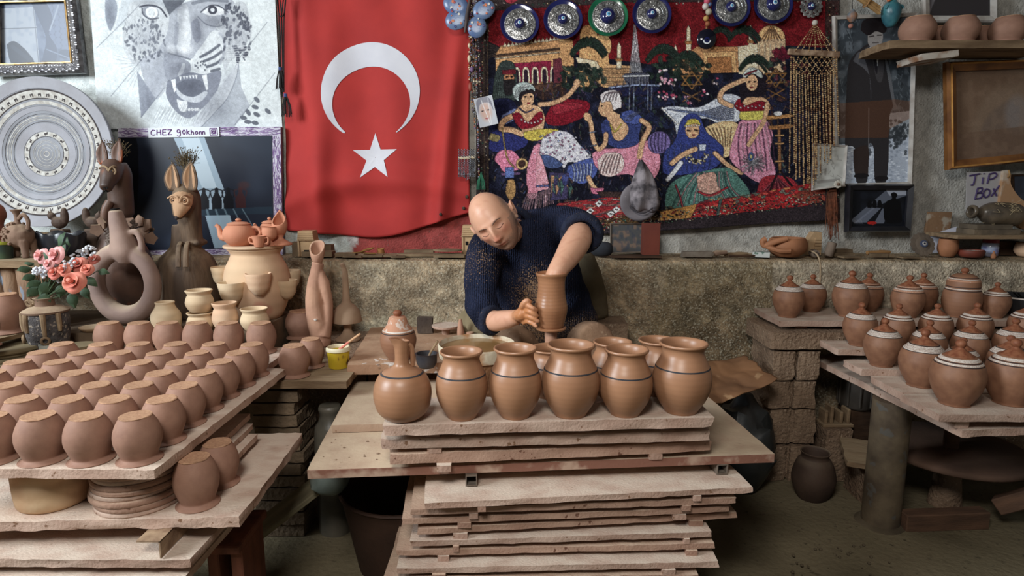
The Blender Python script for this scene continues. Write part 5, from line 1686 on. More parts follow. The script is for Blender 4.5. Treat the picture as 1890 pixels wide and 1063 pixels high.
for a, b in (((174, 87), (262, 8)), ((196, 176), (262, 104)), ((446, 108), (505, 40)), ((430, 232), (514, 134)), ((252, 216), (300, 160))):
 p.line([a, b], 1.0, (110, 114, 124), .8)
for x, y, rx, ry, c_, r_, a_ in ((338, 40, 10, 44, dk, 8, .35), (372, 58, 12, 34, dk, -10, .4), (322, 96, 24, 10, dk, 0, .4), (336, 128, 30, 14, dk, 0, .45), (290, 140, 22, 34, gr, 20, .5), (270, 70, 34, 30, gr, 0, .5), (440, 60, 30, 44, gr, 0, .45),
        (400, 36, 40, 14, dk, 0, .35), (410, 44, 26, 8, dk, 0, .3), (346, 62, 10, 40, (226, 228, 230), 5, .6), (344, 90, 16, 10, (228, 230, 232), 0, .7), (318, 90, 9, 10, (220, 223, 226), 0, .5), (390, 180, 26, 60, gr, 25, .5),
        (400, 200, 30, 30, dk, 0, .3), (268, 190, 16, 34, dk, 0, .35), (350, 160, 24, 14, dk, 0, .5), (204, 24, 10, 26, dk, 0, .4), (330, 10, 26, 12, dk, 0, .5), (424, 150, 16, 40, gr, 20, .5), (300, 120, 16, 30, gr, 0, .4), (280, 4, 36, 8, dk, 0, .35)):
 p.ell(x, y, rx * 1.2, ry * 1.2, c_, r_, a_, 1)
for k in range(700):
 x, y = rs.uniform(226, 476), rs.uniform(0, 120)
 if ((x - 262) / 46) ** 2 + ((y - 66) / 54) ** 2 < 1 or ((x - 440) / 36) ** 2 + ((y - 58) / 60) ** 2 < 1:
  p.line([(x, y), (x + rs.uniform(-5, 5), y + rs.uniform(3, 8))], .8, rs.choice((gr, dk, (226, 228, 230))), .4)
for k in range(260):
 x, y = rs.uniform(300, 420), rs.uniform(90, 215)
 p.line([(x, y), (x + rs.uniform(3, 9), y - rs.uniform(2, 7))], .7, dk, .16)
p.blur(1)
p.cloud(.05, 2)
p.cloud(.05, 7)
p.grain(.02)
q = quad([(166, -6), (508, -6), (521, 236), (182, 238)], 2.555)
o = p.sheet('pencil_drawing', paper_print, quad_fn(q, wav=lambda U, V: .004 * np.sin(U * 5) * np.sin(V * 4)), None, .0012)
tag(o, 'large pencil drawing merging a human face with a snarling leopard', 'drawing')
# dark still-life board with scribbled border and its hand-written strip
p = Pic(226, 250, 504, 470, 1.0, (30, 34, 46))
p.cloud(.6, 50, (46, 54, 68))
p.sp([(226, 250), (258, 250), (262, 330), (250, 470), (226, 470)], (16, 16, 20), .9)
p.poly([(326, 250), (382, 250), (416, 350), (440, 470), (398, 470), (372, 360)], (170, 190, 204), .85)
p.poly([(340, 250), (372, 250), (404, 350), (378, 350)], (214, 226, 232), .5)
p.ell(300, 390, 46, 80, (22, 26, 36), 10, .8, .4)
for x in (380, 403, 424, 446):
 c_ = (18, 18, 24) if x < 440 else (56, 30, 32)
 p.sp([(x - 8, 392), (x - 9, 372), (x - 4, 360), (x - 3, 350), (x + 3, 350), (x + 4, 360), (x + 9, 372), (x + 8, 392)], c_)
 p.curve([(x + 3, 352), (x + 11, 356), (x + 9, 368)], 2, c_)
 p.curve([(x - 3, 352), (x - 11, 356), (x - 9, 368)], 2, c_)
p.poly([(370, 392), (504, 388), (504, 402), (370, 404)], (36, 48, 60))
for k in range(5):
 p.line([(385 + k * 16, 392), (402 + k * 22, 470)], 4 - .5 * k, (150, 176, 186), .5)
p.ell(452, 345, 14, 10, (70, 36, 34), 0, .6, .5)
q = quad([(220, 237), (519, 234), (523, 470), (222, 478)], 2.54)
base = (q[2] + q[3]) / 2
t = thing('night_still_life', 'dark picture of jug silhouettes in a light beam with a scribbled violet border', 'picture', base)
q0 = [v - base for v in q]
p.sheet('print', gloss_print, quad_fn([qlerp(q0, u, v) + Vector((0, -.008, 0)) for u, v in ((.0, .07), (.945, .07), (.945, .935), (.0, .935))]), t)
MB().add([v + Vector((0, dy, 0)) for dy in (-.006, .012) for v in q0], [(0, 1, 2, 3), (4, 7, 6, 5), (0, 4, 5, 1), (1, 5, 6, 2), (2, 6, 7, 3), (3, 7, 4, 0)]).build('panel', M('violet_board', (120, 112, 132), rough=.7, bump=.1), t, None)
def scribble(u0, v0, u1, v1, name, n, dx):
 w, h = (u1 - u0) * 300, (v1 - v0) * 236
 s_ = Pic(0, 0, w, h, 2, (196, 192, 204))
 r = random.Random(int(u0 * 100 + v0 * 10))
 for i in range(n):
  x, y = r.uniform(0, w), r.uniform(0, h)
  a, b = (r.uniform(4, 14), r.uniform(-3, 3)) if dx else (r.uniform(-3, 3), r.uniform(4, 12))
  s_.line([(x, y), (x + a, y + b)], 1.0, ((96, 60, 120), (70, 48, 86), (120, 92, 140))[i % 3], .8)
 s_.sheet('border_' + name, matte_print, quad_fn([qlerp(q0, u, v) + Vector((0, -.0085, 0)) for u, v in ((u0, v0), (u1, v0), (u1, v1), (u0, v1))]), t)
scribble(0, 0, 1, .065, 'top', 330, True)
scribble(.95, .065, 1, 1, 'side', 300, False)
scribble(0, .94, .95, 1, 'foot', 200, True)
# lettered strip: pen strokes as fine raised ink
q_ = quad([(273, 236), (404, 234), (405, 252), (274, 254)], 2.527)
bs = (q_[2] + q_[3]) / 2
t = thing('lettered_strip', 'white paper strip with hand-lettered shop words above the dark picture', 'sign', bs)
ql = [v - bs for v in q_]
MB().add([v + Vector((0, dy, 0)) for dy in (0, .0012) for v in ql], [(0, 1, 2, 3), (4, 7, 6, 5), (0, 4, 5, 1), (1, 5, 6, 2), (2, 6, 7, 3), (3, 7, 4, 0)]).build('paper', M('white_paper', (222, 226, 230), rough=.9, bump=.05), t, None)
ink = M('violet_ink', (98, 52, 118), rough=.6, bump=0)
def strokes(word, strokes_, ql, t, w, rad, mat, name='lettering'):
 """strokes in strip units, x 0..w, y 0..1 down"""
 mb = MB()
 for s_ in strokes_:
  pts = spl([(x / w, y) for x, y in s_], 4) if len(s_) > 2 else [(x / w, y) for x, y in s_]
  mb.tube([qlerp(ql, u, v) + Vector((0, -.0008, 0)) for u, v in pts], rad, 6)
 o = mb.build(name, mat, t)
 o['label'] = f'hand-written words {word}'
 return o
def at_(ss, x, y=0, k=1.0, h=1.0):
 return [[(x + a * k, y + b * h) for a, b in s_] for s_ in ss]
GL = {'C': [[(.55, .1), (.25, .02), (.02, .4), (.05, .8), (.3, .98), (.58, .85)]], 'H': [[(.05, 0), (0, 1)], [(.5, 0), (.5, 1)], [(.03, .5), (.5, .48)]],
 'E': [[(.5, 0), (.04, .02)], [(.04, .02), (.0, 1)], [(.0, 1), (.5, .97)], [(.02, .5), (.42, .48)]], 'Z': [[(.0, .05), (.52, .02)], [(.52, .02), (.02, .97)], [(.02, .97), (.55, .93)]],
 'g': [[(.45, .12), (.2, 0), (.02, .25), (.2, .5), (.45, .3), (.48, .1)], [(.47, .1), (.46, .8), (.3, 1.05), (.02, .95)]], 'o': [[(.25, .05), (.02, .45), (.22, .95), (.48, .6), (.38, .12), (.25, .05)]],
 'k': [[(.05, -.1), (.02, 1)], [(.42, .2), (.05, .55)], [(.05, .55), (.46, 1)]], 'h': [[(.05, -.1), (.02, 1)], [(.04, .6), (.2, .35), (.4, .45), (.42, 1)]],
 'n': [[(.05, .3), (.03, 1)], [(.05, .55), (.22, .3), (.4, .45), (.42, 1)]]}
ss = []
for ch, x, k, y, h in (('C', 5, 14, .22, .55), ('H', 16, 14, .2, .56), ('E', 26.5, 14, .2, .55), ('Z', 36, 14, .2, .55), ('g', 53, 13, .22, .66), ('o', 63, 11, .24, .5), ('k', 71, 13, .26, .5), ('h', 79, 11, .3, .46), ('o', 86.5, 10, .40, .36), ('n', 94, 10, .30, .46), ('n', 100, 10, .30, .46)):
 ss += at_(GL[ch], x, y, k, h)
strokes('CHEZ gokhonn', ss, ql, t, 131, .0017, ink)
ss = [[(114, .15), (127, .14)], [(127, .14), (127.5, .85)], [(127.5, .85), (114, .86)], [(114, .86), (114, .15)]]
ss += [[(117, .3), (124, .29)], [(124, .29), (124.5, .7)], [(124.5, .7), (117, .71)], [(117, .71), (117, .3)], [(119, .42), (122, .4), (122.5, .6), (119.5, .62), (119, .45), (121, .5)]]
strokes('boxed spiral mark', ss, ql, t, 131, .0014, ink, 'drawn_mark')['label'] = 'small drawn square spiral mark'
# ---------------------------------------------------------------- the red flag
FQ = quad([(508, -30), (868, -30), (866, 402), (528, 418)], 2.555)
fb = (FQ[2] + FQ[3]) / 2
FL = thing('flag', 'red cloth flag with white crescent and star hanging on the wall', 'flag', fb)
def flag_pt(u, v, off=0.0):
 q_ = [p_ - fb for p_ in FQ]
 p0 = qlerp(q_, u, v)
 s_ = math.sin
 sag = -.052 * (1 - abs(2 * u - .85) ** 2.2) * v ** 6 + .01 * v ** 8 * s_(9 * u)
 y = (-.018 * math.exp(-((u - .12 - .1 * v) / .07) ** 2) * (1 - .2 * v) - .012 * math.exp(-((u - .30 + .12 * v) / .06) ** 2) * v
  - .022 * math.exp(-((u - .97 + .28 * (1 - v) ** 2 * 0 + .12 * v) / .05) ** 2) * (.4 + .6 * v) - .013 * math.exp(-((u - .82 - .14 * (1 - v)) / .04) ** 2) * v
  - .014 * math.exp(-((v - .90 + .10 * (1 - (2 * u - 1) ** 2)) / .05) ** 2)
  - .010 * math.exp(-((v - .80 + .25 * (u - .5) ** 2) / .06) ** 2) * math.exp(-((u - .3) / .3) ** 2)
  + .004 * s_(14 * u + 3 * v) + .003 * s_(23 * u - 5 * v) + .006 * noise.noise((u * 4, v * 4, 1)))
 x_in = -.012 * s_(math.pi * min(1, v * 1.0)) * (1 - u) ** 6
 return p0 + Vector((-x_in + .004 * s_(8 * v) * (u ** 8), 1.5 * y - off, sag))
NU, NV = 110, 130
vs = [flag_pt(i / NU, j / NV) for j in range(NV + 1) for i in range(NU + 1)]
fs = [(j * (NU + 1) + i, j * (NU + 1) + i + 1, (j + 1) * (NU + 1) + i + 1, (j + 1) * (NU + 1) + i) for j in range(NV) for i in range(NU)]
o = MB().add(vs, fs).build('cloth', M('flag_red', (178, 56, 52), (162, 50, 48), 5, .75, .08, 400, spec=.2), FL, 180)
sd = o.modifiers.new('t', 'SOLIDIFY')
sd.thickness = .0015
flag_w = M('flag_white', (216, 216, 222), (200, 200, 208), 6, .8, .08, 400)
def uv(px, py):          # flag coordinates of a point given in the flat layout
 v = (py + 30) / (410 + 30 + (px - 508) * -.02)
 xl, xr = 508 + 20 * v, 868 - 2 * v
 return (px - xl) / (xr - xl), v
def on_flag(rows_, name):
 vs, fs = [], []
 n = len(rows_[0])
 for r in rows_:
  for x, y in r:
   vs.append(flag_pt(*uv(x, y), off=.0022))
 for j in range(len(rows_) - 1):
  for i in range(n - 1):
   fs.append((j * n + i, j * n + i + 1, (j + 1) * n + i + 1, (j + 1) * n + i))
 return MB().add(vs, fs).build(name, flag_w, FL, 180)
ox, oy, orx, ory = 684.5, 161, 90.5, 89
ix, iy, irx, iry = 686, 183, 71.5, 68
m = 120
# crescent: walk outer arc, taper to horns at both ends
rows_ = []
a0, a1 = R(122.5), R(417.5)
for j in range(9):
 f = j / 8
 row = []
 for i in range(m + 1):
  a = a0 + (a1 - a0) * i / m
  O_ = Vector((ox + orx * math.cos(a), oy + ory * math.sin(a)))
  d = Vector((ix, iy)) - O_
  # ray from the outer point towards the inner centre hits the inner ellipse
  dn = Vector((d.x / irx, d.y / iry)).length
  I_ = O_ + d * max(0, 1 - 1 / dn)
  row.append(tuple(O_.lerp(I_, f)))
 rows_.append(row)
on_flag(rows_, 'crescent')
sc_, sr, si = (692.5, 279), 43, 17
pts = []
for k in range(10):
 a = R(-90 + 36 * k)
 r_ = sr if k % 2 == 0 else si
 pts.append((sc_[0] + r_ * math.cos(a), sc_[1] + r_ * math.sin(a)))
rows_ = [[(sc_[0] + (x - sc_[0]) * f, sc_[1] + (y - sc_[1]) * f) for (x, y) in [(pts[i % 10][0] * (1 - w) + pts[(i + 1) % 10][0] * w, pts[i % 10][1] * (1 - w) + pts[(i + 1) % 10][1] * w) for i in range(10) for w in (0, .5)] + [pts[0]]] for f in (.02, .35, .7, 1)]
on_flag(rows_, 'star')
for px, py in ((815, 405), (855, 405), (862, 367)):
 u, v = uv(px, py)
 MB().ball(flag_pt(min(.985, u), min(.97, v), .006), .007, 8, sq=(1, .6, 1)).build('tack', dark_clay, FL)
# black tassel cords at the flag's edge
t = thing('tassel_cord', 'black knotted cord with two tassels hanging down the flag edge', 'tassel', atY(520, 100, 2.5))
bs = t.location
cord = M('black_cord', (40, 34, 34), (24, 20, 20), 40, .8, .2)
for (x0, x1, x2, yb) in ((512, 515, 517, 125), (528, 524, 524, 170), (515, 520, 522, 170), (524, 519, 517, 125)):
 MB().tube([atY(x, y, 2.5) - bs for x, y in spl([(x0, -10), (x1, 40), (x2, yb)], 4)], .0025, 5).build('cord', cord, t)
MB().tube([atY(x, y, 2.495) - bs for x, y in spl([(510, -8), (514, 22), (519, 31), (525, 22), (528, -8)], 5)], .0022, 5).build('loop', cord, t)
for (x, y0, y1, w) in ((517, 126, 165, 8), (527, 175, 215, 12)):
 mb = MB()
 for k in range(26):
  a = rng.uniform(-1, 1)
  b = rng.uniform(-1, 1)
  mb.tube([atY(x + a * 2, y0, 2.5 + b * .004) - bs, atY(x + a * w * .8, (y0 + y1) / 2, 2.5 + b * .012) - bs, atY(x + a * w, y1 + rng.uniform(-5, 2), 2.5 + b * .012) - bs], .0014, 3)
 o = mb.build('tassel', cord, t)
 MB().tube([atY(x, y0 - 2, 2.5) - bs, atY(x, y0 + 4, 2.5) - bs], .007, 8).build('binding', M('blue_thread', (62, 76, 120), rough=.8, bump=.1), t)
# ---------------------------------------------------------------- woven tapestry
p = Pic(878, -12, 1548, 446, 1.0, (22, 22, 34))
p.cloud(.7, 16, (34, 38, 62))
p.poly([(878, -12), (1548, -12), (1548, 96), (1400, 86), (1200, 120), (1040, 96), (878, 96)], (108, 20, 26))
p.cloud(.12, 8)
TAN, TAN2, CRM = (186, 134, 84), (150, 96, 54), (206, 186, 150)
NAVY, SKIN, SK2, PINK, RED, GRN = (36, 44, 92), (196, 148, 108), (150, 100, 70), (200, 118, 138), (122, 20, 34), (34, 46, 38)
p.poly([(878, 62), (930, 88), (884, 118), (878, 118)], (38, 32, 32))
for k in range(6):
 p.line([(884, 72 + k * 8), (926, 88 + k * 1)], 1, (84, 70, 60))
# pavilion
p.poly([(914, 96), (1042, 82), (1046, 150), (1004, 168), (915, 132)], TAN)
p.poly([(924, 82), (1036, 70), (1042, 84), (914, 98)], (170, 120, 76))
for k in range(16):
 p.poly([(928 + k * 7, 84 - k * .8), (932 + k * 7, 76 - k * .8), (935 + k * 7, 84 - k * .8)], CRM)
p.line([(912, 100), (1044, 88)], 4, (66, 48, 38))
p.line([(914, 105), (1042, 94)], 2, CRM)
p.poly([(944, 114), (1016, 110), (1018, 150), (950, 150)], (126, 26, 52))
for k in range(5):
 x = 953 + k * 17
 p.sp([(x - 6, 152), (x - 6, 128), (x, 120), (x + 6, 128), (x + 6, 152)], CRM)
 p.sp([(x - 3.5, 153), (x - 3.5, 130), (x, 125), (x + 3.5, 130), (x + 3.5, 153)], (42, 28, 40))
p.poly([(1020, 108), (1040, 104), (1042, 150), (1022, 154)], (96, 40, 50))
for x in (1000, 1018, 1036):
 p.line([(x, 150), (x + 2, 180)], 4, TAN2)
p.poly([(960, 152), (1046, 150), (1046, 178), (1000, 182)], (54, 36, 34), .8)
# distant domes and towers
p.poly([(1030, 72), (1056, 72), (1060, 140), (1040, 140)], TAN)
p.ell(1086, 62, 16, 16, TAN)
p.poly([(1070, 62), (1112, 66), (1122, 94), (1128, 160), (1066, 160)], (196, 144, 90))
p.ell(1112, 84, 16, 22, (198, 146, 92))
p.poly([(1062, 104), (1100, 112), (1120, 150), (1070, 128)], CRM)
p.poly([(1118, 118), (1166, 122), (1166, 160), (1112, 162)], (188, 140, 92))
for x, y0, y1, w in ((1142, 78, 128, 9), (1270, 48, 96, 9), (1246, 84, 118, 8), (1384, 48, 120, 9)):
 p.poly([(x - w / 2, y1), (x - w / 2.6, y0 + 8), (x, y0), (x + w / 2.6, y0 + 8), (x + w / 2, y1)], CRM)
 p.poly([(x - w * .8, y0 + 30), (x + w * .8, y0 + 30), (x + w * .6, y0 + 36), (x - w * .6, y0 + 36)], TAN2)
p.poly([(1242, 120), (1286, 88), (1366, 90), (1372, 140), (1240, 140)], (178, 124, 78))
p.poly([(1296, 100), (1356, 98), (1358, 140), (1300, 140)], (196, 146, 92))
p.poly([(1304, 110), (1348, 108), (1350, 140), (1308, 140)], TAN2)
p.poly([(1360, 90), (1400, 84), (1402, 150), (1362, 142)], CRM)
p.ell(1422, 76, 25, 26, (204, 154, 100))
p.poly([(1396, 78), (1448, 76), (1448, 140), (1398, 146)], (196, 160, 120))
for k in range(7):
 p.line([(1422, 50), (1402 + k * 6.5, 80)], 1, TAN2)
for k in range(5):
 p.line([(1400 + k * 10, 86), (1400 + k * 10, 130)], 2, CRM)
for k in range(10):
 p.line([(1112, 126 + k * 3.4), (1166, 126 + k * 3.4)], 1, (120, 84, 56), .5)
rs = random.Random(4)
def palm(x, y, s_, c=(30, 44, 34)):
 for k in range(13):
  a = R(-200 + k * 20 + rs.uniform(-6, 6))
  p.curve([(x, y), (x + math.cos(a) * 14 * s_, y + math.sin(a) * 10 * s_), (x + math.cos(a) * 26 * s_, y + math.sin(a) * 10 * s_ + 12 * s_)], 4.2 * s_, c)
  p.curve([(x, y), (x + math.cos(a) * 14 * s_, y + math.sin(a) * 10 * s_ - 1), (x + math.cos(a) * 26 * s_, y + math.sin(a) * 10 * s_ + 10 * s_)], 1, (66, 92, 74))
palm(1086, 82, 1.25), palm(1224, 96, 1.2), palm(1268, 108, 1.1), palm(1372, 62, 1.1), palm(1392, 118, 1.1), palm(1330, 60, .8)
def bush(x, y, rx, ry, n, cs):
 for k in range(n):
  a, d = rs.uniform(0, 6.28), rs.random() ** .5
  p.ell(x + math.cos(a) * rx * d, y + math.sin(a) * ry * d, rs.uniform(3, 8), rs.uniform(2, 5), cs[k % len(cs)], rs.uniform(0, 90), .85)
bush(1074, 142, 44, 24, 90, [(22, 30, 28), (30, 42, 36), (44, 60, 50)])
bush(1250, 132, 60, 26, 90, [(22, 30, 28), (30, 44, 36), (40, 56, 46)])
bush(1460, 130, 40, 40, 70, [(30, 30, 38), (44, 60, 50), (90, 40, 46)])
bush(1210, 210, 70, 36, 110, [(24, 28, 54), (34, 40, 70), (40, 52, 50)])
bush(1430, 200, 50, 50, 100, [(22, 24, 46), (34, 34, 60), (70, 44, 40)])
bush(1440, 105, 14, 12, 26, [(110, 26, 44), (80, 20, 36)])
# fountain
p.poly([(1163, 134), (1169, 46), (1173, 46), (1183, 134)], (176, 178, 184), .75)
for k in range(7):
 p.line([(1170 + (k - 3) * .5, 52 + abs(k - 3) * 8), (1173 + (k - 3) * 4, 136)], 1.3, (226, 226, 228), .8)
p.sp([(1150, 142), (1156, 136), (1192, 136), (1198, 142), (1190, 158), (1160, 158)], (64, 66, 82))
p.line([(1150, 141), (1198, 141)], 3, (200, 204, 208))
for k in range(9):
 p.line([(1152 + k * 5.5, 142), (1151 + k * 5.7, 158)], 1.4, (196, 200, 208), .8)
p.curve([(1124, 162), (1170, 158), (1216, 160)], 4, (128, 142, 180))
p.sp([(1128, 164), (1212, 162), (1200, 176), (1150, 178)], (28, 30, 60))
for x in (1162, 1170, 1196, 1203):
 p.line([(x, 160), (x - 1, 206)], 2.4, (150, 170, 206), .8)
for k in range(60):
 x, y = rs.choice(((1222, 134), (1240, 156), (1222, 178), (1232, 182), (1270, 190), (1247, 182), (1318, 154), (1302, 176), (1222, 152)))
 p.ell(x + rs.uniform(-7, 7), y + rs.uniform(-7, 7), 2.6, 2.4, rs.choice(((206, 140, 160), (170, 60, 90), (226, 200, 206))))
for cx, cy, s_ in ((1276, 152, 1), (1430, 152, 1.05)):
 for k in range(2):
  pts = [(cx + 21 * s_ * math.cos(R(90 + 180 * k + 120 * i)), cy + 17 * s_ * math.sin(R(90 + 180 * k + 120 * i))) for i in range(4)]
  p.line(pts, 3.2, (128, 88, 46))
 p.line([(cx - 16, cy + 22), (cx + 16, cy + 40)], 3, (118, 80, 44))
 p.line([(cx + 16, cy + 22), (cx - 16, cy + 40)], 3, (118, 80, 44))
for k in range(1500):      # broken colour of the pile between the figures
 x, y = rs.uniform(904, 1522), rs.uniform(150, 410)
 p.line([(x, y), (x + rs.uniform(-5, 5), y + rs.uniform(2, 9))], rs.uniform(1.2, 2.6), rs.choice(((62, 74, 120), (56, 78, 68), (100, 76, 60), (30, 34, 60), (120, 104, 84), (80, 60, 90)) if y < 300 else ((84, 110, 104), (120, 96, 66), (66, 84, 130), (150, 126, 100), (40, 44, 62), (130, 80, 90))), .7)
# veiled onlooker
p.sp([(908, 180), (912, 140), (922, 114), (936, 108), (950, 118), (954, 150), (948, 184), (930, 196)], (48, 58, 54))
for k in range(5):
 p.curve([(916 + k * 4, 180), (916 + k * 4, 140), (930 + k * 3, 112)], 1, (86, 100, 92), .7)
p.ell(939, 140, 10, 9, (164, 108, 70))
p.poly([(926, 126), (952, 124), (952, 133), (927, 134)], (96, 26, 34))
p.sp([(928, 144), (950, 144), (946, 168), (932, 170)], (34, 30, 32))
for x in (935, 944):
 p.ell(x, 138, 2.4, 1.4, (20, 16, 16))
p.sp([(892, 250), (900, 190), (930, 176), (952, 190), (950, 230), (920, 262)], (24, 26, 52))
# reclining woman with raised arm
p.sp([(1004, 216), (1024, 186), (1060, 182), (1088, 190), (1078, 214), (1040, 230), (1012, 228)], RED)
p.sp([(1020, 192), (1060, 187), (1074, 196), (1040, 206), (1022, 208)], (150, 40, 52), .7)
p.sp([(926, 208), (950, 196), (960, 206), (940, 222), (922, 226)], (92, 104, 150))
p.sp([(898, 262), (906, 240), (936, 232), (968, 244), (972, 264), (944, 276), (908, 274)], (38, 42, 98))
p.sp([(905, 240), (922, 246), (918, 256), (902, 252)], (150, 130, 50), .7)
p.sp([(952, 198), (964, 190), (990, 192), (1002, 204), (1004, 224), (996, 246), (972, 250), (956, 226), (944, 210)], SKIN)
p.curve([(950, 208), (930, 218), (924, 232), (944, 236), (962, 244)], 11, SKIN)
p.curve([(996, 190), (1020, 188), (1046, 176), (1062, 158)], 9, SKIN)
p.ell(1064, 152, 6, 8, SKIN, 20)
p.sp([(944, 206), (958, 204), (972, 222), (990, 206), (1000, 204), (1000, 222), (984, 232), (962, 234), (950, 222)], RED)
for k in range(7):
 p.ell(962 + k * 6, 220 - (k - 3) ** 2 * .8 + 4, 1.6, 1.6, (214, 200, 196))
p.ell(973, 178, 12, 16, SKIN)
p.sp([(948, 176), (946, 160), (958, 149), (974, 149), (986, 158), (984, 168), (970, 162), (958, 182)], (150, 164, 160))
for k in range(5):
 p.curve([(949 + k * 3, 178 - k * 2), (954 + k * 4, 160), (974 + k * 2, 152)], 1, (208, 214, 208), .8)
p.sp([(956, 178), (962, 166), (982, 162), (986, 172), (978, 168), (964, 174), (960, 190)], (34, 28, 32))
for x in (969, 979):
 p.ell(x, 175, 2.2, 1.2, (24, 18, 18))
p.ell(975, 187, 3, 1.6, (150, 40, 44))
p.curve([(958, 196), (970, 204), (984, 198)], 2, (40, 48, 96))
p.sp([(966, 240), (990, 236), (1018, 236), (1030, 240), (1006, 252), (986, 258), (968, 252)], (190, 166, 64))
p.sp([(920, 300), (912, 290), (922, 274), (944, 274), (958, 290), (956, 310), (930, 314)], (196, 104, 132))
p.sp([(996, 268), (1004, 250), (1030, 240), (1052, 246), (1068, 266), (1086, 286), (1092, 300), (1078, 306), (1050, 300), (1040, 312), (1030, 296), (1010, 286), (994, 284)], (196, 192, 206))
for k in range(120):
 x, y = rs.uniform(996, 1090), rs.uniform(242, 310)
 if y > 238 + (x - 1030) * .5 and y < 292 + (x - 996) * .18:
  p.ell(x, y, 2, 1.6, rs.choice(((150, 84, 120), (96, 110, 150), (220, 216, 222), (120, 60, 90))), 0, .8)
p.sp([(994, 284), (1012, 286), (1032, 298), (1038, 306), (1020, 312), (1002, 304)], (62, 78, 124))
p.sp([(1048, 308), (1074, 298), (1096, 296), (1102, 318), (1092, 336), (1072, 344), (1054, 334), (1046, 320)], (66, 82, 150))
for k in range(6):
 p.curve([(1056 + k * 7, 306), (1060 + k * 6, 322), (1058 + k * 6, 338)], 3, (176, 188, 216), .75)
p.curve([(1086, 332), (1092, 346), (1100, 356)], 9, SKIN)
p.sp([(1088, 352), (1104, 354), (1114, 354), (1110, 364), (1094, 364)], (186, 96, 124))
p.sp([(984, 268), (996, 264), (992, 300), (990, 362), (972, 362), (972, 310)], PINK)
p.sp([(992, 276), (1002, 300), (1012, 346), (1000, 352), (990, 350), (988, 310)], (212, 138, 152))
for k in range(18):
 x = 972 + k * 2.8
 p.line([(x, 358 - max(0, k - 8) * 1.2), (x - 8 + rs.uniform(-3, 3) + k * .5, 388 - max(0, k - 8) * 1)], 1.6, (216, 160, 170))
for k in range(7):
 p.ell(990 + k * 3.4, 344, 1.6, 2.4, (70, 80, 130))
p.line([(926, 318), (958, 318)], 5, (96, 70, 110))
p.poly([(932, 306), (948, 306), (948, 326), (932, 326)], (74, 92, 150))
p.ell(962, 300, 11, 11, (180, 142, 90))
p.ell(962, 300, 7, 7, (60, 40, 36))
for a in (0, 1):
 pts = [(940 + a * 18 + (16 - a * 2) * math.cos(R(k * 20)), 350 + (20 - a * 3) * math.sin(R(k * 20))) for k in range(19)]
 p.line(pts, 2.2, (20, 18, 24))
p.sp([(936, 330), (948, 330), (950, 356), (940, 368), (932, 352)], (150, 112, 66))
p.curve([(926, 232), (930, 262), (936, 290), (948, 306)], 2.4, (170, 140, 70))
p.poly([(1012, 318), (1050, 322), (1046, 372), (1016, 374)], (60, 54, 88))
for k in range(14):
 p.poly([(1012 + k * 3, 316 + rs.uniform(0, 40)), (1020 + k * 3, 320 + rs.uniform(0, 44)), (1014 + k * 3, 330 + rs.uniform(0, 40))], rs.choice((TAN, (70, 110, 96), (60, 70, 130))), .8)
# profile woman in navy
p.sp([(1092, 286), (1110, 278), (1150, 276), (1190, 266), (1208, 268), (1218, 300), (1214, 330), (1196, 346), (1160, 330), (1120, 330), (1098, 310)], PINK)
p.sp([(1102, 300), (1118, 286), (1146, 290), (1150, 318), (1130, 332), (1108, 326)], (208, 176, 170))
for k in range(6):
 p.curve([(1106 + k * 6, 326), (1112 + k * 6, 304), (1120 + k * 5, 290)], 1, (140, 84, 96), .8)
p.sp([(1108, 230), (1130, 212), (1160, 206), (1184, 222), (1180, 250), (1176, 272), (1140, 278), (1116, 262)], (46, 56, 108))
p.sp([(1124, 224), (1140, 216), (1160, 240), (1148, 262), (1132, 258)], SKIN)
p.curve([(1126, 232), (1134, 246), (1146, 232)], 3, (180, 160, 60))
p.sp([(1116, 200), (1146, 198), (1140, 222), (1122, 224)], SKIN)
p.sp([(1103, 204), (1106, 192), (1112, 182), (1132, 184), (1136, 206), (1122, 216), (1110, 214)], SKIN)
p.sp([(1110, 190), (1108, 176), (1120, 168), (1138, 168), (1146, 184), (1144, 206), (1132, 204), (1126, 188)], (208, 196, 196))
for k in range(5):
 p.curve([(1112 + k * 6, 186), (1118 + k * 5, 174), (1130 + k * 3, 170)], 1, (120, 90, 96), .8)
p.sp([(1132, 206), (1146, 200), (1162, 212), (1146, 214)], (30, 28, 38))
p.ell(1110, 196, 1.8, 1.4, (24, 18, 18))
p.sp([(1146, 210), (1166, 206), (1186, 222), (1176, 232), (1152, 228)], (62, 76, 140))
for k in range(4):
 p.curve([(1150 + k * 4, 226), (1160 + k * 4, 216), (1172 + k * 3, 210)], 1, (150, 160, 200), .7)
p.curve([(1082, 212), (1090, 228), (1094, 258), (1104, 278), (1116, 268), (1118, 250)], 9, SKIN)
p.ell(1084, 216, 7, 9, SKIN, -30)
p.curve([(1184, 226), (1198, 240), (1186, 266), (1180, 296)], 10, SKIN)
for y in (246, 272):
 p.line([(1086, y), (1100, y - 2)], 2, (110, 130, 160))
p.ell(1216, 270, 21, 22, (102, 86, 142))
for k in range(5):
 p.curve([(1204 + k * 6, 252), (1200 + k * 7, 270), (1206 + k * 5, 288)], 1.4, (60, 48, 96), .8)
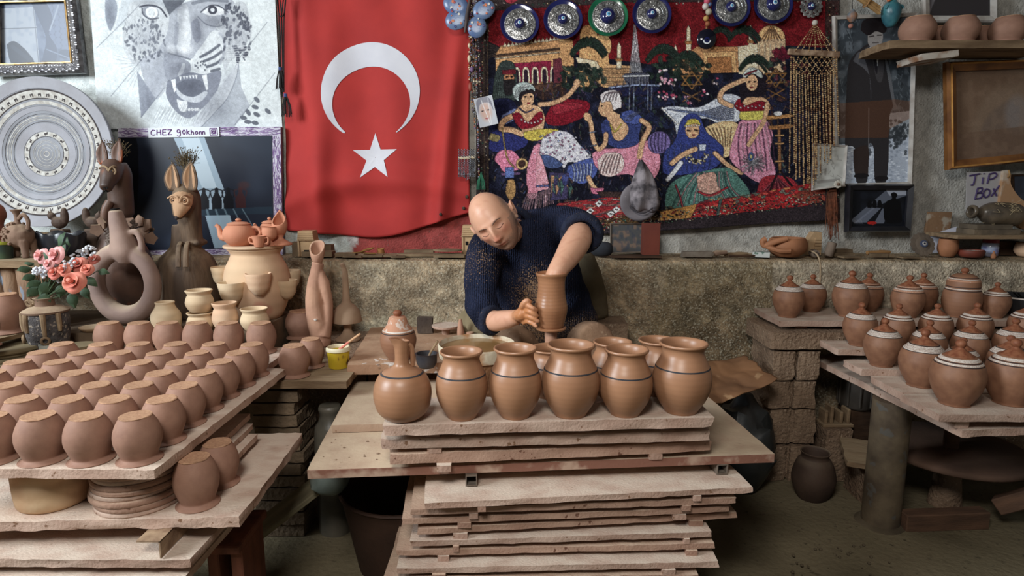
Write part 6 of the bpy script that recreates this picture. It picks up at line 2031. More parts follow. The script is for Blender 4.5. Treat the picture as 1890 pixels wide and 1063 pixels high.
# hooded woman with cup, white drape, fan bearer
p.sp([(1220, 206), (1240, 200), (1290, 204), (1340, 180), (1372, 196), (1366, 230), (1330, 240), (1300, 226), (1260, 236), (1250, 260), (1242, 230)], (180, 186, 200))
for k in range(9):
 p.curve([(1232 + k * 8, 206 + k), (1290 + k * 4, 214 + k * 2), (1352, 196 + k * 4)], 1.6, (88, 104, 148), .75)
for k in range(9):
 p.ell(1222 + k * 4, 204 + k * 4.5, 2.2, 2.2, (222, 216, 208))
p.sp([(1300, 244), (1330, 234), (1360, 240), (1358, 280), (1336, 306), (1312, 280)], (206, 170, 120))
for k in range(7):
 p.curve([(1306 + k * 7, 246), (1316 + k * 5, 264), (1320 + k * 4, 284)], 1.3, (160, 112, 66), .7)
p.sp([(1222, 330), (1226, 290), (1244, 270), (1256, 230), (1272, 216), (1290, 222), (1302, 252), (1322, 272), (1334, 290), (1322, 322), (1280, 334), (1240, 336)], (44, 54, 118))
for k in range(8):
 p.curve([(1236 + k * 10, 276), (1232 + k * 11, 300), (1236 + k * 10, 326)], 1.6, (92, 108, 170), .6)
p.ell(1277, 248, 13, 17, SKIN)
p.sp([(1262, 242), (1270, 228), (1286, 228), (1292, 240), (1284, 236), (1270, 238)], (176, 160, 60))
for k in range(6):
 p.ell(1266 + k * 4.6, 240, 1.5, 1.5, (226, 220, 210))
p.curve([(1268, 248), (1273, 250)], 1.6, (50, 30, 26))
p.curve([(1281, 248), (1287, 250)], 1.6, (50, 30, 26))
p.ell(1279, 258, 3, 1.5, (150, 50, 50))
for k in range(60):
 a = rs.uniform(0, 3.14)
 r_ = rs.uniform(10, 20)
 p.ell(1286 + r_ * math.cos(a) * 1.1, 296 + r_ * math.sin(a), 1.8, 1.8, rs.choice(((206, 190, 150), (150, 130, 90), (30, 28, 34), (220, 214, 204))))
p.curve([(1240, 312), (1254, 300), (1268, 292), (1282, 286)], 10, SKIN)
p.poly([(1288, 278), (1302, 277), (1300, 290), (1290, 290)], (176, 186, 204))
p.curve([(1232, 344), (1246, 326), (1256, 312)], 9, (196, 198, 206))
p.curve([(1318, 296), (1342, 322), (1366, 338)], 9, SKIN)
p.sp([(1226, 404), (1230, 366), (1252, 342), (1300, 330), (1340, 326), (1362, 346), (1382, 384), (1330, 392), (1270, 402)], (74, 116, 106))
for k in range(14):
 p.curve([(1240 + k * 9.6, 398 - k * .8), (1256 + k * 7, 366), (1280 + k * 4.5, 334)], 2.4, ((44, 76, 72), (188, 120, 124), (150, 170, 160))[k % 3], .75)
p.sp([(1284, 340), (1316, 334), (1322, 360), (1330, 376), (1304, 384), (1288, 370)], (190, 134, 116), .85)
p.curve([(1288, 372), (1310, 380), (1340, 366)], 4, (156, 36, 44))
p.curve([(1246, 356), (1254, 380), (1258, 400)], 3, (160, 50, 60))
p.sp([(1362, 236), (1382, 228), (1410, 232), (1424, 260), (1420, 300), (1430, 344), (1400, 360), (1362, 330), (1344, 300)], (200, 124, 150))
for k in range(9):
 p.curve([(1366 + k * 6, 240), (1360 + k * 8, 280), (1366 + k * 8, 336)], 1.8, ((120, 64, 104), (230, 170, 190))[k % 2], .7)
p.sp([(1354, 206), (1364, 190), (1386, 186), (1412, 192), (1420, 212), (1406, 218), (1370, 218)], SKIN)
p.sp([(1352, 204), (1362, 190), (1374, 204), (1396, 196), (1414, 200), (1418, 212), (1400, 216), (1366, 216)], RED)
for k in range(9):
 p.ell(1358 + k * 7, 206 + (k % 2) * 3 - abs(k - 4) * .4, 1.6, 1.6, (216, 206, 206))
p.sp([(1364, 216), (1408, 216), (1414, 228), (1390, 234), (1364, 230)], (194, 180, 76))
p.sp([(1366, 200), (1364, 170), (1372, 140), (1392, 132), (1408, 146), (1412, 180), (1400, 188), (1378, 188)], (32, 26, 34))
p.ell(1386, 160, 11, 16, SKIN)
p.sp([(1370, 160), (1370, 142), (1384, 130), (1402, 138), (1404, 152), (1388, 142), (1376, 148)], (168, 176, 168))
p.line([(1374, 144), (1394, 136)], 3, (120, 26, 40))
for x in (1381, 1391):
 p.ell(x, 158, 2.2, 1.2, (24, 18, 18))
p.ell(1385, 169, 3, 1.6, (150, 44, 44))
p.curve([(1348, 204), (1328, 192), (1334, 172), (1362, 158), (1372, 154)], 10, SKIN)
p.curve([(1414, 204), (1408, 236), (1392, 262), (1380, 282)], 9, SKIN)
for k in range(70):
 a, d = rs.uniform(0, 6.28), rs.uniform(4, 26)
 p.line([(1388, 318), (1388 + math.cos(a) * d, 320 + math.sin(a) * d)], 1.2, rs.choice(((222, 222, 222), (110, 112, 118), (170, 172, 178))), .85)
p.ell(1384, 306, 5, 9, (56, 80, 130))
p.ell(1384, 306, 2.4, 4, (180, 170, 110))
p.sp([(1394, 386), (1404, 352), (1430, 346), (1462, 356), (1474, 384), (1440, 392)], (148, 36, 46))
for k in range(11):
 p.line([(1432, 350), (1396 + k * 7.6, 390)], 1.8, (60, 18, 30) if k % 2 else (200, 90, 100), .8)
p.sp([(1414, 226), (1456, 224), (1458, 230), (1416, 233)], (170, 118, 66))
p.ell(1434, 222, 8, 5, (206, 206, 206))
p.sp([(1416, 246), (1458, 244), (1456, 252), (1420, 253)], (150, 100, 56))
for x in (1422, 1434, 1446):
 p.line([(x, 232), (x, 247)], 2, (130, 90, 52))
p.line([(1436, 252), (1438, 340)], 6, (136, 90, 54))
for y in (266, 282, 318):
 p.line([(1430, y), (1444, y)], 4, (176, 128, 76))
p.curve([(1436, 338), (1424, 366), (1418, 388)], 3.4, (34, 24, 26))
p.curve([(1440, 338), (1456, 364), (1470, 380)], 3.4, (34, 24, 26))
p.sp([(1486, 356), (1500, 352), (1506, 366), (1490, 370)], (150, 112, 66), .8)
# carpet
p.poly([(1030, 380), (1130, 372), (1180, 388), (1180, 430), (1020, 446), (1010, 400)], (150, 40, 44))
for k in range(70):
 x, y = rs.uniform(1036, 1176), rs.uniform(376, 416)
 p.line([(x, y), (x + rs.uniform(6, 18), y + rs.uniform(-3, 2))], rs.uniform(1.5, 3), rs.choice(((206, 190, 180), (190, 120, 96), (70, 100, 96), (120, 30, 40), (210, 150, 130))), .8)
for x, y in ((1088, 398), (1126, 406), (1136, 398), (1104, 384)):
 p.poly([(x - 6, y), (x + 2, y - 6), (x + 9, y), (x, y + 8)], (216, 214, 210))
 p.ell(x, y, 1.2, 1.2, (30, 28, 30)), p.ell(x + 3, y + 1, 1.2, 1.2, (30, 28, 30))
p.poly([(1100, 360), (1180, 366), (1178, 378), (1110, 372)], (58, 42, 40))
p.poly([(1140, 374), (1190, 378), (1188, 388), (1150, 384)], (176, 116, 56))
p.poly([(1090, 420), (1240, 402), (1250, 420), (1090, 436)], (96, 70, 42))
for k in range(90):
 x = rs.uniform(1090, 1246)
 p.line([(x, 420 + rs.uniform(-8, 8) - (x - 1090) * .1), (x + 8, 424 + rs.uniform(-8, 8) - (x - 1090) * .1)], 1.4, rs.choice(((24, 20, 24), (170, 120, 60))), .8)
p.poly([(1218, 408), (1284, 396), (1276, 424), (1216, 430)], (176, 122, 60))
p.poly([(1284, 396), (1540, 360), (1546, 404), (1476, 414), (1276, 424)], (160, 34, 36))
for k in range(110):
 x = rs.uniform(1290, 1536)
 y = 404 - (x - 1284) * .10 + rs.uniform(-14, 12)
 p.ell(x, y, rs.uniform(2, 7), rs.uniform(1.5, 3.4), rs.choice(((86, 120, 104), (190, 130, 70), (110, 22, 30), (200, 70, 60), (60, 70, 66))), rs.uniform(-20, 20), .75)
p.line([(1288, 396), (1274, 424)], 3, (130, 30, 36)), p.line([(1328, 390), (1322, 420)], 5, (70, 90, 84))
p.sp([(1460, 392), (1500, 372), (1548, 350), (1548, 404), (1500, 412)], (110, 66, 44), .6)
# borders
p.poly([(878, 446), (1100, 432), (1216, 426), (1480, 414), (1548, 400), (1548, 446)], (46, 38, 42))
for k in range(900):
 x = rs.uniform(880, 1546)
 yb = 446 - (x - 878) * .068
 y = yb + rs.uniform(-14, 10)
 p.ell(x, y, 1.8, 1.2, rs.choice(((200, 186, 160), (140, 40, 46), (70, 104, 80), (24, 22, 28), (170, 136, 94))), 0, .9)
p.poly([(878, -12), (902, -12), (902, 446), (878, 446)], (44, 34, 34))
p.poly([(1522, -12), (1548, -12), (1548, 446), (1522, 446)], (60, 40, 38))
p.poly([(878, -12), (1548, -12), (1548, 4), (1160, 6), (902, 20), (878, 20)], (52, 42, 42))
for k in range(500):
 s_ = k % 3
 x, y = (rs.uniform(879, 902), rs.uniform(-10, 440)) if s_ == 0 else ((rs.uniform(1523, 1546), rs.uniform(-10, 400)) if s_ == 1 else (rs.uniform(880, 1546), rs.uniform(-12, 10)))
 p.ell(x, y, 1.6, 1.6, rs.choice(((170, 140, 100), (110, 30, 36), (50, 84, 64), (24, 20, 24), (190, 176, 156))), 0, .85)
for x in (893, 900):
 p.line([(x, -12), (x, 440)], 1.2, (150, 120, 80), .8)
p.sp([(926, -4), (940, 8), (956, 0), (950, -12), (930, -12)], (150, 40, 52))
p.outline((20, 18, 24), .5)
p.a = p.a * .92 + p.a.mean(-1, keepdims=True) * .22
p.cloud(.22, 2)
p.grain(.16)
woven = VC('woven_pile', .95, .5, 420, .08)
q = quad([(878, -12), (1546, -12), (1546, 404), (880, 446)], 2.555)
o = p.sheet('tapestry', woven, quad_fn(q, wav=lambda U, V: -.012 - .010 * np.sin(9 * U + 2 * V) * V - .006 * np.sin(21 * U) * V ** 3 - .014 * V ** 8 * np.sin(15 * U)), None, .006)
t_tap = o
tag(o, 'woven wall tapestry of reclining robed women, domes and a fountain', 'tapestry')
# tassel fringe at the tapestry's free end
t = thing('fringe', 'rust-brown twisted fringe hanging at the tapestry\'s lower end', 'fringe', atY(1538, 350, 2.53))
mb = MB()
for k in range(44):
 x = 1527 + rs.uniform(0, 17)
 yb = 428 + rs.uniform(-24, 16)
 mb.tube([atY(x, 352, 2.54) - t.location, atY(x + rs.uniform(-3, 3), (352 + yb) / 2, 2.525 + rs.uniform(-.006, .006)) - t.location, atY(x + rs.uniform(-6, 6), yb, 2.53 + rs.uniform(-.01, .01)) - t.location], .0014, 3)
o = mb.build('threads', M('rust_thread', (140, 84, 60), (96, 60, 46), 60, .9, 0), t)
o['kind'] = 'stuff'
MB().tube([atY(1529, 352, 2.535) - t.location, atY(1543, 350, 2.535) - t.location], .006, 8).build('heading', MATS['rust_thread'], t)
# ---------------------------------------------------------------- evil-eye plates
hammered = M('hammered_silver', (196, 196, 194), (120, 120, 120), 70, .28, .9, 110, metal=.75, bdist=.003)
cob = M('cobalt_glass', (34, 38, 92), (26, 30, 72), 8, .12, 0, spec=.6, coat=.6)
gre = M('green_glass', (34, 112, 78), (24, 86, 62), 8, .15, 0, spec=.6, coat=.6)
eye_w = M('eye_white', (224, 230, 232), None, rough=.25, bump=0)
eye_l = M('eye_light_blue', (96, 168, 210), None, rough=.25, bump=0)
eye_k = M('eye_dark', (18, 20, 40), None, rough=.2, bump=0)
def eye(t, y0, r, parent=None):
 for k, (f, m, nm) in enumerate(((1, cob, 'blue_boss'), (.5, eye_w, 'eye_white'), (.34, eye_l, 'eye_iris'), (.14, eye_k, 'eye_pupil'))):
  MB().lathe([(0, y0 + .0012 * k + .012 * r / .02), (r * f * .6, y0 + .0012 * k + .011 * r / .02), (r * f, y0 + .0012 * k + (.004 if k == 0 else .0085) * r / .02), (r * f, y0), (0, y0)], 24).build(nm, m, t, 60)
for i, (x, y, r, m, lb) in enumerate(((959, 44, 36, cob, 'blue-rimmed hammered evil-eye plate nearest the butterfly'), (1039, 36, 36, cob, 'blue-rimmed evil-eye plate between the nearest-butterfly plate and the green one'),
         (1122, 30, 37, gre, 'green-rimmed hammered plate with evil eye'), (1203, 26, 36, cob, 'blue-rimmed evil-eye plate just beyond the green-rimmed one'),
         (1349, 13, 36, cob, 'blue-rimmed evil-eye plate beside the hanging black eye pendant'), (1427, 8, 36, cob, 'blue-rimmed evil-eye plate next to the metal flower eye'))):
 c = atY(x, y, 2.515)
 t = thing('eye_plate', lb, 'plate', c, 0, 'evil-eye plates along the tapestry top')
 t.rotation_euler = (R(90) - R(9), 0, 0)
 k = r * mpp(c)
 MB().lathe([(0, -.008), (.5 * k, -.008), (k, .0), (k, .004), (.92 * k, .004), (.80 * k, -.001), (0, -.003)], 48).build('rim_dish', m, t, 50)
 MB().lathe([(0, .0), (.80 * k, .0), (.80 * k, .004), (.74 * k, .005), (.72 * k, .003), (.55 * k, .0045), (.53 * k, .003), (.40 * k, .005), (.36 * k, .003), (0, .003)], 44, T(.02 * k, -.03 * k, 0)).build('silver_disc', hammered, t, 40)
 mb = MB()
 for rr_, n in ((.64, 30), (.46, 22)):
  for j in range(n):
   a = 2 * math.pi * j / n
   mb.ball((rr_ * k * math.cos(a) + .02 * k, rr_ * k * math.sin(a) - .03 * k, .004), .0034, 6, sq=(1, 1, .6))
 o = mb.build('embossed_beads', hammered, t)
 o['kind'] = 'stuff'
 eye(t, .004, (.27 if m is cob else .4) * k * (1.4 if i == 5 else 1))
# flower-shaped metal eye
c = atY(1497, 12, 2.515)
t = thing('eye_flower', 'petalled metal flower with an evil eye at its heart, high beside the plates', 'ornament', c)
t.rotation_euler = (R(90) - R(6), 0, 0)
k = 24 * mpp(c)
for ring, n, r0, w in ((0, 14, .72, .17), (1, 10, .46, .15)):
 for j in range(n):
  a = 2 * math.pi * (j + .5 * ring) / n
  MB().lathe([(0, .004), (w * k, .002), (w * k * .9, -.002), (0, -.003)], 10, T(r0 * k * math.cos(a), r0 * k * math.sin(a), .003 * ring)).build('petal', hammered, t, 50)
eye(t, .004, .3 * k)
# black eye pendant on a beaded strap
c = atY(1304, 72, 2.51)
t = thing('eye_pendant', 'black round eye pendant hanging from a charm-strung strap', 'pendant', c)
k = 18 * mpp(c)
MB().lathe([(0, -.004), (k * .9, -.004), (k, .0), (k * .9, .005), (0, .007)], 36, RX(R(90))).build('disc', M('black_glass', (22, 24, 36), rough=.12, bump=0, coat=.6), t, 50)
for f, m, dy, nm in ((.42, eye_w, .007, 'eye_white'), (.28, cob, .0085, 'eye_iris'), (.1, eye_k, .0095, 'eye_pupil')):
 MB().lathe([(0, dy), (k * f, dy - .001), (k * f, dy - .004), (0, dy - .004)], 24, T(.0, 0, -.004) @ RX(R(90))).build(nm, m, t, 50)
MB().tube([atY(1304, -12, 2.515) - c, atY(1306, 20, 2.515) - c, atY(1304, 54, 2.515) - c], .004, 6).build('strap', M('charm_strap', (150, 110, 70), (110, 70, 50), 60, .8, .2), t)
for j, (x, y, r, m) in enumerate(((1305, 2, 6, (196, 90, 110)), (1302, 12, 6, (206, 196, 190)), (1308, 22, 6, (180, 170, 150)), (1303, 34, 5, (190, 150, 90)), (1306, 44, 5, (150, 90, 60)), (1310, 8, 4, (90, 110, 150)))):
 MB().ball(atY(x, y, 2.505) - c, r * .0021, 10).build('charm', M('charm_%d' % j, m, rough=.5, bump=0), t)
# ---------------------------------------------------------------- ceramic butterfly and bead strings
c = atY(862, 30, 2.50)
t = thing('ceramic_butterfly', 'glazed blue ceramic butterfly dotted with flowers at the flag corner', 'ornament', c)
bm_ = M('butterfly_glaze', (86, 108, 150), (110, 130, 160), 14, .3, .15, 60, spec=.5)
dots = [M('dot_' + n_, c_, rough=.35, bump=0) for n_, c_ in (('orange', (196, 110, 70)), ('red', (150, 50, 60)), ('cream', (206, 200, 190)), ('navy', (44, 50, 110)))]
for wi, (cx, cy, rx, ry, a) in enumerate(((842, 10, 23, 17, 25), (844, 36, 21, 17, -20), (893, 18, 20, 16, -25), (880, 50, 17, 18, 20))):
 q = atY(cx, cy, 2.495) - c
 k = .00219
 o = MB().lathe([(0, -.004), (.95, -.003), (1, 0), (.93, .005), (.5, .007), (0, .0075)], 30, T(q) @ RY(R(a)) @ RX(R(90)) @ Matrix.Diagonal((rx * k, ry * k, 1, 1))).build('wing', bm_, t, 60)
 for j in range(9):
  aa, d = rs.uniform(0, 6.28), rs.uniform(.2, .8)
  pos = q + Vector((rx * k * d * math.cos(aa), -.008, ry * k * d * math.sin(aa)))
  MB().lathe([(0, .0015), (.0055 - .0004 * j, .0008), (.0055 - .0004 * j, -.002), (0, -.002)], 10, T(pos) @ RX(R(90))).build('flower_dot', dots[j % 4], o, 60)
MB().tube([atY(868, -6, 2.49) - c, atY(862, 30, 2.485) - c, atY(858, 60, 2.49) - c], [.005, .008, .004], 10).build('body', M('butterfly_body', (84, 70, 66), (60, 50, 50), 20, .6, .1), t)
t = thing('bead_strings', 'long strings of mixed beads and shells hanging between flag and tapestry', 'beads', atY(872, 0, 2.5))
bs = t.location
bc_ = [M('bead_' + n_, c_, rough=.5, bump=0) for n_, c_ in (('amber', (150, 96, 50)), ('bone', (206, 190, 160)), ('dark', (44, 36, 36)), ('violet', (110, 86, 120)), ('steel', (120, 126, 136)), ('rust', (140, 70, 56)))]
mbs = [MB() for _ in bc_]
for (x0, x1, y1) in ((868, 866, 150), (872, 876, 240), (876, 884, 330), (866, 872, 210), (878, 888, 180), (870, 870, 120)):
 n = int((y1 + 12) / 3.6)
 for i in range(n):
  v = i / n
  q = atY(x0 + (x1 - x0) * v + rs.uniform(-1, 1), -12 + (y1 + 12) * v, 2.5 + rs.uniform(-.006, .004)) - bs
  mbs[rs.randrange(6)].ball(q, rs.uniform(.0022, .0042), 5)
for mb, m in zip(mbs, bc_):
 o = mb.build('beads', m, t)
 o['kind'] = 'stuff'
for x, y, w, h, m in ((866, 108, 7, 12, bc_[1]), (871, 128, 8, 10, bc_[3]), (868, 160, 8, 16, bc_[5]), (866, 84, 6, 8, bc_[1]), (884, 258, 4, 4, bc_[4]), (883, 282, 4, 4, bc_[4])):
 MB().ball(atY(x, y, 2.49) - bs, 1, 10, None, (w * .001, .006, h * .0011)).build('charm', m, t)
t = thing('beaded_panel', 'small dark beaded panel with dangling rows above the potter\'s head', 'beads', atY(862, 275, 2.5))
bs = t.location
MB().tube([atY(846, 292, 2.5) - bs, atY(876, 290, 2.5) - bs], .006, 8).build('bar', bc_[1], t)
mb = MB()
for i in range(12):
 for j in range(20):
  mb.ball(atY(847 + i * 2.7, 276 + j * 3.2 + (i % 2) * 1.5 if j < 18 - abs(i - 5.5) else 276 + j * 2.6, 2.498 + rs.uniform(-.003, .003)) - bs, .003, 5)
o = mb.build('beads', M('grey_beads', (112, 116, 124), (54, 50, 56), 80, .4, 0), t)
o['kind'] = 'stuff'
for (x, y0, y1, m) in ((888, 318, 350, M('green_thread', (52, 110, 84), (36, 80, 62), 50, .9, 0)),):
 mb = MB()
 for k in range(24):
  a, b = rs.uniform(-1, 1), rs.uniform(-1, 1)
  mb.tube([atY(x, y0, 2.5) - bs, atY(x + a * 7, (y0 + y1) / 2, 2.5 + b * .01) - bs, atY(x + a * 9, y1, 2.5 + b * .01) - bs], .0014, 3)
 mb.build('tassel', m, t)
t = thing('portrait_snapshot', 'small creased snapshot of a face pinned at the tapestry edge', 'photo', atY(896, 205, 2.49))
p = Pic(0, 0, 38, 52, 1.6, (196, 198, 204))
p.ell(18, 26, 15, 21, (206, 172, 158), 0, 1, .5)
p.sp([(3, 30), (4, 6), (18, 0), (32, 6), (34, 28), (28, 12), (10, 12)], (120, 118, 130), .8)
p.ell(12, 24, 2.6, 1.3, (70, 60, 60)), p.ell(24, 24, 2.6, 1.3, (70, 60, 60)), p.ell(18, 38, 4, 1.5, (170, 90, 90))
p.line([(14, 4), (22, 50)], 1.2, (236, 236, 238)), p.line([(28, 4), (24, 50)], 1.0, (230, 230, 234))
p.sheet('print', gloss_print, quad_fn([v - t.location for v in quad([(874, 183), (908, 175), (920, 228), (886, 236)], 2.488)], wav=lambda U, V: .004 * np.sin(3 * U)), t, .001)
p = None
# ================================================================ right-hand wall
# bead curtain
c = atY(1505, 100, 2.5)
t = thing('macrame_hanging', 'macrame wall hanging of wooden beads on a carved bar over the tapestry end', 'hanging', c)
bs = c
MB().box((0, 0, 0), (.20, .012, .022), T(atY(1502, 98, 2.5) - bs) @ RY(R(3)), .003).build('carved_bar', M('carved_bar', (176, 150, 124), (112, 86, 66), 40, .8, .3), t, None)
beadm = [M('wood_bead_pale', (190, 160, 118), (150, 118, 80), 60, .7, .1), M('wood_bead_brown', (134, 98, 66), (96, 66, 46), 60, .7, .1)]
mbs = [MB(), MB()]
def bead_line(a, b, r=.0034, step=.0072):
 n = max(1, int((b - a).length / step))
 for i in range(n + 1):
  mbs[0 if rng.random() < .7 else 1].ball(a.lerp(b, i / n) + Vector((0, rng.uniform(-.002, .002), 0)), r * rng.uniform(.85, 1.15), 5)
P_ = lambda x, y: atY(x, y, 2.495) - bs
for i in range(7):
 f = i / 6
 bead_line(P_(1504, 44), P_(1468 + 74 * f, 94), .0028, .0068)
for j in range(1, 4):
 y = 50 + j * 11
 bead_line(P_(1504 - j * 9, y), P_(1504 + j * 9, y), .0028, .0075)
for i in range(8):
 x = 1463 + i * 11
 bead_line(P_(x, 106), P_(min(1543, x + 22), 136), .003, .0075)
 bead_line(P_(1463 + (i + 1) * 10.5, 106), P_(max(1463, 1463 + (i + 1) * 10.5 - 22), 136), .003, .0075)
ends = (318, 300, 330, 326, 344, 338, 346, 340, 330, 320, 318, 296, 300, 276, 292, 268, 250)
for i, ye in enumerate(ends):
 x = 1460 + i * 5.2
 y0 = 106 if i in (0, 1, 15, 16) else 126 + 14 * math.sin(math.pi * i / 16)
 xe = x + (3 if i > 3 else -2) + rng.uniform(-3, 3)
 bead_line(P_(x, y0), P_(xe, ye))
for mb, m in zip(mbs, beadm):
 o = mb.build('beads', m, t)
 o['kind'] = 'stuff'
MB().ball(P_(1504, 42), .011, 10).build('top_knot', M('pale_knot', (190, 184, 172), rough=.8, bump=.1), t)
# framed black-and-white photograph
p = Pic(0, 0, 138, 300, 1.3, (50, 55, 60))
p.cloud(.9, 14, (82, 88, 94))
for k in range(420):
 x, y = nrs.uniform(0, 138), nrs.uniform(0, 205)
 if not (36 < x < 106 and y > 20):
  p.line([(x, y), (x + nrs.uniform(-6, 6), y + nrs.uniform(2, 10))], 1.2, ((84, 92, 98), (28, 30, 34), (112, 120, 126))[k % 3], .6)
p.poly([(86, 172), (138, 168), (138, 216), (96, 214)], (150, 156, 162), .7)
p.poly([(0, 226), (138, 216), (138, 300), (0, 300)], (146, 154, 166))
for k in range(300):
 x, y = nrs.uniform(0, 138), nrs.uniform(226, 300)
 p.ell(x, y, 3, 1.4, ((108, 116, 130), (196, 202, 210))[k % 2], 0, .5)
for k in range(90):
 p.ell(nrs.normal(118, 10), nrs.normal(212, 13), 3, 3, (44, 48, 52), 0, .7)
for k in range(40):
 p.ell(nrs.normal(58, 7), nrs.normal(232, 8), 2.6, 2.6, (60, 64, 70), 0, .7)
DKC = (40, 38, 40)
p.sp([(14, 230), (18, 120), (24, 74), (48, 50), (62, 44), (76, 46), (92, 60), (102, 110), (108, 150), (100, 176), (100, 216), (96, 296), (74, 298), (70, 236), (60, 230), (58, 296), (36, 296), (34, 236)], DKC)
p.sp([(52, 52), (66, 74), (74, 108), (84, 112), (88, 76), (80, 50), (68, 46)], (58, 56, 58))
p.sp([(58, 54), (68, 66), (73, 92), (78, 66), (78, 50), (68, 46)], (170, 172, 174))
p.sp([(66, 58), (71, 56), (76, 92), (72, 96)], (36, 34, 38))
p.sp([(30, 74), (44, 58), (60, 98), (64, 150), (60, 100)], (72, 72, 76))
p.sp([(86, 58), (98, 90), (110, 150), (114, 158), (106, 156)], (82, 84, 88))
p.line([(60, 160), (60, 286)], 1.4, (120, 120, 124), .7)
p.sp([(57, 30), (62, 20), (76, 18), (84, 26), (84, 40), (78, 50), (66, 52), (58, 44)], (126, 122, 120))
p.sp([(44, 20), (48, 4), (66, -2), (84, 2), (92, 18), (86, 27), (72, 23), (58, 30)], (30, 26, 28))
p.line([(60, 32), (68, 31)], 2, (40, 36, 36)), p.line([(75, 30), (82, 30)], 2, (40, 36, 36)), p.line([(66, 43), (77, 43)], 1.6, (60, 54, 54))
p.sp([(30, 236), (58, 230), (60, 270), (56, 284), (34, 284)], (44, 36, 34))
p.ell(46, 286, 15, 5, (26, 24, 26)), p.ell(86, 292, 14, 5, (26, 24, 26))
p.poly([(0, 150), (110, 146), (138, 150), (138, 182), (100, 200), (98, 216), (0, 214)], (112, 62, 34), .35)
p.a = p.a * 1.25
p.grain(.04)
white_fr = M('chipped_white_frame', (198, 194, 188), (160, 152, 144), 20, .6, .15)
framed('framed_photograph', 'tall white-framed photograph of a man in dark overcoat and fur hat', [(1536, 30), (1690, 24), (1680, 342), (1540, 346)], 2.53, .014, .016, white_fr, p, gloss_print)
# small unframed print leaning below it
p = Pic(0, 0, 60, 80, 1.3, (186, 186, 180))
p.cloud(.08, 12)
for k in range(26):
 x, y = nrs.uniform(8, 50), nrs.uniform(8, 64)
 p.line([(x, y), (x + nrs.uniform(-12, 12), y + nrs.uniform(-12, 12))], 1, (120, 118, 114), .7)
p.poly([(6, 66), (54, 66), (54, 72), (6, 72)], (150, 148, 144))
framed('sketch_print', 'small pale sketch in a whitish frame half behind the bead hanging', [(1500, 264), (1563, 268), (1558, 344), (1498, 352)], 2.515, .008, .01, white_fr, p, matte_print)
# black framed print of silhouettes
p = Pic(0, 0, 100, 74, 1.8, (20, 22, 28))
p.cloud(.5, 20, (34, 38, 48))
p.poly([(0, 62), (64, 0), (100, 0), (100, 12), (52, 30), (10, 68)], (112, 118, 132), .8)
p.poly([(62, 0), (100, 0), (100, 10), (70, 12)], (180, 186, 200), .8)
for a in ([(8, 66), (40, 36), (56, 36), (30, 66)], [(44, 68), (58, 38), (74, 38), (62, 68)]):
 p.poly(a, (120, 126, 142), .8)
for x in (34, 43, 52):
 p.sp([(x - 4, 36), (x - 4, 26), (x - 1.5, 21), (x + 1.5, 21), (x + 4, 26), (x + 4, 36)], (14, 14, 18))
p.sp([(60, 38), (64, 24), (74, 18), (72, 8), (78, 5), (84, 10), (82, 18), (90, 24), (94, 48), (94, 66), (66, 66)], (12, 12, 16))
p.ell(40, 67, 9, 3, (190, 40, 34)), p.poly([(34, 66), (48, 66), (42, 72)], (160, 40, 36))
for k in range(8):
 p.line([(6 + k * 2, 60 + k % 3), (8 + k * 2, 68)], .8, (150, 150, 160), .7)
framed('silhouette_print', 'small black-framed dark print of silhouettes and slanting light', [(1561, 340), (1683, 340), (1676, 427), (1558, 428)], 2.515, .022, .026, M('black_lacquer', (38, 38, 44), (24, 24, 28), 14, .35, .05, spec=.5), p, gloss_print)
# gilt frame with faded hall print (kept plain)
p = Pic(0, 0, 200, 170, .8, (116, 92, 74))
p.cloud(.5, 40, (134, 112, 94))
p.ell(120, 150, 100, 130, (136, 116, 98), 0, .6, .15)
p.ell(120, 160, 78, 104, (110, 94, 84), 0, .7, .1)
p.ell(126, 90, 30, 46, (138, 132, 132), 0, .6, .4)
p.poly([(0, 120), (200, 112), (200, 170), (0, 170)], (108, 84, 68), .7)
p.cloud(.25, 9, (148, 124, 104))
p.grain(.03)
gilt = M('old_gilt_frame', (150, 100, 54), (110, 70, 40), 14, .35, .15, 60, metal=.25, spec=.5)
t, q, I = framed('hall_print', 'old gilt-brown framed faded print of a vaulted hall under the plank shelf', [(1741, 116), (1960, 108), (1960, 292), (1744, 314)], 2.50, .034, .034, gilt, p, VC('faded_print', .35, 0, 300, .5))
mb = MB()
for k in range(4):
 mb.tube([q[k].lerp(I[k], .25) + Vector((0, -.034, 0)), q[(k + 1) % 4].lerp(I[(k + 1) % 4], .25) + Vector((0, -.034, 0))], .004, 6)
mb.build('bright_bead', M('bright_gilt', (214, 160, 90), (190, 130, 66), 30, .3, .05, metal=.4), t)
# frame at the very top
p = Pic(0, 0, 100, 40, 1, (96, 92, 96))
p.cloud(.5, 12, (132, 126, 128))
p.sp([(0, 40), (20, 18), (60, 22), (100, 10), (100, 40)], (58, 54, 56))
framed('grey_picture', 'pale narrow-framed grey picture above the plank shelf', [(1700, -60), (1838, -60), (1838, 42), (1702, 42)], 2.53, .024, .014, white_fr, p, gloss_print)
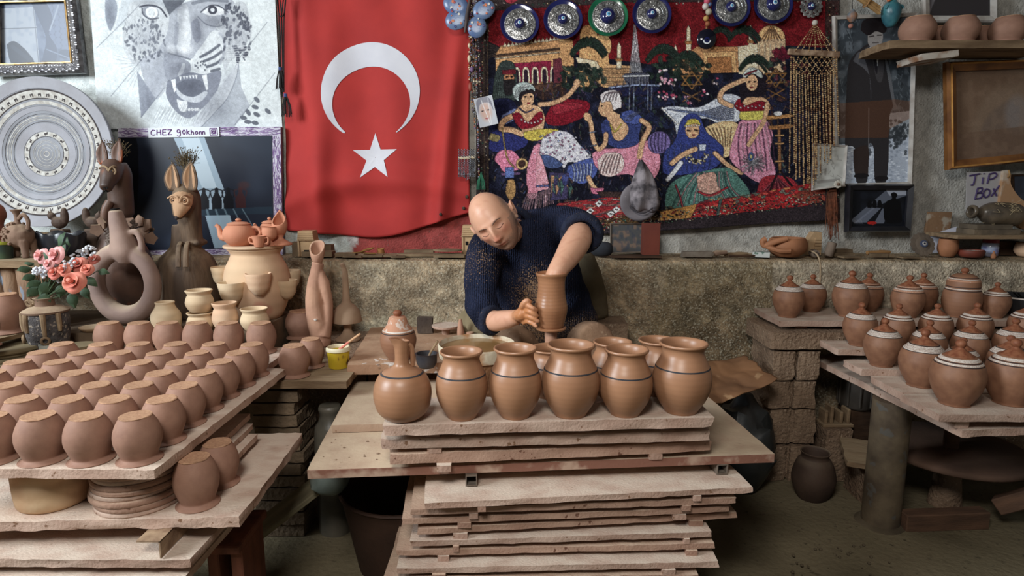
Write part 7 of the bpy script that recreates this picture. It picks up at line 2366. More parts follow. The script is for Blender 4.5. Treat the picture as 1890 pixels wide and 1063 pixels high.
# plank shelf with three upturned pots
a, b = atY(1640, 86, 2.30), atY(1960, 76, 2.30)
t = thing('plank_shelf', 'rough plank shelf high up holding three shadowy pots', 'shelf', a)
MB().slab(((b - a).length, .2, .026), (20, 6, 3), .006, 12, T((b - a) / 2 + Vector((0, .10, .012)))).build('plank', plank_m, t, 35)
q0_, q1_ = atY(1703, 104, 2.3) - a, atY(1772, 90, 2.3) - a
MB().slab(((q1_ - q0_).length, .15, .022), (6, 4, 3), .003, 13, T((q0_ + q1_) / 2 + Vector((0, .08, .004))) @ RY(R(-6))).build('bracket_board', M('flaked_white_board', (186, 176, 164), (140, 104, 78), 18, .8, .3, lo=.45, hi=.6), t, 35)
for i, (x, lb) in enumerate(((1683, 'upturned brown pot at the open end of the high plank shelf'), (1762, 'upturned brown pot in the middle of the high plank shelf'), (1848, 'upturned brown pot on the high plank shelf, cut by picture edge'))):
 q = atY(x, 72, 2.40)
 zt_ = a.z + .026 + .003 * 0
 f = (x - 1640) / 320
 zt_ = (a.z + (b.z - a.z) * .5) + .0125
 pot(q.x, 2.372, zt_, .122, lb, 'pots on the high shelf', .82)
for i, x in enumerate((1722, 1800)):
 q = atY(x, 72, 2.49)
 pot(q.x, 2.455, zt_, .086, ('darker pot in the gap behind the open-end and middle shelf pots', 'darker pot in the gap behind the middle and picture-edge shelf pots')[i], 'pots on the high shelf', 1.0)
# hung trinkets above the white frame
c = atY(1645, 24, 2.47)
t = thing('turquoise_bottle', 'crackled turquoise ceramic bottle with flower tops hanging beside the shelf', 'bottle', c)
tq = M('turquoise_glaze', (74, 132, 140), (46, 92, 104), 16, .35, .3, 60, spec=.5)
MB().lathe([(0, -.05)] + spl([(.012, -.05), (.026, -.03), (.034, 0), (.03, .025), (.016, .04), (.014, .055), (.02, .06)], 3) + [(0, .06)], 24, wob=.05).build('body', tq, t, 60)
for k in range(9):
 MB().ball((rng.uniform(-.025, .025), -.015, rng.uniform(.03, .06)), .007, 7).build('flower_knob', (dots[0], M('yellow_glaze', (190, 170, 70), rough=.4, bump=0), tq)[k % 3], t)
for s_ in (-1, 1):
 MB().tube([(s_ * .02 + s_ * .012 * math.cos(b_), -.02, .01 + .012 * math.sin(b_)) for b_ in [k * .5 for k in range(11)]], .004, 6).build('scroll', tq, t)
c = atY(1600, 8, 2.47)
t = thing('reed_bundle', 'bound bundle of cut reeds tucked above the white frame', 'bundle', c)
mb = MB()
for k in range(16):
 dy, dz = rng.uniform(-.012, .012), rng.uniform(-.012, .012)
 mb.tube([atY(1583, -6, 2.47) - c + Vector((0, dy, dz)), atY(1622, 22 + rng.uniform(-4, 3), 2.47) - c + Vector((0, dy, dz))], .004, 6)
mb.build('reeds', M('straw_reed', (176, 140, 92), (140, 106, 66), 40, .8, .2), t)
MB().tube([atY(1600, 4, 2.47) - c + (Vector((.35, 0, .9)) * math.cos(a_) + Vector((0, 1, 0)) * math.sin(a_)) * .019 for a_ in [k * .6 for k in range(32)]], .0028, 5).build('binding', M('raffia', (160, 120, 78), rough=.9, bump=.1), t)
c = atY(1573, 30, 2.46)
t = thing('hanging_gourd', 'little blue and brown clay gourd dangling over the white frame top', 'ornament', c)
MB().lathe([(0, -.022)] + spl([(.006, -.022), (.017, -.008), (.017, .006), (.008, .018), (.005, .024)], 3) + [(0, .026)], 20).build('body', M('gourd_glaze', (92, 120, 134), (150, 106, 76), 30, .5, .1), t, 60)
MB().ball(atY(1570, 48, 2.455) - c, .009, 10).build('drop', M('pink_drop', (160, 110, 96), rough=.6, bump=.1), t)
MB().tube([(0, 0, .02), (-.002, .01, .07)], .0012, 4).build('thread', cord, t)
# little rosette clip
c = atY(1546, 340, 2.49)
t = thing('rosette', 'small dusty rosette fixed where the small frame meets the tapestry', 'ornament', c)
for k in range(8):
 a_ = k * .785
 MB().ball((.010 * math.cos(a_), -.003, .010 * math.sin(a_)), .007, 8, sq=(1, .6, 1)).build('petal', MATS['pale_knot'], t)
MB().ball((0, -.006, 0), .007, 8).build('heart', brown_clay, t)
# TIP BOX card, little shelf and its load
q_ = quad([(1785, 318), (1853, 316), (1846, 386), (1783, 392)], 2.50)
bs = (q_[2] + q_[3]) / 2
t = thing('tip_card', 'pale card hand-lettered in violet capitals propped above the little shelf', 'sign', bs)
ql = [v - bs for v in q_]
MB().add([v + Vector((0, dy, 0)) for dy in (0, .003) for v in ql], [(0, 1, 2, 3), (4, 7, 6, 5), (0, 4, 5, 1), (1, 5, 6, 2), (2, 6, 7, 3), (3, 7, 4, 0)]).build('card', M('grey_card', (176, 172, 172), (164, 160, 160), 9, .7, .05), t, None)
ss = [[(4, .09), (23, .05)], [(15, .07), (12, .3), (7, .32)], [(29, .14), (28, .31)], [(29.6, .04), (30.2, .055)], [(40, .07), (37, .31)], [(39, .07), (50, .04), (53, .11), (46, .19), (38, .2)],
 [(20, .42), (16, .68)], [(19, .42), (28, .41), (27, .5), (18, .54)], [(18, .54), (29, .55), (27, .66), (15, .68)], [(36, .44), (31, .54), (35, .66), (42, .6), (42, .48), (36, .44)], [(49, .44), (56, .64)], [(60, .37), (46, .64)]]
strokes('TIP BOX', ss, ql, t, 66, .0034, M('violet_marker', (70, 56, 96), rough=.6, bump=0))
a, b = atY(1768, 437, 2.34), atY(1990, 432, 2.34)
t = thing('corner_shelf', 'small rough wooden wall shelf with an upright end piece', 'shelf', a)
MB().slab(((b - a).length, .2, .014), (14, 6, 2), .003, 21, T((b - a) / 2 + Vector((0, .1, .0)))).build('shelf_board', plank_m, t, 35)
MB().slab((.1, .012, .085), (5, 2, 4), .003, 22, T(.05, .19, .085)).build('back_board', M('flaked_panel', (134, 104, 78), (168, 156, 140), 20, .85, .3, lo=.55, hi=.62), t, 35)
zs = a.z + (b.z - a.z) * .5 + .0006
for i, (x0, x1, y, h, yy) in enumerate(((1802, 1888, 424, .019, 2.36), (1806, 1872, 414, .017, 2.37))):
 u, v = atY(x0, 430, yy), atY(x1, 430, yy)
 tag(MB().slab((v.x - u.x, .10, h), (8, 5, 2), .0015, 30 + i).build('dusty_book', M('book_cover_%d' % i, ((124, 108, 88), (108, 96, 80))[i], (86, 76, 64), 12, .85, .3), smooth=35, loc=((u.x + v.x) / 2, yy + .06, zs + h + (.0 if i == 0 else .0196))),
  ('lower of two dusty books on the small wall shelf', 'upper of two dusty books on the small wall shelf')[i], 'book', 'dusty books')
zb = zs + .0196 + .0176
q = atY(1835, 395, 2.42)
t = thing('melted_bottle', 'slumped dusty glass bottle lying on the books under the tip card', 'bottle', (q.x, 2.42, zb))
bp = spl([(.0, -.092), (.03, -.092), (.044, -.085), (.046, -.02), (.043, .02), (.026, .05), (.018, .06), (.018, .082), (.025, .085), (.025, .097), (.016, .098), (.012, .08)], 3)
MB().lathe(bp + [(0, .06)], 28, T(0, 0, .041) @ RZ(R(4)) @ RY(R(-86)), wob=.10).build('glass', M('smoky_glass', (70, 62, 54), (112, 98, 80), 14, .3, .3, 50, spec=.6), t, 60)
mb = MB()
for k in range(36):
 a_ = rng.uniform(0, 6.28)
 P0 = Vector((rng.uniform(-.03, .05), -.046 * math.cos(a_ * .3), .042 + .04 * math.sin(a_)))
 mb.tube([P0, P0 + Vector((rng.uniform(-.02, .02), -.008, rng.uniform(-.015, .015))), P0 + Vector((rng.uniform(-.03, .03), -.004, rng.uniform(-.02, .02)))], .0009, 4)
o = mb.build('dry_roots', M('dry_root', (168, 150, 118), rough=.9, bump=0), t)
o['kind'] = 'stuff'
# carved scroll-shaped board
pts = spl([(1853, 316), (1846, 376), (1850, 384), (1862, 376), (1880, 392), (1882, 420), (1915, 424), (1915, 400), (1898, 378), (1880, 362), (1866, 340), (1866, 322), (1860, 314), (1853, 316)], 4)
c = atY(1880, 424, 2.485)
t = thing('scroll_board', 'carved wooden board with a curved neck standing at picture edge behind the bottle', 'board', c)
MB().prism([((q.x - c.x), (q.z - c.z)) for q in [atY(x, y, 2.485) for x, y in pts[:-1]]], .018).build('panel', M('scroll_wood', (170, 132, 98), (196, 184, 168), 9, .7, .2, lo=.55, hi=.64), t, 30)
MB().tube([atY(1862, 314, 2.48) - c, atY(1864, 322, 2.475) - c, atY(1860, 328, 2.478) - c], .003, 6).build('cord_knot', MATS['straw_reed'], t)
p = Pic(0, 0, 60, 80, 1, (60, 66, 80))
p.cloud(.4, 14, (90, 96, 110))
p.poly([(0, 52), (60, 46), (60, 80), (0, 80)], (112, 66, 48))
framed('landscape_print', 'dark-framed landscape print cut off by picture edge beside the scroll board', [(1866, 322), (1950, 318), (1950, 404), (1868, 404)], 2.53, .008, .012, dark_wood, p, gloss_print)
# ================================================================ things along the ledge
ZG = ZL + .0045
def ledge(px, Y, dz=.0):
 q = atY(px, 470, Y)
 return Vector((q.x, Y, ZG + dz))
def lbox(name, px0, px1, Y, dy, h, mat, label, cat, grp=None, rz=0, dz=0, tilt=0, amp=.0015):
 a, b = ledge(px0, Y), ledge(px1, Y)
 o = MB().slab(((b - a).length, dy, h), (6, 4, 2), amp, px0 * .03).build(name, mat, smooth=35, loc=((a.x + b.x) / 2, Y + dy / 2, ZG + h + dz))
 o.rotation_euler = (tilt, 0, rz)
 return tag(o, label, cat, grp)
slate = M('dusty_slat', (138, 118, 92), (104, 86, 66), 9, .9, .3, rnd=.15)
def clay_house(px, Y, w, h, label, windows, mat=biscuit2):
 c = ledge(px, Y)
 t = thing('clay_house', label, 'model', c)
 mt_ = M('house_clay', (190, 160, 122), (160, 130, 98), 12, .85, .25)
 MB().box((0, 0, h * .32), (w, .05, h * .64), bev=.002).build('walls', mt_, t, None)
 MB().prism([(-w * .56, h * .62), (-w * .5, h * .62 + .004), (-w * .44, h), (w * .44, h), (w * .5, h * .62 + .004), (w * .56, h * .62)], .06, T(0, -.03, 0)).build('roof', mt_, t, None)
 for k in range(5):
  MB().box((0, -.031, h * (.66 + .065 * k)), (w * (1.0 - .03 * k), .004, .005)).build('roof_tile_row', mt_, t, None)
 for x, z, ww, hh in windows:
  MB().box((x * w, -.0255, z * h), (ww * w, .004, hh * h)).build('window_hole', black_in, t, None)
 for x in (-.45, .45):
  MB().box((x * w, -.027, h * .31), (.006, .006, h * .6)).build('corner_post', mt_, t, None)
 return t
clay_house(570, 2.44, .064, .10, 'small plain clay house model on the ledge below the flag', ((0, .2, .3, .12),))
clay_house(870, 2.50, .072, .118, 'clay house model with three dark windows beside the potter\'s head', ((-.22, .40, .14, .12), (0, .40, .14, .12), (.22, .40, .14, .12), (0, .1, .4, .05)))
c = ledge(1503, 2.46)
t = thing('clay_tower', 'pale carved clay tower house standing on the ledge behind the bowl', 'model', c)
hm = MATS['house_clay']
MB().prism([(-.024, 0), (-.026, .06), (-.008, .092), (.022, .092), (.026, .06), (.026, 0)], .04).build('tower', hm, t, None)
for k in range(4):
 MB().box((.010, -.002, .03 + .012 * k), (.026, .006, .008)).build('carved_block', hm, t, None)
for i, (x0, x1, Y, dy, h, rz, lb) in enumerate(((538, 552, 2.42, .05, .055, .1, 'brown clay lump at the window end of the ledge'), (556, 612, 2.40, .06, .02, .03, 'flat grey slab in front of the plain clay house'), (584, 612, 2.47, .05, .04, 0, 'upright wooden offcut behind the grey slab'),
           (617, 655, 2.40, .05, .014, .06, 'broad dusty slat near the leather strap'), (632, 668, 2.38, .035, .006, -.1, 'thin slat on the ledge lip below the strap'), (668, 705, 2.39, .05, .009, .05, 'square potter\'s rib between strap and little cup'),
           (706, 735, 2.39, .05, .008, -.25, 'tilted thin rib beside the pile of slats'), (720, 745, 2.37, .04, .007, .3, 'small rib hanging over the ledge lip'), (735, 852, 2.42, .05, .010, .02, 'long dusty slat in the pile beside the potter'),
           (745, 800, 2.48, .04, .018, .0, 'short block behind the long slat'), (800, 858, 2.38, .05, .009, -.03, 'flat board at the front of the slat pile'))):
 lbox('slat', x0, x1, Y, dy, h, slate, lb, 'slat', 'slats and ribs on the ledge', rz)
q = ledge(826, 2.44, .0195)
t = thing('holed_paddle', 'flat clay paddle with a round hole on top of the slat pile', 'paddle', q)
MB().lathe([(.006, 0), (.05, 0), (.052, .004), (.05, .007), (.006, .007), (.006, 0)], 32, Matrix.Diagonal((1.1, .6, 1, 1))).build('blade', slate, t, 40)
t = thing('leather_strap', 'coiled yellowish strap lying on the ledge below the flag', 'strap', ledge(672, 2.44))
MB().tube(spl([(-.05, .0, .012), (-.02, -.02, .016), (.02, -.02, .024), (.034, .01, .03), (.01, .02, .026), (-.01, .0, .016), (.02, -.03, .014), (.05, -.02, .012)], 5), .0055, 8, flat=.4).build('strap', M('ochre_strap', (158, 122, 62), (122, 90, 48), 14, .7, .15), t)
t = thing('tiny_cup', 'tiny orange clay cup on the ledge between strap and slats', 'cup', ledge(703, 2.46))
MB().lathe([(0, 0), (.012, 0), (.016, .012), (.013, .022), (.016, .028), (.012, .028), (.01, .01), (0, .008)], 20).build('body', M('ochre_cup', (178, 128, 76), (150, 100, 58), 14, .7, .1), t, 60)
# wire down the lower wall
t = thing('wall_cable', 'grey cable running down the wall from the three-windowed clay house', 'cable', atY(874, 480, 2.325))
bs = t.location
MB().tube([v - bs for v in [atY(872, 466, 2.42), atY(873, 474, 2.335), atY(876, 520, 2.325), atY(880, 560, 2.325), atY(880, 612, 2.32)]], .005, 8).build('cable', M('grey_cable', (158, 144, 126), rough=.6, bump=.1), t)
t = thing('wall_cable', 'pale twisted cord running down the wall behind the bench jars', 'cable', atY(1513, 480, 2.325))
bs = t.location
MB().tube([Vector(v) - bs for v in spl([atY(1494, 462, 2.40), atY(1508, 470, 2.34), atY(1514, 490, 2.325), atY(1513, 530, 2.323)], 4)], .003, 8).build('cable', M('pale_cord', (172, 150, 122), rough=.7, bump=.1), t)
# right-hand ledge
lbox('plank', 1128, 1222, 2.37, .05, .008, dark_wood, 'narrow dark slat under the red-brown box on the ledge', 'slat', None, 0)
o = lbox('red_brown_box', 1187, 1217, 2.395, .05, .122, M('red_brown_cover', (122, 62, 48), (104, 52, 42), 9, .6, .1), 'upright red-brown book-like box on the ledge below the cap', 'box', None, 0, .0085, 0, .0004)
p = Pic(0, 0, 62, 52, 1.2, (84, 84, 84))
p.cloud(.6, 8, (146, 116, 96))
p.cloud(.4, 5, (60, 66, 84))
framed('leaning_photo', 'small blurry glass-covered photo leaning behind the dark cap on the ledge', [(1126, 412), (1188, 412), (1188, 466), (1126, 468)], 2.52, .005, .008, steel, p, gloss_print)
mb = MB().ball((0, 0, .028), .05, 24, sq=(1.1, .8, .62))
for i, v in enumerate(mb.v):
 k = noise.noise(Vector(v) * 22) * .2
 mb.v[i] = (v[0] * (1 + k), v[1] * (1 + k), max(0, v[2] * (1 + k)))
tag(mb.build('cloth_cap', M('dark_grey_cloth', (58, 62, 70), (42, 44, 50), 12, .9, .2, 200), loc=ledge(1108, 2.43)), 'dark crumpled cloth cap lying on the ledge behind the potter\'s shoulder', 'cap')
t = thing('trowel', 'dusty trowel-like tool with a turned handle among the ledge tools', 'tool', ledge(1295, 2.40))
MB().prism([(-.075, 0), (-.07, .02), (.04, .022), (.05, .012), (.04, .0)], .03, T(0, 0, .0)).build('blade', steel, t, None)
MB().tube([(.045, .015, .011), (.06, .012, .014), (.075, .01, .016), (.10, .008, .018)], [.006, .012, .010, .008], 10).build('handle', brown_clay, t)
for i, (x0, x1, Y, r, m, lb) in enumerate(((1338, 1380, 2.42, .008, plank_m, 'round turned stick behind the cigarette packet'), (1345, 1400, 2.385, .005, dark_wood, 'thin dark modelling tool on the ledge lip'), (1600, 1642, 2.49, .008, MATS['raffia'], 'brown stick at the back of the ledge under the black frame'))):
 a, b = ledge(x0, Y, r), ledge(x1, Y + .02, r)
 t = thing('stick_tool', lb, 'tool', a)
 MB().tube([Vector((0, 0, 0)), (b - a) * .4, (b - a) * .6, b - a], [r, r, r * 1.25, r * .8], 8).build('shaft', m, t)
o = lbox('cigarette_packet', 1394, 1424, 2.39, .05, .020, M('packet_white', (196, 200, 196), (96, 124, 110), 30, .5, .05, lo=.52, hi=.56), 'small white and green card packet beside the clay bowl', 'packet', None, -.35, 0, 0, .0003)
t = thing('snake_bowl', 'orange-brown clay bowl with a curling snake-like handle on the ledge', 'bowl', ledge(1452, 2.425))
bo = M('bowl_clay', (170, 116, 82), (140, 94, 66), 9, .7, .2)
MB().lathe([(0, 0)] + spl([(.04, 0), (.062, .015), (.075, .04), (.068, .066), (.06, .074)], 3) + [(.055, .070), (.06, .045), (.045, .015), (0, .012)], 36, wob=.02).build('bowl', bo, t, 60)
MB().tube(spl([(-.03, -.062, .075), (-.075, -.05, .06), (-.10, -.03, .045), (-.11, -.03, .062), (-.098, -.03, .07)], 5), spl([(.010,), (.012,), (.011,), (.010,), (.012,)], 5) and [x[0] for x in spl([(.010,), (.012,), (.011,), (.010,), (.012,)], 5)], 10).build('handle', bo, t)
MB().tube(spl([(-.10, -.03, .045), (-.06, -.065, .03), (-.02, -.075, .03)], 5), .009, 8).build('tail', bo, t)
for i, (x, Y, L_, r, rz, tl, lb) in enumerate(((1506, 2.375, .05, .015, 1.2, 0, 'rolled clay coil lying end-on beside the tower'), (1528, 2.40, .055, .017, 0, 1, 'short upright grey clay roll leaning by the tower'))):
 t = thing('clay_roll', lb, 'roll', ledge(x, Y, r if not tl else 0))
 MT = RZ(R(80)) @ RY(R(90)) if not tl else RY(R(14)) @ T(0, 0, .004)
 MB().lathe([(0, 0), (r * .9, 0), (r, .004), (r, L_ - .004), (r * .9, L_), (0, L_)], 20, MT).build('roll', M('grey_clay', (128, 112, 98), (100, 86, 74), 12, .9, .2), t, 50)
 MB().tube([MT @ Vector((r * (.2 + .1 * k) * math.cos(k * .9), r * (.2 + .1 * k) * math.sin(k * .9), L_ if tl else -.0005)) for k in range(8)], .0012, 4).build('spiral', slip_dark, t)
for x0, x1, Y, dy, h, rz, dz, lb in ((1536, 1578, 2.42, .06, .014, .05, .0, 'lower dusty board beside the clay rolls'), (1540, 1574, 2.43, .05, .012, .0, .0145, 'upper dusty board beside the clay rolls'), (1555, 1590, 2.365, .04, .006, .15, 0, 'thin slat on the ledge lip below the black frame'),
       (1608, 1640, 2.39, .02, .014, -.05, 0, 'little brush-like comb with a pale tip'), (1642, 1652, 2.39, .02, .012, -.2, 0, 'pale wedge at the tip of the little comb'), (1665, 1700, 2.36, .04, .005, .1, 0, 'thin slat under the flower-shaped clay eye')):
 lbox('slat', x0, x1, Y, dy, h, slate, lb, 'slat', 'slats and ribs on the ledge', rz, dz)
c = ledge(1706, 2.41)
t = thing('clay_flower_eye', 'grey clay flower disc with an eye centre leaning on the ledge', 'ornament', c)
t.rotation_euler = (R(68), 0, 0)
dg = M('dusty_grey_clay', (116, 102, 88), (84, 74, 66), 14, .9, .3)
for k in range(14):
 a_ = 2 * math.pi * k / 14
 MB().lathe([(0, .006), (.012, .004), (.012, .0), (0, .0)], 10, T(.036 * math.cos(a_), .036 * math.sin(a_) + .05, 0)).build('petal', dg, t, 50)
MB().lathe([(0, .01), (.02, .008), (.036, .002), (.036, -.002), (0, -.002)], 28, T(0, .05, 0)).build('disc', dg, t, 50)
for f, z, m, nm in ((.014, .014, M('dull_blue', (72, 80, 104), rough=.6, bump=0), 'eye_ring'), (.008, .0155, M('dull_white', (176, 172, 170), rough=.6, bump=0), 'eye_white'), (.0035, .017, eye_k, 'eye_pupil')):
 MB().lathe([(0, z), (f, z - .001), (f, .006), (0, .006)], 18, T(0, .05, 0)).build(nm, m, t, 50)
q_ = quad([(1698, 440), (1766, 418), (1768, 462), (1700, 470)], 2.52)
o = MB().add([v + Vector((0, dy, 0)) for dy in (0, .001) for v in q_], [(0, 1, 2, 3), (4, 7, 6, 5), (0, 4, 5, 1), (1, 5, 6, 2), (2, 6, 7, 3), (3, 7, 4, 0)]).build('paper_sheet', M('bluish_paper', (206, 208, 222), rough=.9, bump=.05), smooth=None)
tag(o, 'folded bluish-white paper propped behind the plain clay cup', 'paper')
t = thing('clay_cup', 'plain rounded clay cup on the ledge in front of white paper', 'cup', ledge(1748, 2.43))
MB().lathe([(0, 0)] + spl([(.022, 0), (.030, .012), (.036, .03), (.034, .055), (.032, .068)], 3) + [(.029, .068), (.030, .04), (.02, .01), (0, .01)], 32).build('body', bo, t, 60)
t = thing('red_dish', 'shallow red-brown dish of odds and ends on the ledge', 'dish', ledge(1792, 2.405))
MB().lathe([(0, 0)] + spl([(.034, 0), (.044, .01), (.045, .026), (.041, .028)], 2) + [(.038, .02), (0, .016)], 32).build('body', M('red_dish', (124, 60, 46), (98, 50, 40), 12, .6, .1), t, 60)
mb = MB()
for k in range(14):
 x, y = rng.uniform(-.025, .025), rng.uniform(-.02, .02)
 mb.box((x, y, .024), (.02, .004, .003), RZ(0) @ T(0, 0, 0))
mb.build('scraps', slip_white, t, None)
t = thing('glass_jar', 'small jam jar with a red lid under the little wall shelf', 'jar', ledge(1826, 2.44))
MB().lathe([(0, 0), (.026, 0), (.028, .004), (.028, .048), (.024, .054), (0, .054)], 28).build('glass', M('milky_glass', (164, 166, 176), (120, 116, 140), 24, .15, .05, spec=.6), t, 50)
MB().lathe([(0, .053), (.027, .053), (.027, .066), (0, .067)], 28).build('lid', M('red_lid', (132, 30, 34), rough=.4, bump=.05), t, 50)
MB().lathe([(.0283, .014), (.0286, .016), (.0286, .036), (.0283, .038)], 28).build('label_band', M('blue_white_label', (176, 186, 206), (96, 90, 150), 30, .5, .0), t, 50)
tag(MB().lathe([(0, 0), (.008, 0), (.009, .01), (.004, .02), (.003, .026), (0, .027)], 12).build('clay_pawn', bo, loc=ledge(1834, 2.365)), 'thumb-sized clay cone at the ledge lip before the jam jar', 'figurine')
t = thing('cream_bowl', 'cream rounded bowl cut off by picture edge on the ledge', 'bowl', ledge(1896, 2.43))
MB().lathe([(0, 0)] + spl([(.03, 0), (.045, .02), (.04, .05), (.036, .055)], 3) + [(0, .05)], 28).build('body', biscuit2, t, 60)
o = lbox('dark_box', 1838, 1880, 2.47, .06, .055, dark_wood, 'dark brown box in the shadow under the little wall shelf', 'box', None, 0, 0, 0, .001)
a, b = atY(1762, 452, 2.40), atY(1812, 470, 2.40)
# hanging grey cap
c = atY(1182, 300, 2.50)
t = thing('visored_hat', 'clay-spattered grey cap hanging by its crown in front of the tapestry', 'cap', c)
capm = M('grey_cap_cloth', (132, 126, 130), (104, 98, 102), 9, .9, .15, 250, speck=(206, 200, 198), spsc=26, spt=.7)
H_ = lambda x, y, d=0: atY(x, y, 2.49 - d) - c
rings_ = []
for (x, y, w, d) in ((1182, 297, 3, .010), (1184, 308, 10, .018), (1186, 322, 17, .030), (1187, 340, 23, .044), (1188, 358, 26, .052), (1189, 374, 27, .050), (1189, 386, 24, .040), (1188, 391, 15, .02)):
 o_ = H_(x, y)
 rings_.append([o_ + Vector((w * .00215 * math.cos(b_) * (1 + .06 * math.sin(3 * b_ + y * .05)), -d * .5 + d * .6 * math.sin(b_) * (1 + .30 * math.sin(4 * b_ + y * .045)), .006 * math.sin(3 * b_))) for b_ in [2 * math.pi * k / 40 for k in range(40)]])
MB().loft(rings_).build('crown', M('cap_crown', (150, 142, 146), (70, 66, 70), 16, .9, .2, 200, lo=.42, hi=.58), t, 180)  # dark and pale mottling in the cloth colour imitates shaded folds
vs, fs = [], []
for j in range(7):
 f = j / 6
 for k in range(41):
  a_ = 2 * math.pi * k / 40
  vs.append(H_(1180 + 36 * (.3 + .7 * f) * math.cos(a_), 372 + 36 * (.3 + .7 * f) * math.sin(a_), .012 + .012 * math.sin(f * 2.4)))
for j in range(6):
 for k in range(40):
  fs.append((j * 41 + k, j * 41 + k + 1, (j + 1) * 41 + k + 1, (j + 1) * 41 + k))
o = MB().add(vs, fs).build('visor', capm, t, 180)
sd = o.modifiers.new('t', 'SOLIDIFY')
sd.thickness = .004
MB().tube([H_(1162 + k * 3.6, 376 + 17 * math.sin(math.pi * (k + 1) / 15), .052 - .012 * abs(k - 7) / 7) for k in range(16)], .003, 6).build('seam', M('cap_seam', (66, 62, 66), rough=.9, bump=0), t)
# black pan with a broken rim on the far bench end
c = atY(1850, 545, 2.24)
t = thing('black_pan', 'blackened shallow pan of dark scraps behind the jars at picture edge', 'pan', (1.865, 2.215, .5855))
for i, (x, z, r, rz) in enumerate(((-.03, .0, .10, 0),)):
 MB().lathe([(0, 0)] + spl([(.06, 0), (.085, .03), (.105, .062), (.108, .066)], 2) + [(.10, .062), (.07, .012), (0, .01)], 32, wob=.05).build('pan', M('soot_black', (52, 54, 58), (34, 34, 38), 12, .5, .2, spec=.5), t, 60)
MB().tube([(.10 * math.cos(R(a_)), .10 * math.sin(R(a_)), .066) for a_ in range(150, 260, 8)], .004, 6).build('pale_rim_chip', slip_white, t)
mb = MB()
for k in range(50):
 a_, d = rng.uniform(0, 6.28), rng.uniform(0, .08)
 P0 = Vector((d * math.cos(a_), d * math.sin(a_), .03 + rng.uniform(0, .03)))
 mb.tube([P0, P0 + Vector((rng.uniform(-.03, .03), rng.uniform(-.02, .02), rng.uniform(0, .02)))], .003, 4)
o = mb.build('dark_scraps', black_in, t)
o['kind'] = 'stuff'
# ================================================================ the potter at his wheel
YV = 1.70
vc = atY(1017, 603, YV)
t = thing('potters_wheel', 'small potter\'s wheel head on a clay-caked shaft under the turning vase', 'wheel', (vc.x, YV, 0))
MB().lathe([(0, vc.z - .006), (.042, vc.z - .006), (.043, vc.z - .002), (.041, vc.z), (0, vc.z)], 40).build('wheel_head', wet_m, t, 50)
MB().lathe([(0, .43), (.02, .43), (.017, .47), (.017, vc.z - .006), (0, vc.z - .006)], 24, wob=.03).build('shaft', MATS['gnarled_clay'], t, 60)
MB().lathe([(0, .4305), (.06, .4305), (.05, .455), (0, .46)], 24).build('wheel_base', dark_wood, t, 50)
t = thing('turning_vase', 'wet ribbed vase being thrown on the wheel, potter\'s hand inside', 'vase', (vc.x, YV, vc.z + .0005))
tv = spl([(.034, 0), (.036, .004), (.0395, .02), (.0445, .042), (.0455, .056), (.0425, .072), (.039, .09), (.0375, .112), (.038, .132), (.041, .142), (.0435, .147), (.043, .152), (.039, .152)], 3)
MB().lathe([(0, 0)] + tv + [(.0345, .14), (.034, .11), (.036, .08), (.040, .055), (.034, .02), (0, .012)], 48, wob=.006).build('body', wet_m, t, 70)
# slurry bucket
bcx = atY(880, 632, 1.72)
t = thing('slurry_bucket', 'clay-caked bucket brim-full of brown slurry beside the wheel', 'bucket', (bcx.x, 1.72, .452))
zr = .155
MB().lathe([(0, 0)] + spl([(.085, 0), (.092, .05), (.098, .11), (.106, .128)], 3) + [(.09, .128), (0, .12)], 44, wob=.02).build('body', M('caked_clay', (158, 116, 82), (124, 88, 62), 7, .9, .8, 60, bdist=.008), t, 60)
MB().lathe([(.10, .115), (.107, .118), (.110, zr - .004), (.107, zr), (.103, zr - .004), (.10, .13)], 44, wob=.015).build('rim', M('caked_white_rim', (204, 192, 168), (166, 122, 84), 12, .6, .3, lo=.5, hi=.6), t, 60)
MB().lathe([(0, zr - .012), (.104, zr - .012), (.104, zr - .02), (0, zr - .02)], 40).build('slurry', M('slurry', (150, 116, 74), (128, 98, 62), 10, .12, .06, 14, spec=.6), t, 50)
q = atZ(785, 684, .5203)
t = thing('slip_cup', 'small black slip cup with a brush stick at the work board edge', 'cup', (q.x, q.y + .035, .5205))
MB().lathe([(0, 0)] + spl([(.022, 0), (.030, .015), (.031, .038), (.033, .042)], 2) + [(.029, .042), (.026, .02), (0, .018)], 28, wob=.03).build('body', M('slip_black_cup', (44, 44, 50), (66, 64, 66), 20, .5, .2), t, 60)
tt_ = thing('slip_brush', 'thin clay-brown stick standing in the small black cup', 'brush', (q.x, q.y + .035, .5395))
MB().tube([(0, 0, .0), (.014, -.008, .03), (.034, -.008, .062)], [.003, .0034, .0036], 8).build('shaft', plank_m, tt_)
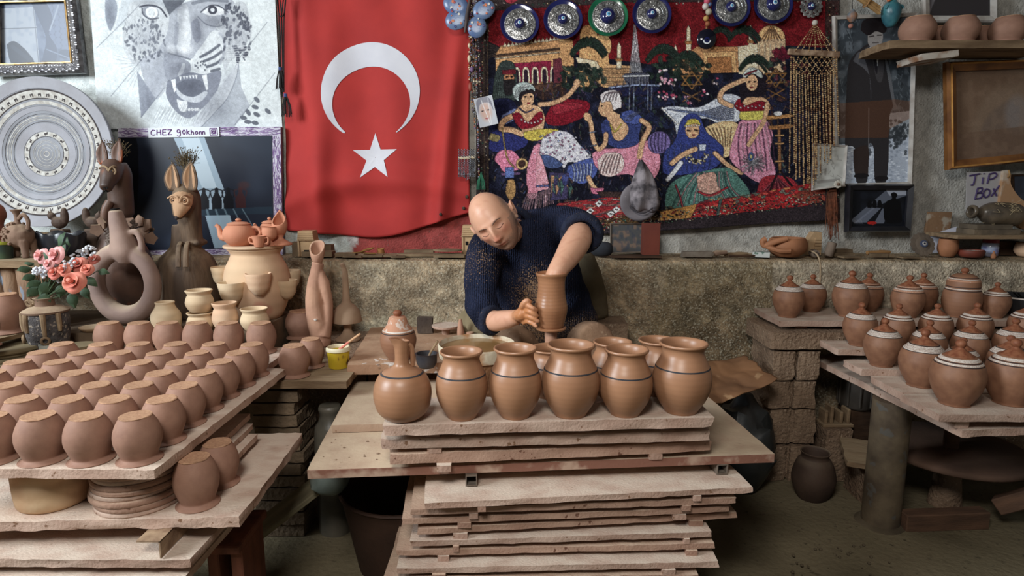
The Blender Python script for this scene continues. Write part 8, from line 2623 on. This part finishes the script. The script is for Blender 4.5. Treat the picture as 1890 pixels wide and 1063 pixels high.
# tools behind the basin
q = atZ(784, 616, .5203)
tag(MB().slab((.058, .04, .055), (4, 4, 4), .003, 5).build('dark_brick', M('charred_brick', (92, 78, 66), (66, 56, 50), 12, .95, .6), smooth=35, loc=(q.x, q.y + .02, .5765)), 'charred little brick on the work board by the wall', 'brick')
q = atZ(822, 619, .5203)
t = thing('throwing_bat', 'round wooden throwing bat on a stub stem by the charred brick', 'bat', (q.x, q.y + .02, .5205))
MB().lathe([(0, 0), (.014, 0), (.016, .026), (0, .026)], 18).build('stem', ware2, t, 50)
MB().lathe([(0, .026), (.048, .026), (.05, .03), (.05, .034), (0, .036)], 36).build('disc', ware, t, 50)
for i, (x, r, an, yy, lb) in enumerate(((884, .05, 70, 2.16, 'large round bat leaning on edge behind the potter\'s elbow'), (868, .045, 62, 2.21, 'second round bat leaning behind the large leaning bat'))):
 c = atY(x, 612, yy)
 o = MB().lathe([(0, 0), (r, 0), (r * 1.03, .003), (r, .009), (0, .009)], 36, T(0, 0, r * math.sin(R(an))) @ RZ(R(-25)) @ RX(R(an)), wob=.01).build('leaning_bat', MATS['olive_dust_wood'], smooth=50, loc=(c.x, yy, .5245))
 tag(o, lb, 'bat', 'leaning bats')
c = atY(853, 613, 2.2)
t = thing('clay_peg', 'upright pinkish clay peg and stub between bat and leaning discs', 'tool', (c.x, 2.13, .5205))
MB().lathe([(0, 0)] + spl([(.010, 0), (.012, .02), (.008, .05), (.004, .066)], 3) + [(0, .068)], 14).build('peg', gn, t, 60)
MB().lathe([(0, 0), (.014, 0), (.013, .02), (0, .02)], 14, T(.034, -.004, 0)).build('stub', gn, t, 60)
# stool and cloth behind him
PXm = atY(1018, 650, 2.1).x
t = thing('low_stool', 'low wooden box stool hidden under the seated potter', 'stool', (PXm, 2.1, 0))
MB().box((0, .03, .345), (.2, .2, .03), bev=.005).build('seat', dark_wood, t, None)
for sx in (-.08, .08):
 for sy in (-.05, .11):
  MB().box((sx, sy, .165), (.035, .035, .33), bev=.003).build('leg', dark_wood, t, None)
c = atY(1098, 600, 2.27)
rings_ = []
for z, w, d in ((.0, .05, .028), (.02, .062, .034), (.10, .06, .036), (.18, .05, .034), (.235, .036, .026), (.25, .02, .015)):
 rings_.append([Vector((w * math.cos(b) * (1 + .08 * math.sin(3 * b + z * 20)) - z * .12, d * math.sin(b), z)) for b in [2 * math.pi * k / 24 for k in range(24)]])
tag(MB().loft(rings_).build('back_cushion', M('olive_cloth', (128, 116, 92), (96, 84, 66), 9, .95, .4, 120, speck=(150, 128, 84), spsc=14, spt=.62), smooth=180, loc=(c.x - .01, 2.285, .555)), 'worn olive patterned cushion wedged between the potter and the wall', 'cushion')
tag(MB().slab((.16, .14, .5545), (5, 5, 5), .004, 9).build('plaster_block', block_m, smooth=35, loc=(c.x + .03, 2.265, .5545)), 'plaster ledge block under the olive cushion', 'block')
ORG = Vector((PXm, 2.1, .36))
man = thing('person', 'bald man in a clay-dusted navy jumper bending over the wheel, one arm in the vase', 'person', ORG)
def W(px, py, Y):
 return atY(px, py, Y)
# --- head, modelled in its own frame (+Z crown, -Y face)
def head_grid(NT=120, NP=90, grow=0.0, mask=None):
 g = lambda x, z, cx, cz, sx, sz: math.exp(-((x - cx) / sx) ** 2 - ((z - cz) / sz) ** 2)
 vs, fs = [], []
 for i in range(NP + 1):
  th = math.pi * i / NP
  for j in range(NT):
   ph = 2 * math.pi * j / NT
   x, y, z = math.sin(th) * math.sin(ph), -math.sin(th) * math.cos(ph), math.cos(th)
   lo = max(0, -z)
   X = x * (.076 - .020 * lo ** 1.3) * (1 + .05 * max(0, z))
   Yv = y * (.097 - .012 * lo) + (.012 if y > 0 else 0) * (1 - lo) * y
   Z = z * .118
   if y < 0:
    f = min(1, -y * 1.6)
    d = 0
    d += .005 * (g(X, Z, .028, .024, .024, .009) + g(X, Z, -.028, .024, .024, .009))
    d -= .0145 * (g(X, Z, .031, .004, .015, .011) + g(X, Z, -.031, .004, .015, .011))
    d += .0072 * (g(X, Z, .031, .001, .011, .007) + g(X, Z, -.031, .001, .011, .007))
    zz = max(0, min(1, (.016 - Z) / .05))
    d += (.010 + .020 * zz) * math.exp(-(X / (.0095 + .005 * zz)) ** 2) * (1 / (1 + math.exp((Z - .016) / .004))) * (1 / (1 + math.exp(-(Z + .042) / .0025)))
    d += .009 * (g(X, Z, .0125, -.034, .006, .007) + g(X, Z, -.0125, -.034, .006, .007))
    d += .004 * (g(X, Z, .044, -.016, .016, .016) + g(X, Z, -.044, -.016, .016, .016))
    d -= .003 * (g(X, Z, .03, -.045, .008, .022) + g(X, Z, -.03, -.045, .008, .022))
    d += .009 * g(X, Z, 0, -.058, .026, .016)
    d += .0045 * g(X, Z, 0, -.0595, .017, .0035) + .005 * g(X, Z, 0, -.069, .015, .004)
    d -= .0045 * g(X, Z, 0, -.0640, .021, .0018)
    d -= .003 * g(X, Z, 0, -.079, .012, .004)
    d += .012 * g(X, Z, 0, -.096, .018, .014)
    Yv -= d * f
   n = Vector((x, y, z))
   vs.append(Vector((X, Yv, Z)) + n * grow)
 for i in range(NP):
  for j in range(NT):
   k = (j + 1) % NT
   fs.append((i * NT + j, i * NT + k, (i + 1) * NT + k, (i + 1) * NT + j))
 return vs, fs
HM = T(W(913, 410, 1.865)) @ RY(R(-34)) @ RZ(R(-12)) @ RX(R(11)) @ Matrix.Scale(.82, 4)
HMi = HM.inverted()
body = MB()
hv, hf = head_grid()
body.add(hv, hf, HM)
for s_ in (-1, 1):                # ears: shell, rim and lobe
 body.ball((s_ * .078, .012, -.002), 1, 14, HM, (.008, .018, .029))
 body.tube([HM @ Vector((s_ * (.084 + .004 * math.sin(a_)), .014 + .017 * math.cos(a_), .002 + .027 * math.sin(a_))) for a_ in [R(-70 + 25 * k) for k in range(11)]], .0042, 8)
 body.ball((s_ * .078, .004, -.028), .008, 8, HM)
nb = W(948, 424, 1.99)
hb = HM @ Vector((0, .03, -.075))
body.tube([HM @ Vector((0, .02, -.02)), hb, (hb + nb) / 2 + Vector((0, .006, .004)), nb, nb + Vector((.012, .02, -.05))], [.046, .043, .042, .044, .05], 18)
body.loft([[W(x, y, Y) + Vector((w * math.cos(b), d * math.sin(b), 0)) for b in [2 * math.pi * k / 20 for k in range(20)]] for x, y, Y, w, d in
  ((1015, 645, 2.1, .15, .10), (1005, 570, 2.1, .14, .10), (985, 500, 2.08, .14, .095), (968, 455, 2.03, .12, .08), (955, 425, 2.0, .06, .05))])
def hand(mb, palm, fingers, thumb):
 mb.tube(palm[0], palm[1], 14, flat=palm[2] if len(palm) > 2 else .8)
 for pts, r in fingers:
  mb.tube(spl(pts, 4), [r * (1 - .28 * k / (4 * (len(pts) - 1))) for k in range(4 * (len(pts) - 1) + 1)], 10)
  mb.ball(pts[-1], r * .74, 8)
 mb.tube(spl(thumb, 4), [.0105 - .0028 * k / (4 * (len(thumb) - 1)) for k in range(4 * (len(thumb) - 1) + 1)], 10)
 mb.ball(thumb[-1], .0078, 8)
# arm with rolled sleeve: forearm to fist against the vase
arm_r = [W(888, 582, 1.85), W(912, 592, 1.80), W(932, 590, 1.765), W(950, 586, 1.735), W(958, 584, 1.722)]
body.tube(spl(arm_r, 4), [x[0] for x in spl([(.030,), (.031,), (.028,), (.0225,), (.021,)], 4)], 24)
fy = lambda k: 567 + 8.8 * k
hand(body, ([W(954, 583, 1.728), W(962, 581, 1.712), W(971, 579, 1.700), W(977, 579, 1.697)], [.021, .028, .029, .022], .72),
 [([W(966, fy(k) + 2, 1.705), W(974, fy(k) - 3 + k, 1.672 + .003 * k), W(983, fy(k) + 1 + k, 1.658 + .004 * k), W(990 + (0, 1, 3, 0)[k], fy(k) + 6 + k, 1.664)], (.0080, .0084, .0082, .0072)[k]) for k in range(4)],
 [W(962, 572, 1.70), W(966, 562, 1.68), W(972, 556, 1.672), W(977, 557, 1.676)])
# arm reaching down into the vase
arm_l = [W(1068, 426, 1.89), W(1068, 438, 1.835), W(1059, 454, 1.795), W(1044, 478, 1.745), W(1029, 500, 1.708)]
vin = Vector((vc.x, YV, vc.z))
body.tube(spl(arm_l + [vin + Vector((.003, 0, .125)), vin + Vector((.0, 0, .10))], 4), [x[0] for x in spl([(.034,), (.040,), (.041,), (.034,), (.0275,), (.0265,), (.026,)], 4)], 28)
hand(body, ([vin + Vector((.002, 0, .12)), vin + Vector((0, 0, .10)), vin + Vector((0, 0, .075))], [.024, .028, .027], .7),
 [([vin + Vector((-.018 + .012 * k, -.004, .078)), vin + Vector((-.020 + .013 * k, -.010, .055)), vin + Vector((-.017 + .011 * k, -.004, .034 + .004 * (k in (0, 3))))], .0078) for k in range(4)],
 [vin + Vector((-.018, .006, .098)), vin + Vector((-.026, .004, .08)), vin + Vector((-.024, .0, .062))])
skin_m = VC('skin', .42, .06, 260, .4)
nt = skin_m.node_tree
nt.nodes['Principled BSDF'].inputs['Subsurface Weight'].default_value = .08
nt.nodes['Principled BSDF'].inputs['Subsurface Radius'].default_value = (.012, .005, .003)
ob = remeshed(body, 'body', skin_m, .0025, None, 4, .5)
def vcol(ob, fn):
 me = ob.data
 n = len(me.vertices)
 co = np.empty(n * 3, np.float32)
 me.vertices.foreach_get('co', co)
 co = co.reshape(-1, 3).astype(float)
 a = np.clip(fn(co), 0, 255) / 255
 l = np.where(a <= .04045, a / 12.92, ((a + .055) / 1.055) ** 2.4)
 at = me.color_attributes.new('Col', 'FLOAT_COLOR', 'POINT')
 at.data.foreach_set('color', np.concatenate([l, np.ones((n, 1))], 1).astype(np.float32).ravel())
def blend(A, c, m):
 m = np.clip(m, 0, 1)[:, None]
 return A * (1 - m) + np.array(c, float) * m
def vn(co, k, s=0):
 q = co * k + s
 return .5 + .25 * (np.sin(q[:, 0] * 1.7 + 2.1 * np.sin(q[:, 1] * 1.3 + q[:, 2])) + np.sin(q[:, 2] * 1.9 + 1.7 * np.sin(q[:, 0] * 1.1 - q[:, 1] * 1.4)))
def skin_col(co):
 n = len(co)
 A = np.zeros((n, 3)) + np.array((214, 164, 136), float)
 A = blend(A, (196, 140, 114), (vn(co, 90) - .5) * .8)
 Hi = np.array(HMi)
 h = co @ Hi[:3, :3].T + Hi[:3, 3]
 inh = np.linalg.norm(h / np.array((.1, .13, .135)), axis=1) < 1
 gs = lambda cx, cz, sx, sz: np.exp(-((h[:, 0] - cx) / sx) ** 2 - ((h[:, 2] - cz) / sz) ** 2) * (h[:, 1] < -.03) * inh
 A = blend(A, (200, 122, 100), .7 * gs(0, -.03, .016, .016))
 A = blend(A, (200, 126, 104), .45 * (gs(.042, -.02, .02, .016) + gs(-.042, -.02, .02, .016)))
 A = blend(A, (168, 96, 84), .75 * gs(0, -.063, .018, .007))
 jaw = inh * (h[:, 2] < -.045) * (h[:, 1] < .03) * np.clip((-.045 - h[:, 2]) / .02, 0, 1)
 side = inh * (np.abs(h[:, 0]) > .045) * (h[:, 1] < .012) * (h[:, 1] > -.055) * (h[:, 2] < .0) * .8
 A = blend(A, (126, 112, 104), .7 * np.maximum(jaw, side) * (1 - gs(0, -.063, .02, .006)) * (.7 + .6 * (vn(co, 900) - .5)))
 hr = inh * np.clip((.112 - h[:, 2]) / .05, 0, 1) * np.clip((h[:, 2] + .06) / .02, 0, 1) * np.clip((h[:, 1] + .045 - 1.1 * np.clip(h[:, 2] - .045, 0, 1)) / .035, 0, 1) * (np.abs(h[:, 0]) < .0775)
 A = blend(A, (118, 102, 94), hr * (.72 + .5 * (vn(co, 1100) - .5)))
 A = blend(A, (176, 118, 96), .5 * (gs(.031, .004, .013, .008) + gs(-.031, .004, .013, .008)))
 for c_, r0, r1 in ((np.array(W(972, 580, 1.69)), .035, .062), (np.array(vin + Vector((0, 0, .08))), .03, .085)):
  d = np.linalg.norm(co - c_, axis=1)
  A = blend(A, (188, 126, 82), (r1 - d) / (r1 - r0) * (.75 + .5 * (vn(co, 160, 3) - .5)))
 return A
vcol(ob, skin_col)
ob.data.transform(T(-ORG))
ob.parent = man
def to_man(mb, name, mat, smooth=180):
 mb.v = [tuple(Vector(v) - ORG) for v in mb.v]
 return mb.build(name, mat, man, smooth)
# hair: close-cropped band round the sides and back
hv, hf = head_grid(120, 90, .0006)
keep = []
for f in hf:
 c_ = sum((hv[i] for i in f), Vector()) / 4
 edge = .004 * math.sin(c_.z * 300 + c_.y * 200)
 if (-.055 < c_.z < .05 + edge and c_.y > .03 + edge) and not (abs(c_.x) > .06 and -.034 < c_.z < .028 and -.012 < c_.y < .034):
  keep.append(f)
ids = sorted({i for f in keep for i in f})
mp2 = {k: n for n, k in enumerate(ids)}
hair = MB().add([hv[i] for i in ids], [tuple(mp2[i] for i in f) for f in keep], HM)
o = to_man(hair, 'hair', M('cropped_grey_hair', (126, 110, 102), (96, 84, 78), 160, .8, .5, 600, speck=(150, 136, 126), spsc=500))
sd = o.modifiers.new('t', 'SOLIDIFY')
sd.thickness = .001
brow_m = M('brow_hair', (142, 112, 96), (110, 86, 74), 200, .8, .4, 500)
front = [v for v in head_grid()[0] if v.y < 0]
def face_pt(x, z, out=0.0):
 near = sorted(front, key=lambda v: (v.x - x) ** 2 + (v.z - z) ** 2)[:5]
 ws = [1 / ((v.x - x) ** 2 + (v.z - z) ** 2 + 1e-7) for v in near]
 return HM @ Vector((x, sum(v.y * w for v, w in zip(near, ws)) / sum(ws) - out, z))
for s_ in (-1, 1):
 to_man(MB().tube([face_pt(s_ * x, z, -.0006) for x, z in spl([(.012, .017), (.022, .0225), (.036, .024), (.048, .018)], 5)], [.001, .0013, .0016, .0018, .002, .0021, .0022, .0022, .0022, .0021, .002, .0018, .0016, .0013, .001, .0008], 8, flat=.6), 'eyebrow', brow_m)
 to_man(MB().tube([face_pt(s_ * x, z, -.0003) for x, z in spl([(.017, -.002), (.024, -.0065), (.033, -.007), (.044, -.002)], 5)], .0009, 6), 'eyelash', M('lash', (84, 56, 48), rough=.8, bump=0))
to_man(MB().tube([face_pt(x, z, -.0006) for x, z in spl([(-.022, -.0655), (-.010, -.0638), (0, -.0645), (.010, -.0638), (.022, -.0655)], 4)], .0009, 6), 'mouth_line', M('mouth_shadow', (120, 70, 62), rough=.7, bump=0))
# --- jumper
sw = MB()
rings_ = []
for x, y, Y, w, d, tl in ((1013, 640, 2.10, .176, .135, 0), (1010, 610, 2.10, .178, .138, 2), (1003, 570, 2.10, .172, .135, 4), (990, 525, 2.09, .164, .128, 7), (977, 485, 2.065, .156, .118, 11),
      (969, 452, 2.03, .144, .103, 16), (963, 428, 2.005, .114, .082, 19), (956, 410, 1.99, .074, .062, 20)):
 c_ = W(x, y, Y)
 u = Vector((math.cos(R(tl)), 0, math.sin(R(tl))))
 rings_.append([c_ + u * (w * math.cos(b)) + Vector((0, d * math.sin(b), -.12 * d * math.sin(b))) for b in [2 * math.pi * k / 32 for k in range(32)]])
sw.loft(rings_)
sw.tube(spl([W(950, 425, 2.02), W(905, 462, 1.99), W(890, 500, 1.945), W(888, 545, 1.89), W(896, 578, 1.845), W(908, 590, 1.815)], 4), [x[0] for x in spl([(.075,), (.070,), (.057,), (.051,), (.049,), (.042,)], 4)], 20)
sw.tube(spl([W(975, 432, 2.04), W(1015, 422, 2.02), W(1048, 418, 1.96), W(1070, 424, 1.90), W(1076, 432, 1.862)], 4), [x[0] for x in spl([(.078,), (.075,), (.066,), (.060,), (.054,)], 4)], 20)
sw.ball(W(1020, 432, 2.06), .085, 16)
so = remeshed(sw, 'jumper', None, .006, None, 5, .5)
knit = VC('navy_knit', .95, .8, 170, .08)
b_ = knit.node_tree
wv = b_.nodes.new('ShaderNodeTexWave')
wv.bands_direction = 'X'
wv.inputs['Scale'].default_value = 48
wv.inputs['Distortion'].default_value = 3.5
wv.inputs['Detail Scale'].default_value = 3
tcn = [n for n in b_.nodes if n.type == 'TEX_COORD'][0]
b_.links.new(tcn.outputs['Object'], wv.inputs['Vector'])
bp = b_.nodes['Bump']
ns = bp.inputs['Height'].links[0].from_socket
ad = b_.nodes.new('ShaderNodeMath')
ad.operation = 'ADD'
b_.links.new(ns, ad.inputs[0])
b_.links.new(wv.outputs['Fac'], ad.inputs[1])
b_.links.new(ad.outputs[0], bp.inputs['Height'])
bp.inputs['Distance'].default_value = .006
so.data.materials.clear()
so.data.materials.append(knit)
# knitted rib relief as real geometry too
nn = len(so.data.vertices)
co = np.empty(nn * 3, np.float32)
nr = np.empty(nn * 3, np.float32)
so.data.vertices.foreach_get('co', co)
so.data.vertices.foreach_get('normal', nr)
co, nr = co.reshape(-1, 3), nr.reshape(-1, 3)
fold = .004 * np.sin(co[:, 2] * 70 + 3 * np.sin(co[:, 0] * 18)) * np.clip((.80 - co[:, 2]) / .15, 0, 1) + .006 * (vn(co.astype(float), 16) - .5)
so.data.vertices.foreach_set('co', (co + nr * fold[:, None]).astype(np.float32).ravel())
so.data.update()
def knit_col(co):
 A = np.zeros((len(co), 3)) + np.array((42, 48, 70), float)
 A = blend(A, (30, 34, 50), vn(co, 30) * .8)
 return blend(A, (110, 90, 72), np.clip((.65 - co[:, 2]) / .08, 0, 1) * .55)
def dust_amt(co):
 d = np.linalg.norm((co - np.array(W(988, 548, 1.98))) / np.array((.085, .2, .125)), axis=1)
 e = np.linalg.norm((co - np.array(W(890, 485, 1.93))) / .10, axis=1)
 return np.clip(.12 + np.maximum(np.clip(1.25 - d, 0, 1), .55 * np.clip(1.1 - e, 0, 1)) + np.clip((.66 - co[:, 2]) / .1, 0, .5), 0, 1)
vcol(so, knit_col)
so.data.vertices.foreach_get('co', (cc := np.empty(nn * 3, np.float32)))
at = so.data.attributes.new('Dust', 'FLOAT', 'POINT')
at.data.foreach_set('value', dust_amt(cc.reshape(-1, 3).astype(float)).astype(np.float32))
N_, L_ = b_.nodes, b_.links
da, n1, sb, mr, mx = N_.new('ShaderNodeAttribute'), N_.new('ShaderNodeTexNoise'), N_.new('ShaderNodeMath'), N_.new('ShaderNodeMapRange'), N_.new('ShaderNodeMix')
da.attribute_name = 'Dust'
n1.inputs['Scale'].default_value, n1.inputs['Detail'].default_value = 230, 3
L_.new(tcn.outputs['Object'], n1.inputs['Vector'])
sb.operation = 'MULTIPLY_ADD'
L_.new(da.outputs['Fac'], sb.inputs[0])
sb.inputs[1].default_value = .30
L_.new(n1.outputs['Fac'], sb.inputs[2])
mr.inputs['From Min'].default_value, mr.inputs['From Max'].default_value, mr.inputs['To Max'].default_value = .70, .84, .8
L_.new(sb.outputs[0], mr.inputs['Value'])
mx.data_type = 'RGBA'
pb = N_['Principled BSDF'].inputs['Base Color']
src = pb.links[0].from_socket
L_.new(mr.outputs[0], mx.inputs[0])
L_.new(src, mx.inputs[6])
mx.inputs[7].default_value = (*lin((172, 138, 106)), 1)
L_.new(mx.outputs[2], pb)
so.data.transform(T(-ORG))
so.parent = man
cn = W(953, 417, 1.985)
knit2 = M('navy_rib', (38, 44, 64), (28, 32, 48), 60, .95, .7, 200, speck=(110, 92, 76), spsc=160, spt=.68)
ax = (hb - nb).normalized()
e1 = Vector((0, 1, 0)).cross(ax).normalized()
e2 = ax.cross(e1)
to_man(MB().tube([cn + Vector((-.004, -.012, 0)) + e1 * (.053 * math.cos(a_)) + e2 * (.050 * math.sin(a_)) + ax * (.004 * math.cos(a_ * 2)) for a_ in [2 * math.pi * k / 36 for k in range(36)]], .0115, 10, closed=True), 'collar', knit2)
def cuff(c_, d_, r, th, name='cuff'):
 d_ = d_.normalized()
 a = Vector((0, 0, 1)).cross(d_).normalized()
 b = d_.cross(a)
 to_man(MB().tube([c_ + a * (r * math.cos(k)) + b * (r * math.sin(k)) for k in [2 * math.pi * i / 30 for i in range(30)]], th, 10, closed=True), name, knit2)
cuff(W(907, 591, 1.81), arm_r[2] - arm_r[0], .0345, .0125)
cuff(W(1074, 431, 1.862), Vector((-.05, -.9, -.25)), .052, .014)
# --- trousers and shoes
tr = MB()
tr.loft([[W(1017, y, 2.1) + Vector((w * math.cos(b), d * math.sin(b), 0)) for b in [2 * math.pi * k / 24 for k in range(24)]] for y, w, d in ((620, .165, .125), (660, .17, .13), (690, .15, .12))])
legs = (([W(985, 655, 2.06), W(948, 640, 1.98), W(930, 640, 1.925)], [W(932, 652, 1.93), W(936, 790, 1.96)]), ([W(1055, 652, 2.06), W(1086, 634, 1.98), W(1102, 632, 1.915)], [W(1101, 645, 1.92), W(1096, 790, 1.96)]))
for th_, sh_ in legs:
 tr.tube(spl(th_, 4), [x[0] for x in spl([(.088,), (.076,), (.062,)], 4)], 18)
 ft = sh_[1].copy()
 ft.z = .07
 tr.tube(spl([th_[2], sh_[0] + Vector((0, -.006, -.03)), sh_[1], ft], 3), [x[0] for x in spl([(.060,), (.062,), (.052,), (.045,)], 3)], 16)
to = remeshed(tr, 'trousers', M('dusty_trousers', (166, 134, 108), (122, 94, 74), 9, .95, .5, 90, speck=(170, 142, 116), spsc=50, spt=.64), .007, None, 4)
to.data.transform(T(-ORG))
to.parent = man
for th_, sh_ in legs:
 f_ = sh_[1].copy()
 sm = MB()
 sm.ball((f_.x, f_.y - .02, .045), 1, 14, None, (.042, .06, .045)).ball((f_.x, f_.y - .10, .032), 1, 14, None, (.042, .075, .032))
 so_ = remeshed(sm, 'shoe', M('work_shoe', (66, 52, 44), (48, 38, 32), 10, .7, .2), .006, None, 2)
 so_.data.transform(T(-ORG))
 so_.parent = man
